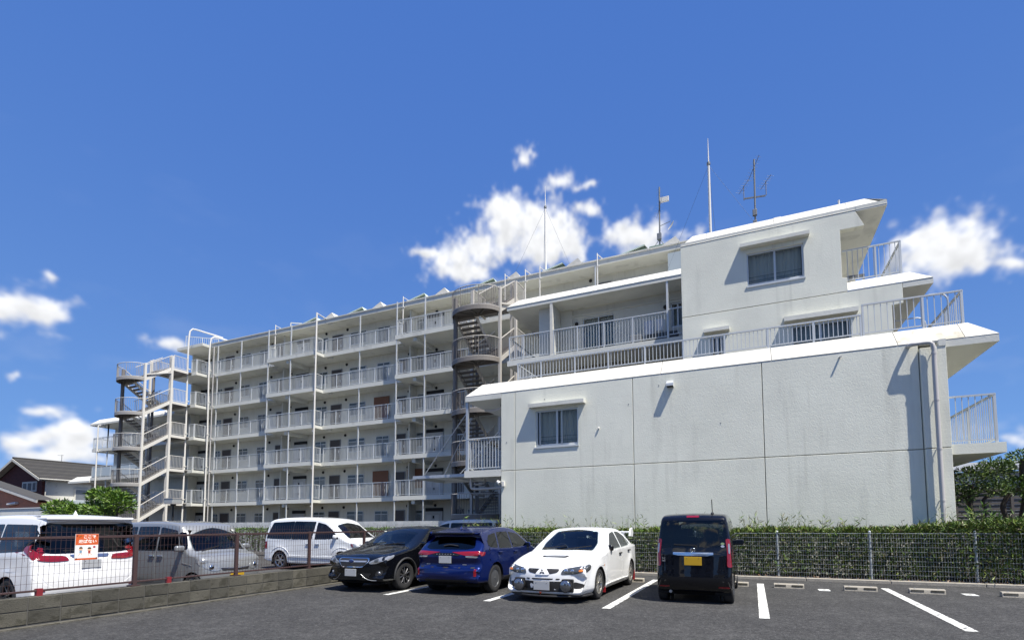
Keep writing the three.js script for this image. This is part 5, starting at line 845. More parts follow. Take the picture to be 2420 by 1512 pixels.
// black crossover, nose to the viewer
makeCar('black_crossover', 'black crossover with chrome grille surround parked beside the block wall', [-8.12, 0, -10.75], -Math.PI / 2 + 0.015, {
  scale: 0.94, paint: paint([0.003, 0.0035, 0.005]), width: 1.78, belt: 0.99, top: 1.53, tumble: 0.22, sill: 0.24, taper: 0.07, crownF: 0.26, crownR: 0.12, crownT: 0.04, rad: 0.06,
  profile: [[1.9, 0.23], [2.12, 0.25], [2.2, 0.36], [2.22, 0.58], [2.19, 0.72], [2.10, 0.82], [1.9, 0.89], [1.3, 1.0], [1.02, 1.05], [0.3, 1.43], [0.05, 1.50], [-0.4, 1.535], [-1.1, 1.51], [-1.7, 1.42], [-2.02, 1.05], [-2.15, 0.98], [-2.2, 0.7], [-2.18, 0.42], [-2.05, 0.28], [0, 0.24]],
  wheels: [1.32, -1.32], r: 0.345, arch: 0.385, flares: [[1.32, 0.345, 0.385, 0.02], [-1.32, 0.345, 0.385, 0.02]],
  rim: { rim: 0.66, spokes: 5, split: true, sw: 0.16, sw1: 0.17, mat: M([0.10, 0.10, 0.105], 0.35, { metalness: 0.6 }), spokeMat: M([0.42, 0.42, 0.43], 0.25, { metalness: 0.9 }), hub: trimBlack },
  cabin: [[0.85, 0.8], [0.85, 0.98], [0.25, 1.37], [-0.4, 1.44], [-1.35, 1.36], [-1.85, 1.05], [-1.75, 0.8], [0.3, 0.6]], seats: [-0.1, -1.0],
  screens: [['windscreen', 'top', [[1.0, -0.62], [1.08, 0], [1.0, 0.62], [0.35, 0.54], [0.28, 0], [0.35, -0.54]]]],
  windows: [['side_window', [[0.70, 1.03], [0.20, 1.35], [-0.26, 1.40], [-0.30, 1.02]]], ['side_window', [[-0.36, 1.02], [-0.32, 1.40], [-0.95, 1.38], [-1.08, 1.04]]], ['quarter_window', [[-1.14, 1.05], [-1.02, 1.37], [-1.45, 1.30], [-1.6, 1.10]]]],
  doors: [[[[0.92, 0.98], [0.95, 0.6], [0.85, 0.36], [-0.33, 0.36], [-0.33, 1.0]], -0.2, 0.90], [[[-0.36, 1.0], [-0.36, 0.36], [-0.88, 0.36], [-1.0, 0.6], [-1.2, 0.8], [-1.2, 1.01]], -1.05, 0.92]],
  extra: ({ t, patch, both, pair, mirrorAt, plateAt, hit }) => {
    const black = paint([0.003, 0.0035, 0.005]);
    patch('bonnet', 'top', [[1.02, -0.68], [1.10, 0], [1.02, 0.68], [1.6, 0.68], [1.98, 0.5], [2.06, 0], [1.98, -0.5], [1.6, -0.68]], black, { eps: 0.004, sub: 3 });
    part('inspection_sticker', [new RoundedBoxGeometry(0.03, 0.006, 0.07, 1, 0.002).rotateZ(-0.5).translate(0.42, 1.385, 0.46)], M([0.6, 0.62, 0.55], 0.6), t);
    for (const z of [0.3, -0.28]) part('wiper', [beam([1.06, 1.06, z + 0.25], [0.92, 1.115, z - 0.25], 0.018, 0.02)], trimBlack, t);
    pair('headlamp', 'front', [[0.44, 0.70], [0.70, 0.82], [0.84, 0.845], [0.82, 0.74], [0.62, 0.66], [0.46, 0.655]], lampClear, { eps: 0.006 }).forEach((l, i) => { const s = i ? -1 : 1; patch('lamp_bezel', 'front', [[0.56, 0.75], [0.66, 0.79], [0.68, 0.72], [0.58, 0.69]].map((p) => [s * p[0], p[1]]), lampDark, { eps: 0.010, parent: l }); });
    both('headlamp_wrap', [[2.0, 0.80], [1.70, 0.86], [1.78, 0.78], [1.98, 0.72]], lampClear, { eps: 0.005 });
    const fr = patch('grille_surround', 'front', [[-0.42, 0.80], [0.42, 0.80], [0.46, 0.72], [0.30, 0.58], [-0.30, 0.58], [-0.46, 0.72]], chrome, { eps: 0.008, round: 1 });
    patch('grille', 'front', [[-0.39, 0.785], [0.39, 0.785], [0.43, 0.72], [0.28, 0.60], [-0.28, 0.60], [-0.43, 0.72]], trimBlack, { eps: 0.013, round: 1, parent: fr });
    patch('grille_bar', 'front', [[-0.40, 0.735], [0.40, 0.735], [0.38, 0.70], [-0.38, 0.70]], silverTrim, { eps: 0.020, round: 0 });
    const ex = hit('front', 0, 0.717).x + 0.024; const em = part('emblem', [new THREE.SphereGeometry(0.08, 24, 10).scale(0.12, 0.62, 1).translate(ex, 0.717, 0)], chrome, t);
    part('emblem_field', [new THREE.SphereGeometry(0.07, 24, 10).scale(0.12, 0.60, 1).translate(ex + 0.003, 0.717, 0)], paint([0.01, 0.02, 0.10]), em);
    part('emblem_stars', [[0, 0.018, -0.035], [0, 0.008, -0.01], [0, 0.016, 0.02], [0, -0.012, 0.0], [0, -0.014, 0.028], [0, -0.01, -0.022]].map((p) => new THREE.OctahedronGeometry(p[2] === -0.035 ? 0.011 : 0.007).scale(0.4, 1, 1).translate(ex + 0.0105, 0.717 + p[1], p[2])), chrome, em);
    plateAt('front', 0.46, hit('front', 0, 0.46).x + 0.02, plateWhite);
    patch('lower_intake', 'front', [[-0.52, 0.44], [0.52, 0.44], [0.34, 0.30], [-0.34, 0.30]], trimBlack, { eps: 0.006 });
    pair('fog_lamp', 'front', [[0.62, 0.50], [0.76, 0.52], [0.74, 0.40], [0.58, 0.38]], trimBlack, { eps: 0.008 }).forEach((l, i) => { const s = i ? -1 : 1, h = hit('front', s * 0.68, 0.45).x; part('fog_bulb', [new THREE.SphereGeometry(0.038, 14, 8).scale(0.5, 1, 1).translate(h + 0.008, 0.45, s * 0.68)], lampClear, l); });
    part('lower_trim', [tube([[1.98, 0.30, -0.80], [2.14, 0.285, -0.55], [2.20, 0.34, -0.40], [2.225, 0.43, -0.30]], 0.007, 16, 5), tube([[1.98, 0.30, 0.80], [2.14, 0.285, 0.55], [2.20, 0.34, 0.40], [2.225, 0.43, 0.30]], 0.007, 16, 5)], silverTrim, t);
    for (const wx of [1.32, -1.32]) for (const s of [-1, 1]) { const pts = []; for (let i = 0; i <= 16; i++) { const a = -0.15 + (Math.PI + 0.3) * i / 16, x = wx + 0.405 * Math.cos(a), y = 0.345 + 0.405 * Math.sin(a), h = hit(s > 0 ? 'right' : 'left', x, clamp(y, 0.3, 2)); pts.push([x, y, (h ? h.z : s * 0.86) + s * 0.002]); } part('arch_moulding', [tube(pts, 0.028, 40, 6)], M([0.03, 0.03, 0.031], 0.6), t); }
    both('side_sill', [[0.93, 0.38], [-0.93, 0.38], [-0.93, 0.25], [0.93, 0.25]], M([0.03, 0.03, 0.031], 0.6), { eps: 0.012, round: 0 });
    mirrorAt(0.60, 1.06, 0.77, black);
    pair('tail_lamp', 'rear', [[0.5, 1.0], [0.8, 0.98], [0.78, 0.8], [0.55, 0.82]], lampRed);
  },
});
// ---------- cars in the neighbouring lot ----------
const LOT = -0.22;
makeCar('people_carrier', 'white people carrier with dark rear glass and red lamps, tail to the fence', [-14.75, LOT, -5.95], Math.PI, {
  scale: 1.0, paint: paint([0.79, 0.79, 0.79]), width: 1.85, belt: 1.12, top: 1.94, tumble: 0.16, sill: 0.22, taper: 0.05, crownF: 0.2, crownR: 0.11, crownT: 0.03, rad: 0.07,
  profile: [[2.2, 0.22], [2.4, 0.28], [2.46, 0.5], [2.44, 0.82], [2.3, 1.0], [1.75, 1.17], [1.0, 1.70], [0.8, 1.80], [0.3, 1.90], [-1.0, 1.94], [-1.9, 1.92], [-2.26, 1.88], [-2.40, 1.83], [-2.38, 1.785], [-2.20, 1.75], [-2.34, 1.14], [-2.41, 1.06], [-2.44, 0.80], [-2.47, 0.62], [-2.46, 0.42], [-2.38, 0.28], [-2.2, 0.22], [0, 0.2]],
  wheels: [1.42, -1.5], r: 0.345, arch: 0.38, flares: [[-1.5, 0.345, 0.38, 0.015], [1.42, 0.345, 0.38, 0.015]],
  rim: { rim: 0.68, spokes: 5, split: true, sw: 0.14, sw1: 0.16, mat: M([0.05, 0.05, 0.052], 0.3, { metalness: 0.6 }), spokeMat: M([0.12, 0.12, 0.125], 0.25, { metalness: 0.8 }) },
  cabin: [[1.5, 0.9], [1.5, 1.15], [0.9, 1.66], [0.3, 1.80], [-1.9, 1.82], [-2.1, 1.72], [-2.22, 1.15], [-2.15, 0.8], [0.8, 0.6]], seats: [0.4, -0.6, -1.6],
  screens: [['windscreen', 'top', [[1.75, -0.7], [1.80, 0], [1.75, 0.7], [1.02, 0.64], [0.98, 0], [1.02, -0.64]]], ['rear_window', 'rear', [[-0.78, 1.73], [0.78, 1.73], [0.865, 1.20], [0.55, 1.15], [-0.55, 1.15], [-0.865, 1.20]], P([0.05, 0.065, 0.10], 0.02, { transmission: 1, thickness: 0 })]],
  windows: [['side_window', [[1.35, 1.20], [0.85, 1.66], [0.30, 1.72], [0.30, 1.17]]], ['side_window', [[0.24, 1.17], [0.24, 1.72], [-1.02, 1.73], [-1.02, 1.16]]], ['side_window', [[-1.06, 1.16], [-1.06, 1.73], [-2.17, 1.71], [-2.28, 1.22]]]],
  doors: [[[[1.3, 1.13], [1.25, 0.35], [0.28, 0.30], [0.28, 1.13]], 0.42, 1.0], [[[0.25, 1.13], [0.25, 0.30], [-0.95, 0.30], [-1.05, 0.7], [-1.05, 1.13]], -0.05, 1.0]],
  extra: ({ t, patch, both, pair, mirrorAt, plateAt, hit }) => {
    const white = paint([0.79, 0.79, 0.79]);
    const g = patch('tailgate', 'rear', [[-0.82, 1.13], [0.82, 1.13], [0.84, 0.85], [0.62, 0.50], [-0.62, 0.50], [-0.84, 0.85]], white, { eps: 0.004, sub: 3 });
    pair('tail_lamp', 'rear', [[0.89, 1.27], [0.83, 1.24], [0.76, 1.13], [0.40, 1.11], [0.34, 1.01], [0.62, 1.0], [0.80, 1.03], [0.90, 1.13]], lampRed, { eps: 0.016, round: 1 });
    both('tail_lamp_wrap', [[-2.25, 1.34], [-2.02, 1.30], [-1.98, 1.22], [-2.16, 1.14], [-2.30, 1.02]], lampRed, { eps: 0.008 });
    patch('chrome_strip', 'rear', [[-0.34, 1.13], [0.34, 1.13], [0.30, 1.06], [-0.30, 1.06]], P([0.5, 0.55, 0.62], 0.12, { metalness: 0.9 }), { eps: 0.014 });
    plateAt('rear', 0.93, hit('rear', 0, 0.93).x - 0.02, plateWhite);
    patch('rear_bumper', 'rear', [[-0.88, 0.72], [-0.6, 0.50], [0.6, 0.50], [0.88, 0.72], [0.88, 0.34], [-0.88, 0.34]], white, { eps: 0.012, sub: 3 });
    pair('reflector', 'rear', [[0.70, 0.50], [0.84, 0.52], [0.84, 0.46], [0.70, 0.45]], lampRed, { eps: 0.022, round: 0 });
    part('roof_spoiler', [rbx(-2.42, -2.0, 1.80, 1.86, -0.74, 0.74, 0.025)], white, t);
    part('shark_fin', [new THREE.ConeGeometry(0.05, 0.11, 10).scale(1.8, 1, 0.5).translate(-1.75, 1.96, 0)], white, t);
    for (const s of [-1, 1]) part('roof_moulding', [beam([0.7, 1.825, s * 0.70], [-2.1, 1.875, s * 0.71], 0.02, 0.012)], trimBlack, t);
    mirrorAt(1.25, 1.22, 0.86, white);
  },
});
makeCar('silver_kei_car', 'silver boxy kei car with its nose to the fence', [-13.15, LOT, -8.42], 0, {
  scale: 1.05, paint: paint([0.28, 0.29, 0.295], { metal: 0.4, rough: 0.32 }), width: 1.475, belt: 1.03, top: 1.735, tumble: 0.10, sill: 0.2, taper: 0.05, crownF: 0.17, crownR: 0.05, crownT: 0.03, rad: 0.06,
  profile: [[1.45, 0.18], [1.62, 0.21], [1.70, 0.34], [1.70, 0.60], [1.67, 0.76], [1.60, 0.90], [1.42, 0.985], [1.16, 1.04], [0.84, 1.52], [0.72, 1.64], [0.45, 1.705], [-0.4, 1.735], [-1.45, 1.715], [-1.62, 1.64], [-1.66, 1.10], [-1.69, 0.8], [-1.68, 0.4], [-1.58, 0.22], [0, 0.18]],
  wheels: [1.25, -1.2], r: 0.28, arch: 0.315, rim: { rim: 0.66, spokes: 7, sw: 0.08, sw1: 0.1, mat: silverTrim },
  cabin: [[1.0, 0.85], [1.0, 1.03], [0.78, 1.5], [0.4, 1.62], [-1.4, 1.63], [-1.52, 1.55], [-1.58, 1.05], [-1.5, 0.7], [0.5, 0.55]], seats: [0.1, -0.85],
  screens: [['windscreen', 'top', [[1.14, -0.60], [1.19, 0], [1.14, 0.60], [0.84, 0.575], [0.80, 0], [0.84, -0.575]]]],
  windows: [['side_window', [[0.80, 1.06], [0.62, 1.50], [0.02, 1.58], [0.02, 1.04]]], ['quarter_window', [[1.02, 1.07], [0.84, 1.08], [0.68, 1.44], [0.76, 1.48]]], ['side_window', [[-0.04, 1.04], [-0.04, 1.59], [-0.82, 1.59], [-0.82, 1.04]]], ['side_window', [[-0.88, 1.04], [-0.88, 1.59], [-1.46, 1.56], [-1.48, 1.06]]]],
  doors: [[[[0.92, 1.0], [0.92, 0.35], [0.82, 0.24], [0.0, 0.24], [0.0, 1.02]], 0.14, 0.92], [[[-0.04, 1.02], [-0.04, 0.24], [-0.84, 0.24], [-0.94, 0.6], [-0.94, 1.02]], -0.16, 0.92]], handle: chrome,
  extra: ({ t, patch, both, pair, mirrorAt, plateAt, hit }) => {
    const sil = paint([0.28, 0.29, 0.295], { metal: 0.4, rough: 0.32 });
    patch('bonnet', 'top', [[1.18, -0.56], [1.23, 0], [1.18, 0.56], [1.40, 0.55], [1.60, 0.38], [1.64, 0], [1.60, -0.38], [1.40, -0.55]], sil, { eps: 0.004, sub: 3 });
    for (const z of [0.26, -0.26]) part('wiper', [beam([1.18, 1.05, z + 0.22], [1.12, 1.14, z - 0.22], 0.016, 0.02)], trimBlack, t);
    part('inspection_sticker', [new RoundedBoxGeometry(0.05, 0.006, 0.06, 1, 0.002).rotateZ(-0.85).translate(0.875, 1.49, -0.46)], M([0.6, 0.64, 0.55], 0.6), t);
    pair('headlamp', 'front', [[0.66, 0.86], [0.68, 0.70], [0.50, 0.60], [0.34, 0.62], [0.38, 0.74], [0.56, 0.82]], lampClear, { eps: 0.007 }).forEach((l, i) => { const s = i ? -1 : 1, h = hit('front', s * 0.52, 0.69); part('bulb', [new THREE.SphereGeometry(0.06, 14, 8).scale(0.4, 1, 1).translate(h.x + 0.006, 0.69, s * 0.52)], chrome, l); });
    both('headlamp_wrap', [[1.55, 0.86], [1.32, 0.88], [1.40, 0.78], [1.58, 0.68]], lampClear, { eps: 0.006 });
    patch('grille_slot', 'front', [[-0.34, 0.64], [0.34, 0.64], [0.30, 0.605], [-0.30, 0.605]], trimBlack, { eps: 0.006 });
    part('grille_trim', [tube([[hit('front', -0.34, 0.655).x + 0.008, 0.665, -0.34], [hit('front', 0, 0.64).x + 0.008, 0.645, 0], [hit('front', 0.34, 0.655).x + 0.008, 0.665, 0.34]], 0.010, 20, 5)], chrome, t);
    const eh = hit('front', 0, 0.72).x + 0.004; part('emblem', [new THREE.TorusGeometry(0.04, 0.007, 6, 20).scale(1, 0.8, 1).rotateY(Math.PI / 2).translate(eh, 0.72, 0)], chrome, t);
    patch('lower_intake', 'front', [[-0.42, 0.38], [0.42, 0.38], [0.36, 0.26], [-0.36, 0.26]], trimBlack, { eps: 0.006 });
    plateAt('front', 0.45, hit('front', 0, 0.45).x + 0.018, plateYellow);
    both('side_indicator', [[1.06, 0.72], [1.12, 0.73], [1.12, 0.70], [1.06, 0.69]], lampClear, { round: 0, sub: 1 });
    both('crease', [[0.9, 0.80], [1.22, 0.74], [1.22, 0.725], [0.9, 0.78]], sil, { eps: 0.008, round: 0 });
    mirrorAt(0.90, 1.10, 0.69, sil); pair('tail_lamp', 'rear', [[0.56, 1.15], [0.68, 1.15], [0.70, 0.75], [0.58, 0.75]], lampRed);
  },
});
makeCar('white_minivan', 'white minivan with chrome wheels standing side-on behind the fence', [-15.4, LOT, -15.25], 0.03, {
  scale: 1.05, paint: paint([0.76, 0.77, 0.77]), width: 1.80, belt: 1.12, top: 1.93, tumble: 0.17, sill: 0.22, taper: 0.06, crownF: 0.24, crownR: 0.08, crownT: 0.03, rad: 0.07,
  profile: [[2.1, 0.20], [2.34, 0.24], [2.40, 0.40], [2.39, 0.68], [2.32, 0.86], [2.1, 1.0], [1.62, 1.14], [0.95, 1.66], [0.72, 1.79], [0.35, 1.88], [-0.6, 1.93], [-1.7, 1.90], [-2.15, 1.82], [-2.26, 1.70], [-2.36, 1.15], [-2.40, 0.8], [-2.40, 0.5], [-2.30, 0.26], [0, 0.2]],
  wheels: [1.45, -1.45], r: 0.335, arch: 0.375, flares: [[1.45, 0.335, 0.375, 0.03], [-1.45, 0.335, 0.375, 0.03]],
  rim: { rim: 0.70, spokes: 6, sw: 0.16, sw1: 0.10, mat: chrome, spokeMat: chrome },
  cabin: [[1.45, 0.9], [1.45, 1.1], [0.85, 1.58], [0.3, 1.77], [-1.8, 1.8], [-2.05, 1.68], [-2.2, 1.15], [-2.15, 0.8], [0.8, 0.6]], seats: [0.3, -0.7, -1.6],
  screens: [['windscreen', 'top', [[1.60, -0.68], [1.68, 0], [1.60, 0.68], [0.94, 0.60], [0.88, 0], [0.94, -0.60]]]],
  windows: [['side_window', [[1.30, 1.13], [0.95, 1.45], [0.62, 1.64], [0.24, 1.72], [0.20, 1.10]]], ['side_window', [[0.08, 1.10], [0.16, 1.74], [-0.86, 1.76], [-0.90, 1.10]]], ['side_window', [[-0.90, 1.10], [-0.86, 1.76], [-1.95, 1.72], [-2.18, 1.18], [-2.14, 1.12]]]],
  doors: [[[[1.28, 1.08], [1.22, 0.5], [1.05, 0.34], [0.14, 0.30], [0.14, 1.08]], 0.34, 0.93], [[[0.10, 1.08], [0.10, 0.30], [-0.95, 0.30], [-1.05, 0.7], [-1.05, 1.08]], -0.08, 0.93]], handle: chrome,
  extra: ({ t, patch, both, pair, mirrorAt, plateAt, hit }) => {
    const white = paint([0.76, 0.77, 0.77]);
    patch('bonnet', 'top', [[1.62, -0.66], [1.72, 0], [1.62, 0.66], [2.0, 0.62], [2.22, 0.4], [2.27, 0], [2.22, -0.4], [2.0, -0.62]], white, { eps: 0.004, sub: 3 });
    pair('headlamp', 'front', [[0.40, 0.86], [0.78, 0.96], [0.80, 0.82], [0.66, 0.74], [0.42, 0.74]], lampClear, { eps: 0.006 }); both('headlamp_wrap', [[2.14, 0.94], [1.80, 0.98], [1.86, 0.84], [2.12, 0.74]], lampClear, { eps: 0.006 }).forEach((l, i) => patch('indicator', i ? 'left' : 'right', [[1.90, 0.95], [1.82, 0.96], [1.87, 0.86], [1.92, 0.84]], lampRed, { eps: 0.010, parent: l }));
    patch('grille', 'front', [[-0.36, 0.82], [0.36, 0.82], [0.30, 0.66], [-0.30, 0.66]], chrome, { eps: 0.008 }); plateAt('front', 0.50, hit('front', 0, 0.5).x + 0.018, plateWhite);
    patch('lower_intake', 'front', [[-0.5, 0.40], [0.5, 0.40], [0.42, 0.28], [-0.42, 0.28]], trimBlack, { eps: 0.006 });
    both('side_moulding', [[1.05, 0.50], [-1.02, 0.52], [-1.02, 0.46], [1.05, 0.44]], white, { eps: 0.022, round: 0 }); both('side_skirt', [[1.0, 0.28], [-1.0, 0.28], [-1.0, 0.20], [1.0, 0.20]], white, { eps: 0.02, round: 0 });
    for (const wx of [1.45, -1.45]) for (const s of [-1, 1]) { const pts = []; for (let i = 0; i <= 16; i++) { const a = (Math.PI) * i / 16, x = wx + 0.50 * Math.cos(a), y = 0.40 + 0.42 * Math.sin(a), h = hit(s > 0 ? 'right' : 'left', x, y); pts.push([x, y, (h ? h.z : s * 0.88)]); } part('arch_flare', [tube(pts, 0.014, 40, 6)], white, t); }
    both('tail_lamp_wrap', [[-2.30, 1.02], [-2.12, 1.02], [-2.12, 0.76], [-2.32, 0.74]], lampRed, { eps: 0.006 }); pair('tail_lamp', 'rear', [[0.6, 1.02], [0.84, 1.0], [0.86, 0.72], [0.7, 0.74]], lampRed);
    mirrorAt(1.16, 1.20, 0.80, white);
  },
});
makeCar('silver_wagon', 'silver wagon roof showing behind the black and blue cars', [-11.0, LOT, -18.05], Math.PI, {
  scale: 1, paint: paint([0.68, 0.70, 0.71]), width: 1.70, belt: 1.20, top: 1.92, tumble: 0.14, sill: 0.2, taper: 0.05, crownF: 0.2, crownR: 0.05, crownT: 0.02, rad: 0.06,
  profile: [[1.85, 0.2], [2.02, 0.3], [2.05, 0.6], [1.95, 0.95], [1.5, 1.12], [1.25, 1.20], [0.65, 1.72], [0.4, 1.84], [0.0, 1.90], [-1.0, 1.92], [-1.95, 1.88], [-2.02, 1.75], [-2.06, 1.1], [-2.08, 0.6], [-2.0, 0.25], [0, 0.2]],
  wheels: [1.25, -1.3], r: 0.3, arch: 0.34, rim: { rim: 0.66, spokes: 7, sw: 0.1, sw1: 0.1, mat: silverTrim },
  cabin: [[1.1, 0.9], [1.1, 1.15], [0.62, 1.63], [0.1, 1.8], [-1.8, 1.8], [-1.9, 1.7], [-1.95, 1.2], [-1.9, 0.8], [0.6, 0.6]], seats: [0.2, -0.8],
  screens: [['windscreen', 'top', [[1.22, -0.6], [1.28, 0], [1.22, 0.6], [0.68, 0.58], [0.64, 0], [0.68, -0.58]]], ['rear_window', 'rear', [[-0.62, 1.75], [0.62, 1.75], [0.66, 1.25], [-0.66, 1.25]], tintDark]],
  windows: [['side_window', [[1.05, 1.22], [0.60, 1.66], [0.12, 1.76], [0.12, 1.20]], tintClear], ['side_window', [[0.06, 1.20], [0.06, 1.76], [-1.78, 1.76], [-1.84, 1.22]], tintDark]],
  doors: [[[[1.1, 1.16], [1.05, 0.3], [0.1, 0.3], [0.1, 1.16]], 0.25, 1.0], [[[0.05, 1.16], [0.05, 0.3], [-0.8, 0.3], [-0.9, 1.16]], -0.7, 1.0]],
  extra: ({ t, patch, pair, both, mirrorAt }) => { pair('tail_lamp', 'rear', [[0.66, 1.75], [0.78, 1.72], [0.82, 1.0], [0.70, 1.0]], lampRed, { eps: 0.012 }); both('tail_lamp_wrap', [[-2.0, 1.72], [-1.93, 1.72], [-1.95, 1.2], [-2.02, 1.2]], lampRed, { eps: 0.008 }); mirrorAt(1.0, 1.28, 0.78, trimBlack); },
});
// ---------- plants ----------
function leafGeo(L, w, fold = 0.25) {      // pointed leaf, folded along its midrib, growing along +y
  const g = new THREE.BufferGeometry(), z = w * fold; const p = [[0, 0, 0], [-w / 2, L * 0.4, z], [0, L * 0.5, 0], [w / 2, L * 0.4, z], [0, L, -L * 0.08]];
  g.setAttribute('position', new THREE.Float32BufferAttribute([0, 2, 1, 0, 3, 2, 1, 2, 4, 2, 3, 4].flatMap((i) => p[i]), 3)); g.computeVertexNormals(); return boxUV(g);
}
const leafMat = P([1, 1, 1], 0.48, { side: THREE.DoubleSide, transmission: 0.0, sheen: 0.0 });
const barkMat = M([0.075, 0.06, 0.048], 0.95, { bumpMap: rep(tBlock, 3), bumpScale: 0.01 });
function leaves(name, parent, geo, list) {      // list: [pos, direction, roll, scale, colour]
  const m = new THREE.InstancedMesh(geo, leafMat, list.length), mt = new THREE.Matrix4(), q = new THREE.Quaternion(), r = new THREE.Quaternion(), s = V3(), Y = V3(0, 1, 0), off = origin.get(parent) || V3(0, 0, 0);
  list.forEach(([p, d, roll, k, c], i) => { q.setFromUnitVectors(Y, d.normalize()); r.setFromAxisAngle(Y, roll); q.multiply(r); m.setMatrixAt(i, mt.compose(p.sub(off), q, s.set(k, k, k))); m.setColorAt(i, c); });
  m.name = name; m.castShadow = m.receiveShadow = true; m.userData.kind = 'stuff'; parent.add(m); return m;
}
const rand3 = (r) => { const a = r() * 6.2832, z = r() * 2 - 1, q = Math.sqrt(1 - z * z); return V3(q * Math.cos(a), z, q * Math.sin(a)); };
function hedge(name, label, x0, x1, z0, z1, top, count, seed, shoots, tones) {
  const t = placed(name, label, 'hedge', [(x0 + x1) / 2, 0, (z0 + z1) / 2]), r = rng(seed), L = [], stems = [], zf = Math.max(z0, z1), zb = Math.min(z0, z1);
  for (let i = 0; i < count; i++) {
    const x = x0 + r() * (x1 - x0), h = top(x) + (fbm(x * 2.3, 1, 0, 3, seed) - 0.5) * 0.12, face = r();
    let y, z, young = 1; if (face < 0.26) young = 1.45; if (face < 0.26) { y = h - Math.pow(r(), 2.2) * 0.22; z = zb + r() * (zf - zb); } else { y = 0.06 + Math.pow(r(), 0.85) * (h - 0.06); z = zf - Math.pow(r(), 1.9) * (zf - zb) + (r() < 0.3 ? r() * 0.2 : 0); }
    const clump = fbm(x * 3.1, y * 3.1, 0, 3, seed + 3); if (face >= 0.26 && clump < 0.36 && y < h - 0.2 && z > zf - 0.25 && r() < 0.6) continue;
    if (x > 3.2 && z > zf - 0.3) z += 0.22 * smooth(3.2, 5.5, x) * r(); const d = rand3(r); d.y = Math.abs(d.y) * 0.9 + 0.15; d.z += 0.35;
    const tone = tones[Math.floor(r() * tones.length)], k = (0.75 + r() * 0.6) * young;
    L.push([V3(x, y, z), d, r() * 6.28, 0.65 + r() * 0.7, lin(tone[0] * k, tone[1] * k, tone[2] * k)]);
  }
  leaves('foliage', t, leafGeo(0.12, 0.032), L);
  for (let i = 0; i < (x1 - x0) * 34; i++) { const x = x0 + r() * (x1 - x0), z = zb + 0.1 + r() * (zf - zb - 0.2), h = top(x) - 0.05 - r() * 0.2; stems.push(rod([x, 0, z], [x + (r() - 0.5) * 0.25, h, z + (r() - 0.5) * 0.2], 0.006 + r() * 0.005, 4)); }
  part('stems', stems, M([0.055, 0.042, 0.028], 0.95), t, { stuff: true });
  if (shoots) {
    const S = [], SL = [];
    for (let i = 0; i < shoots; i++) {
      const x = x0 + r() * (x1 - x0), z = zb + r() * (zf - zb) * 0.8, h0 = top(x) - 0.12; if (fbm(x * 0.9, 3, 0, 2, seed + 9) < 0.42 && r() < 0.7) continue;
      const tall = 0.12 + Math.pow(r(), 2.4) * 0.55, lx = (r() - 0.5) * 0.12, lz = (r() - 0.5) * 0.1, top3 = [x + lx, h0 + tall, z + lz]; S.push(rod([x, h0 - 0.2, z], top3, 0.004, 4, 0.0018));
      const n = 2 + Math.floor(r() * 5); for (let k = 0; k < n; k++) { const f = 0.35 + 0.65 * (k + r() * 0.6) / n, d = rand3(r); d.y = 0.25 + r() * 0.7; const c = tones[Math.floor(r() * tones.length)], q = 1.1 + r() * 0.7; SL.push([V3(x + lx * f, h0 + tall * f, z + lz * f), d, r() * 6, 0.8 + r() * 0.7, lin(c[0] * q, c[1] * q, c[2] * q)]); }
    }
    part('shoot_stems', S, M([0.13, 0.15, 0.05], 0.8), t, { stuff: true }); leaves('shoot_leaves', t, leafGeo(0.14, 0.020), SL);
  }
  return t;
}
const olive = [[0.072, 0.128, 0.016], [0.110, 0.160, 0.020], [0.050, 0.090, 0.014], [0.135, 0.165, 0.026], [0.060, 0.095, 0.018], [0.085, 0.075, 0.026]];
hedge('hedge', 'clipped evergreen hedge with thin wild shoots along the foot of the grey wall', -9.4, 10.5, -15.04, -15.95, (x) => 1.26 + 0.20 * smooth(2.4, 5.6, x), 72000, 11, 620, olive);
hedge('rear_hedge', 'low green hedge glimpsed between the silver car and the white minivan', -33, -14, -20.2, -21.0, () => 1.30, 12000, 23, 40, [[0.05, 0.10, 0.016], [0.075, 0.13, 0.02], [0.04, 0.07, 0.014]]);
// garden trees: a trunk that forks into limbs, each limb carrying a pad of leaves
function gardenTree(name, label, at, pads, limbs, o) {
  const t = placed(name, label, 'tree', at, o.group), r = rng(o.seed), L = [];
  const tr = part('trunk', [tube(limbs[0].map((p) => p.slice(0, 3)), limbs[0][0][3] || 0.09, 18, 8)], barkMat, t);
  for (const l of limbs.slice(1)) part('limb', [tube(l.map((p) => p.slice(0, 3)), l[0][3] || 0.04, 14, 6)], barkMat, tr);
  const tw = [];
  for (const [x, y, z, rx, ry, rz, n] of pads) {
    for (let i = 0; i < n; i++) {
      const d = rand3(r), k = Math.pow(r(), 0.35), lump = 0.72 + 0.5 * fbm(d.x * 2.2 + x * 3 + 9, d.y * 2.2 + d.z * 2 + y, 0, 3, o.seed);
      const p = V3(x + d.x * rx * k * lump, y + d.y * ry * k * lump, z + d.z * rz * k * lump); const g = d.clone(); g.y = g.y * 0.5 + 0.25 + r() * 0.3; g.add(rand3(r).multiplyScalar(0.6));
      const c = o.tones[Math.floor(r() * o.tones.length)], q = 0.7 + r() * 0.6; L.push([p, g, r() * 6.28, 0.7 + r() * 0.6, lin(c[0] * q, c[1] * q, c[2] * q)]);
    }
    for (let i = 0; i < 10; i++) { const d = rand3(r); tw.push(rod([x, y - ry * 0.4, z], [x + d.x * rx * 0.75, y + d.y * ry * 0.6, z + d.z * rz * 0.75], 0.012, 4, 0.004)); }
  }
  part('twigs', tw, barkMat, t, { stuff: true });
  const cr = leaves('crown', t, leafGeo(o.leaf, o.leaf * 0.42, 0.15), L); return t;
}
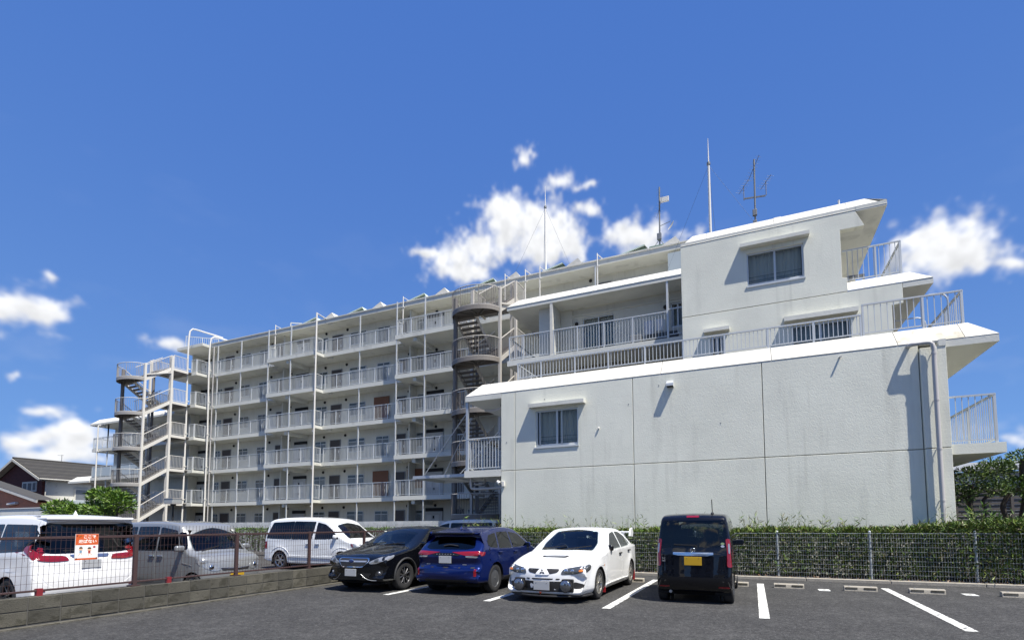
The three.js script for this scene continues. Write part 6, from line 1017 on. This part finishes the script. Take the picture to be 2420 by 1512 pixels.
const fresh = [[0.075, 0.155, 0.018], [0.11, 0.20, 0.022], [0.05, 0.11, 0.015], [0.14, 0.22, 0.03]], deep = [[0.045, 0.085, 0.016], [0.075, 0.125, 0.018], [0.115, 0.165, 0.024], [0.030, 0.060, 0.014]];
gardenTree('garden_tree', 'green cloud pruned tree in front of the left stairs, larger of two', [-40.6, -0.2, -20.5], [[-41.2, 3.65, -20.5, 1.25, 0.48, 0.9, 700], [-39.4, 3.3, -20.3, 1.05, 0.42, 0.8, 520], [-42.2, 3.2, -20.6, 0.8, 0.5, 0.7, 360], [-38.9, 2.85, -20.2, 1.0, 0.45, 0.8, 420], [-41.6, 2.55, -20.2, 1.0, 0.5, 0.8, 420], [-40.1, 2.45, -20.0, 1.2, 0.4, 0.8, 420], [-43.0, 2.3, -20.3, 0.9, 0.35, 0.7, 260]], [[[-40.5, -0.2, -20.5, 0.13], [-40.4, 1.2, -20.5], [-40.7, 2.4, -20.5], [-41.1, 3.5, -20.5]], [[-40.5, 1.9, -20.5, 0.06], [-39.8, 2.7, -20.4], [-39.2, 3.4, -20.3]], [[-40.6, 2.3, -20.5, 0.05], [-41.6, 2.8, -20.5], [-42.1, 3.1, -20.6]], [[-40.4, 1.5, -20.5, 0.05], [-39.4, 2.2, -20.3], [-38.9, 2.7, -20.2]]], { seed: 31, tones: fresh, leaf: 0.26, group: 'garden trees on the left' });
gardenTree('garden_tree', 'low bushy green tree beside the white wall, smaller of two on the left', [-46.2, -0.2, -20.6], [[-47.0, 2.8, -20.6, 1.3, 0.6, 0.9, 800], [-45.2, 2.55, -20.6, 1.2, 0.55, 0.8, 700], [-46.3, 2.2, -20.4, 1.6, 0.5, 0.8, 700]], [[[-46.2, -0.2, -20.6, 0.1], [-46.2, 1, -20.6], [-46.6, 2.3, -20.6]], [[-46.2, 1.0, -20.6, 0.05], [-45.4, 2.0, -20.6], [-45.1, 2.5, -20.6]]], { seed: 37, tones: fresh, leaf: 0.24, group: 'garden trees on the left' });
gardenTree('yard_tree', 'dark leaved tree with a pale forked trunk right of the grey wall', [6.15, 0, -19.2], [[6.05, 2.75, -19.1, 0.55, 0.42, 0.5, 900], [6.75, 3.05, -19.4, 0.5, 0.35, 0.5, 700], [5.75, 2.25, -19.0, 0.4, 0.28, 0.4, 500], [6.55, 2.45, -19.0, 0.45, 0.25, 0.4, 420]], [[[6.15, 0, -19.2, 0.07], [6.12, 1.2, -19.2], [6.0, 2.0, -19.15], [6.05, 2.6, -19.1]], [[6.13, 1.3, -19.2, 0.045], [6.35, 1.75, -19.1], [6.3, 2.1, -19.1], [6.55, 2.4, -19.0]], [[6.05, 2.0, -19.15, 0.035], [5.85, 2.2, -19.05], [5.75, 2.3, -19.0]]], { seed: 41, tones: deep, leaf: 0.10, group: 'trees in the yard on the right' });
gardenTree('yard_tree', 'open crowned tree with thick dark trunk at the right edge', [7.55, 0, -20.2], [[7.5, 2.55, -20.1, 0.75, 0.32, 0.6, 1100], [8.3, 2.5, -20.2, 0.8, 0.4, 0.6, 1000], [7.75, 3.45, -20.2, 0.45, 0.25, 0.4, 420], [8.4, 3.25, -20.2, 0.5, 0.28, 0.4, 420], [7.1, 3.15, -20.2, 0.35, 0.22, 0.35, 300], [8.0, 2.15, -20.0, 0.5, 0.2, 0.4, 350]], [[[7.5, 0, -20.2, 0.13], [7.55, 1.2, -20.2], [7.75, 2.4, -20.2], [7.7, 3.0, -20.2], [7.75, 3.4, -20.2]], [[7.5, 1.0, -20.2, 0.07], [7.1, 1.9, -20.1], [7.3, 2.4, -20.1]], [[7.75, 2.7, -20.2, 0.05], [7.3, 2.95, -20.2], [7.1, 3.15, -20.2]], [[7.72, 2.6, -20.2, 0.05], [8.2, 2.9, -20.2], [8.4, 3.2, -20.2]], [[7.6, 1.6, -20.2, 0.06], [8.0, 2.0, -20.2], [8.3, 2.4, -20.2]]], { seed: 43, tones: deep.concat(fresh.slice(0, 2)), leaf: 0.11, group: 'trees in the yard on the right' });
{ // tuft of broad leaves standing above the hedge
  const t = placed('leafy_tuft', 'bright green leafy shrub poking up above the hedge by the wall corner', 'shrub', [5.3, 0, -15.6]), r = rng(8), L = [], S = [];
  for (let i = 0; i < 26; i++) { const x = 4.75 + r() * 1.5, z = -15.3 - r() * 0.5, h = 1.45 + r() * 0.3 + 0.15 * Math.sin(x * 4); S.push(rod([x, 0.1, z], [x + (r() - 0.5) * 0.15, h, z], 0.006, 4, 0.003)); for (let k = 0; k < 9; k++) { const d = rand3(r); d.y = 0.35 + r() * 0.5; const c = fresh[Math.floor(r() * 4)], q = 0.6 + r() * 0.5; L.push([V3(x, h - r() * 0.25, z), d, r() * 6, 0.7 + r() * 0.7, lin(c[0] * q, c[1] * q, c[2] * q)]); } }
  part('stems', S, barkMat, t, { stuff: true }); leaves('foliage', t, leafGeo(0.17, 0.035), L);
}
{ // dry leaves and litter along the kerb
  const r = rng(3), g = leafGeo(0.06, 0.03, 0.5), t = placed('leaf_litter', 'brown dead leaves gathered along the foot of the hedge', 'leaf litter', [0, 0, -14.9]), L = [];
  for (let i = 0; i < 900; i++) { const x = -9 + r() * 19, d = V3(r() - 0.5, 0.15, r() - 0.5); const k = 0.6 + r() * 0.9; L.push([V3(x, 0.055 + r() * 0.02, -14.82 - r() * 0.25), d, r() * 6, k, lin(0.16 * k, 0.095 * k, 0.05 * k)]); }
  leaves('dead_leaves', t, g, L); t.userData.kind = 'stuff';
}
// ---------- masts and aerials ----------
const mast = M([0.20, 0.205, 0.20], 0.5, { metalness: 0.3 });
{
  const t = placed('lightning_rod', 'white lightning rod on the long roof above the rounded stair', 'lightning rod', [-11.8, 17.4, -29.5], 'lightning rods on the roofs');
  part('pole', [rod([-11.8, 17.4, -29.5], [-11.8, 22.1, -29.5], 0.075, 10, 0.06)], pipeWhite, t); part('spike', [rod([-11.8, 22.1, -29.5], [-11.8, 23.55, -29.5], 0.035, 8, 0.012)], pipeWhite, t); part('collar', [new THREE.CylinderGeometry(0.09, 0.09, 0.12, 12).translate(-11.8, 22.1, -29.5)], mast, t);
  for (const [x, z] of [[-15.6, -31], [-10.2, -31.5], [-13.5, -33]]) part('guy_wire', [rod([-11.8, 22.05, -29.5], [x, 17.4, z], 0.006, 4)], aluDark, t);
  part('foot', [bx(-12.05, -11.55, 17.4, 17.5, -29.75, -29.25)], concrete, t);
  const u = placed('lightning_rod', 'tallest white lightning rod rising from the upper stepped roof', 'lightning rod', [-1.26, 12.1, -22], 'lightning rods on the roofs');
  part('pole', [rod([-1.26, 12.0, -22], [-1.26, 16.8, -22], 0.062, 10, 0.05)], pipeWhite, u); part('spike', [rod([-1.26, 16.8, -22], [-1.26, 17.96, -22], 0.03, 8, 0.01)], pipeWhite, u); part('collar', [new THREE.CylinderGeometry(0.075, 0.075, 0.1, 12).translate(-1.26, 16.82, -22)], mast, u);
  for (const [x, z] of [[-3.6, -23], [1.6, -22.5], [-1, -24.8]]) part('guy_wire', [rod([-1.26, 16.75, -22], [x, 12.1, z], 0.005, 4)], aluDark, u);
}
function yagi(parent, c, dir, L, n, el) {    // boom with cross elements
  const d = V3(...dir).normalize(), s = V3().crossVectors(V3(0, 1, 0), d).normalize(), C = V3(...c), at = (k) => C.clone().addScaledVector(d, (k - 0.5) * L);
  const b = part('yagi_boom', [rod(at(0).toArray(), at(1).toArray(), 0.010, 6)], mast, parent), e = [];
  for (let i = 0; i < n; i++) { const p = at((i + 0.5) / n), h = el * (1 - 0.25 * i / n); e.push(rod(p.clone().addScaledVector(s, -h).toArray(), p.clone().addScaledVector(s, h).toArray(), 0.0035, 5)); }
  part('yagi_elements', e, mast, b, { stuff: true });
}
{
  const t = placed('tv_aerial', 'roof television aerial with two side arms on the upper stepped roof', 'aerial', [0.46, 12.1, -20.5], 'television aerials on the roofs');
  part('mast', [rod([0.44, 12.05, -20.5], [0.48, 15.45, -20.5], 0.032, 8)], mast, t);
  part('cross_arm', [beam([0.06, 13.98, -20.5], [0.84, 13.90, -20.5], 0.03, 0.05)], mast, t);
  for (const [x, h] of [[0.08, 14.5], [0.86, 14.48]]) { part('side_mast', [rod([x, 13.92, -20.5], [x, h, -20.5], 0.016, 6)], mast, t); yagi(t, [x, h - 0.05, -20.5], [0.5, 0.05, 1], 0.8, 6, 0.16); }
  yagi(t, [0.45, 15.1, -20.5], [0.42, 0.62, 0.5], 0.9, 8, 0.17);
  part('amplifier', [rbx(0.36, 0.52, 13.15, 13.4, -20.46, -20.36, 0.02)], aluDark, t); part('amplifier', [rbx(0.37, 0.51, 12.75, 12.98, -20.46, -20.38, 0.02)], aluDark, t);
  for (const a of [0, 2.1, 4.2]) part('tripod_leg', [rod([0.45, 12.75, -20.5], [0.45 + 0.35 * Math.cos(a), 12.05, -20.5 + 0.35 * Math.sin(a)], 0.016, 6)], aluDark, t);
  const u = placed('tv_aerial', 'roof aerial with small white dish at the right end of the long roof', 'aerial', [-4.55, 17.75, -29.6], 'television aerials on the roofs');
  part('mast', [rod([-4.55, 17.7, -29.6], [-4.5, 21.5, -29.6], 0.045, 8)], mast, u);
  part('dish', [new THREE.SphereGeometry(0.42, 20, 8, 0, 6.2832, 0, 0.75).scale(1, 0.7, 1).rotateX(-Math.PI / 2 - 0.5).rotateY(-1.0).translate(-4.05, 19.1, -29.5)], pipeWhite, u); part('dish_arm', [rod([-4.5, 19.1, -29.6], [-3.85, 19.0, -29.2], 0.02, 6)], mast, u);
  yagi(u, [-4.5, 20.2, -29.5], [0.35, 0.75, 0.45], 1.2, 7, 0.26); part('panel_aerial', [rbx(-4.45, -3.95, 20.45, 20.75, -29.55, -29.45, 0.02)], pipeWhite, u); yagi(u, [-4.5, 21.1, -29.6], [0.1, 0.05, 1], 0.9, 6, 0.2);
  part('amplifier', [rbx(-4.68, -4.42, 18.2, 18.6, -29.56, -29.42, 0.03)], aluDark, u); for (const a of [0.4, 2.5, 4.6]) part('tripod_leg', [rod([-4.55, 18.3, -29.6], [-4.55 + 0.4 * Math.cos(a), 17.72, -29.6 + 0.4 * Math.sin(a)], 0.02, 6)], aluDark, u);
}
// ---------- street lamp by the left stairs ----------
{
  const t = placed('garden_lamp', 'square lantern on a dark post in front of the left stairs', 'lamp', [-32.95, 0, -20]);
  part('post', [rod([-32.95, -0.2, -20], [-32.95, 2.75, -20], 0.06, 10, 0.045)], trimBlack, t); part('bracket', [rbx(-33.08, -32.82, 2.72, 2.84, -20.1, -19.9, 0.02)], trimBlack, t);
  part('lantern', [rbx(-33.42, -32.55, 2.85, 3.17, -20.3, -19.7, 0.06)], P([0.45, 0.47, 0.47], 0.3, { transmission: 0.3, thickness: 0 }), t); part('lantern_frame', [bx(-33.44, -32.53, 2.83, 2.86, -20.32, -19.68), bx(-33.44, -32.53, 3.16, 3.19, -20.32, -19.68)], pipeGrey, t);
}
// ---------- low white block wall between the lot and the building ----------
{
  const t = placed('white_block_wall', 'low white painted block wall behind the neighbouring car park', 'wall', [-26, 0, -23.9]), r = rng(14);
  const tones = [M([0.66, 0.67, 0.67], 0.85, { map: rep(tPaint, 0.7) }), M([0.58, 0.60, 0.60], 0.85, { map: rep(tPaint, 0.6) })];
  part('wall_core', [bx(-43, -11.6, -0.25, 1.27, -23.98, -23.86)], M([0.5, 0.5, 0.49], 0.9), t);
  for (let j = 0; j < 2; j++) for (let i = 0; i < 78; i++) { const x = -43 + i * 0.402 + 0.006; part('block', [bx(x, x + 0.39, 1.285 + j * 0.21, 1.485 + j * 0.21, -24.0, -23.84)], tones[r() < 0.6 ? 0 : 1], t); }
}
// ---------- neighbours on the left ----------
{
  const t = placed('tiled_house', 'dark red brick house with grey tiled gable roof at the far left', 'house', [-77, 0, -36]);
  const brick = M([0.10, 0.026, 0.021], 0.9, { map: rep(tex(512, (u, v) => { const row = Math.floor(v * 32), x = u * 12 + (row % 2) * 0.5, m = Math.min(x % 1, 1 - x % 1) < 0.03 || (v * 32) % 1 < 0.12, n = hash(Math.floor(x), row, 4) * 0.25 + fbm(u * 20, v * 20, 20, 3, 6) * 0.2, c = m ? 0.78 : 0.72 + n; return [c, c, c]; }), 0.4) });
  const tile = M([0.055, 0.052, 0.048], 0.85), cream = M([0.55, 0.54, 0.50], 0.85, { map: rep(tPaint, 0.3) });
  part('wall', [slabShape([[-82.2, -0.3], [-72.6, -0.3], [-72.6, 6.75], [-77.9, 8.95], [-82.2, 7.05]], null, 0.25).translate(0, 0, -30.3)], brick, t);
  part('side_wall', [bx(-72.85, -72.6, -0.3, 6.75, -46, -30.32)], cream, t);
  const RX = -78.0, RY = 9.32, EX = -71.9, EY = 6.78, LX = -84, LY = 6.7, zf = -29.5, zb = -46.5;
  const roof = part('roof', [quads([[[RX, RY, zf], [EX, EY, zf], [EX, EY, zb], [RX, RY, zb]], [[LX, LY, zf], [RX, RY, zf], [RX, RY, zb], [LX, LY, zb]]])], tile, t);
  const cs = []; const n = 15; for (let i = 0; i < n; i++) { const k0 = i / n, k1 = (i + 1) / n, x0 = RX + (EX - RX) * k0, x1 = RX + (EX - RX) * k1 + 0.05, y0 = RY + (EY - RY) * k0, y1 = RY + (EY - RY) * (k1) ; part('tile_course', [quads([[[x0, y0 + 0.03, zf], [x1, y1 + 0.09, zf], [x1, y1 + 0.09, zb], [x0, y0 + 0.03, zb]], [[x1, y1 + 0.02, zf], [x1, y1 + 0.02, zb], [x1, y1 + 0.09, zb], [x1, y1 + 0.09, zf]]])], i % 3 ? tile : M([0.075, 0.07, 0.062], 0.85), roof); }
  part('ridge', [rod([RX, RY + 0.08, zf], [RX, RY + 0.08, zb], 0.12, 8)], tile, roof);
  part('barge_board', [beam([RX, RY - 0.16, zf + 0.02], [EX, EY - 0.14, zf + 0.02], 0.06, 0.26)], cream, t); part('barge_board', [beam([LX, LY - 0.14, zf + 0.02], [RX, RY - 0.16, zf + 0.02], 0.06, 0.26)], cream, t);
  part('soffit', [quads([[[RX, RY - 0.25, zf], [EX, EY - 0.22, zf], [EX, EY - 0.22, -30.1], [RX, RY - 0.25, -30.1]], [[LX, LY - 0.22, zf], [RX, RY - 0.25, zf], [RX, RY - 0.25, -30.1], [LX, LY - 0.22, -30.1]]])], cream, t);
  part('gutter', [rod([EX + 0.05, EY - 0.05, zf], [EX + 0.05, EY - 0.05, zb], 0.08, 8), rod([-72.45, EY - 0.1, -30.3], [-72.45, 0, -30.3], 0.05, 8)], cream, t);
  const w = part('window', [bx(-76.75, -73.6, 5.42, 6.58, -30.1, -29.98)], cream, t); for (const [a, b] of [[-76.5, -75.8], [-75.45, -74.75], [-74.4, -73.85]]) part('pane', [bx(a, b, 5.6, 6.4, -29.98, -29.96)], M([0.05, 0.045, 0.045], 0.5), w);
  for (const z of [-33, -37.5, -42]) { const s = part('window', [bx(-72.6, -72.5, 3.9, 5.9, z - 1.3, z)], cream, t); part('pane', [bx(-72.5, -72.48, 4.05, 5.75, z - 1.2, z - 0.1)], P([0.12, 0.13, 0.14], 0.1), s); }
  const bal = part('balcony', [bx(-72.6, -71.2, 3.6, 4.5, -41, -31.5)], M([0.62, 0.63, 0.62], 0.7), t); part('panel', [bx(-71.2, -71.15, 3.75, 4.45, -37, -32)], frostGlass, bal);
  part('laundry', [pleats(-1, 0, 4.4, 6.0, 0, 0.05, 3).rotateY(Math.PI / 2).translate(-71.4, 0, -39)], M([0.05, 0.12, 0.42], 0.9), t); part('laundry', [pleats(-1.2, 0, 4.5, 5.9, 0, 0.05, 3).rotateY(Math.PI / 2).translate(-71.4, 0, -37.2)], M([0.75, 0.76, 0.78], 0.9), t);
  const a = placed('house_aerial', 'thin television aerial on the grey tiled house roof', 'aerial', [-80, 9, -34]); part('mast', [rod([-78.0, 9.2, -34], [-78.0, 10.3, -34], 0.03, 6)], mast, a); part('boom', [rod([-79.0, 10.3, -34], [-77.6, 10.2, -34], 0.02, 6)], mast, a);
  const o = placed('orange_house', 'terracotta rendered low house with white roof edge at the far left', 'house', [-66, 0, -27]);
  part('wall', [slabShape([[-74, -0.3], [-61.1, -0.3], [-61.1, 3.75], [-74, 6.4]], null, 0.9).translate(0, 0, -26.1)], M([0.60, 0.235, 0.13], 0.9, { map: rep(tStucco, 0.3) }), o);
  const rf = part('roof', [quads([[[-60.5, 3.95, -24.7], [-74, 6.72, -24.7], [-74, 6.72, -26.3], [-60.5, 3.95, -26.3]]])], tile, o); part('fascia', [beam([-74, 6.55, -24.75], [-60.5, 3.8, -24.75], 0.08, 0.26)], whitePaint, rf);
  part('outside_pipe', [rod([-66.5, 3.65, -25.05], [-64.9, 3.75, -25.05], 0.14, 10)], pipeWhite, o);
  const ww = placed('boundary_wall', 'plain white boundary wall behind the white people carrier', 'wall', [-62, 0, -20.6]); part('wall', [bx(-78, -47.0, -0.25, 2.88, -20.9, -20.6)], M([0.82, 0.82, 0.77], 0.9, { map: rep(tPaint, 0.2) }), ww); part('coping', [bx(-78, -46.97, 2.885, 2.95, -20.95, -20.55)], M([0.72, 0.72, 0.7], 0.85), ww);
}
// ---------- right background ----------
{
  const t = placed('corrugated_fence', 'brown ribbed metal fence behind the yard trees', 'fence', [9, 0, -23.4]);
  for (let j = 0; j < 26; j++) part('rib', [bx(6.2, 16, 0.06 + j * 0.102, 0.15 + j * 0.102, -23.4 - (j % 2 ? 0.03 : 0), -23.36 - (j % 2 ? 0.03 : 0))], M([0.13, 0.115, 0.10], 0.6, { metalness: 0.2 }), t);
  for (const x of [6.9, 8.5, 10.1, 11.7]) part('post', [bx(x - 0.04, x + 0.04, 0, 2.75, -23.35, -23.28)], M([0.12, 0.105, 0.095], 0.6), t);
  const h = placed('grey_house', 'pale grey house wall seen through the trees on the right', 'house', [14, 0, -33]);
  part('wall', [bx(8.6, 24, 0, 3.9, -38, -31)], M([0.52, 0.54, 0.56], 0.85, { map: rep(tPaint, 0.3) }), h); part('roof', [quads([[[8.2, 4.0, -30.6], [24.4, 4.0, -30.6], [24.4, 4.7, -34.5], [8.2, 4.7, -34.5]], [[8.2, 3.9, -30.6], [24.4, 3.9, -30.6], [24.4, 4.0, -30.6], [8.2, 4.0, -30.6]]])], M([0.22, 0.23, 0.24], 0.7), h);
  const w = part('window', [bx(9.2, 10.6, 2.2, 3.4, -31, -30.94)], alu, h); part('pane', [bx(9.28, 10.52, 2.28, 3.32, -30.94, -30.93)], P([0.1, 0.12, 0.13], 0.1), w);
}

// ---------- houses across the street behind the viewer, mirrored in the car windows ----------
for (const [x, z, w, h, rise, c, l] of [[-14, 20, 10, 5.6, 2.0, [0.45, 0.42, 0.36], 'cream house across the street behind the viewer'], [-1, 24, 9, 5.8, 2.3, [0.30, 0.28, 0.26], 'brown house across the street behind the viewer'], [12, 21, 10, 5.5, 1.9, [0.5, 0.5, 0.48], 'grey house across the street behind the viewer']]) {
  const t = placed('street_house', l, 'house', [x, 0, z], 'houses behind the viewer');
  part('wall', [slabShape([[x - w / 2, -0.3], [x + w / 2, -0.3], [x + w / 2, h], [x, h + rise], [x - w / 2, h]], null, 8).translate(0, 0, z)], M(c, 0.9), t);
  part('roof', [quads([[[x - w / 2 - 0.5, h - 0.15, z - 0.5], [x, h + rise + 0.1, z - 0.5], [x, h + rise + 0.1, z + 8.4], [x - w / 2 - 0.5, h - 0.15, z + 8.4]], [[x, h + rise + 0.1, z - 0.5], [x + w / 2 + 0.5, h - 0.15, z - 0.5], [x + w / 2 + 0.5, h - 0.15, z + 8.4], [x, h + rise + 0.1, z + 8.4]]])], M([0.09, 0.085, 0.08], 0.8), t);
  for (const dx of [-2.5, 1.2]) for (const y of [0.9, 3.6]) { const f = part('window', [bx(x + dx, x + dx + 1.7, y, y + 1.3, z - 0.06, z)], alu, t); part('pane', [bx(x + dx + 0.06, x + dx + 1.64, y + 0.06, y + 1.24, z - 0.07, z - 0.06)], carGlass, f); }
}
renderer.render(scene, camera);
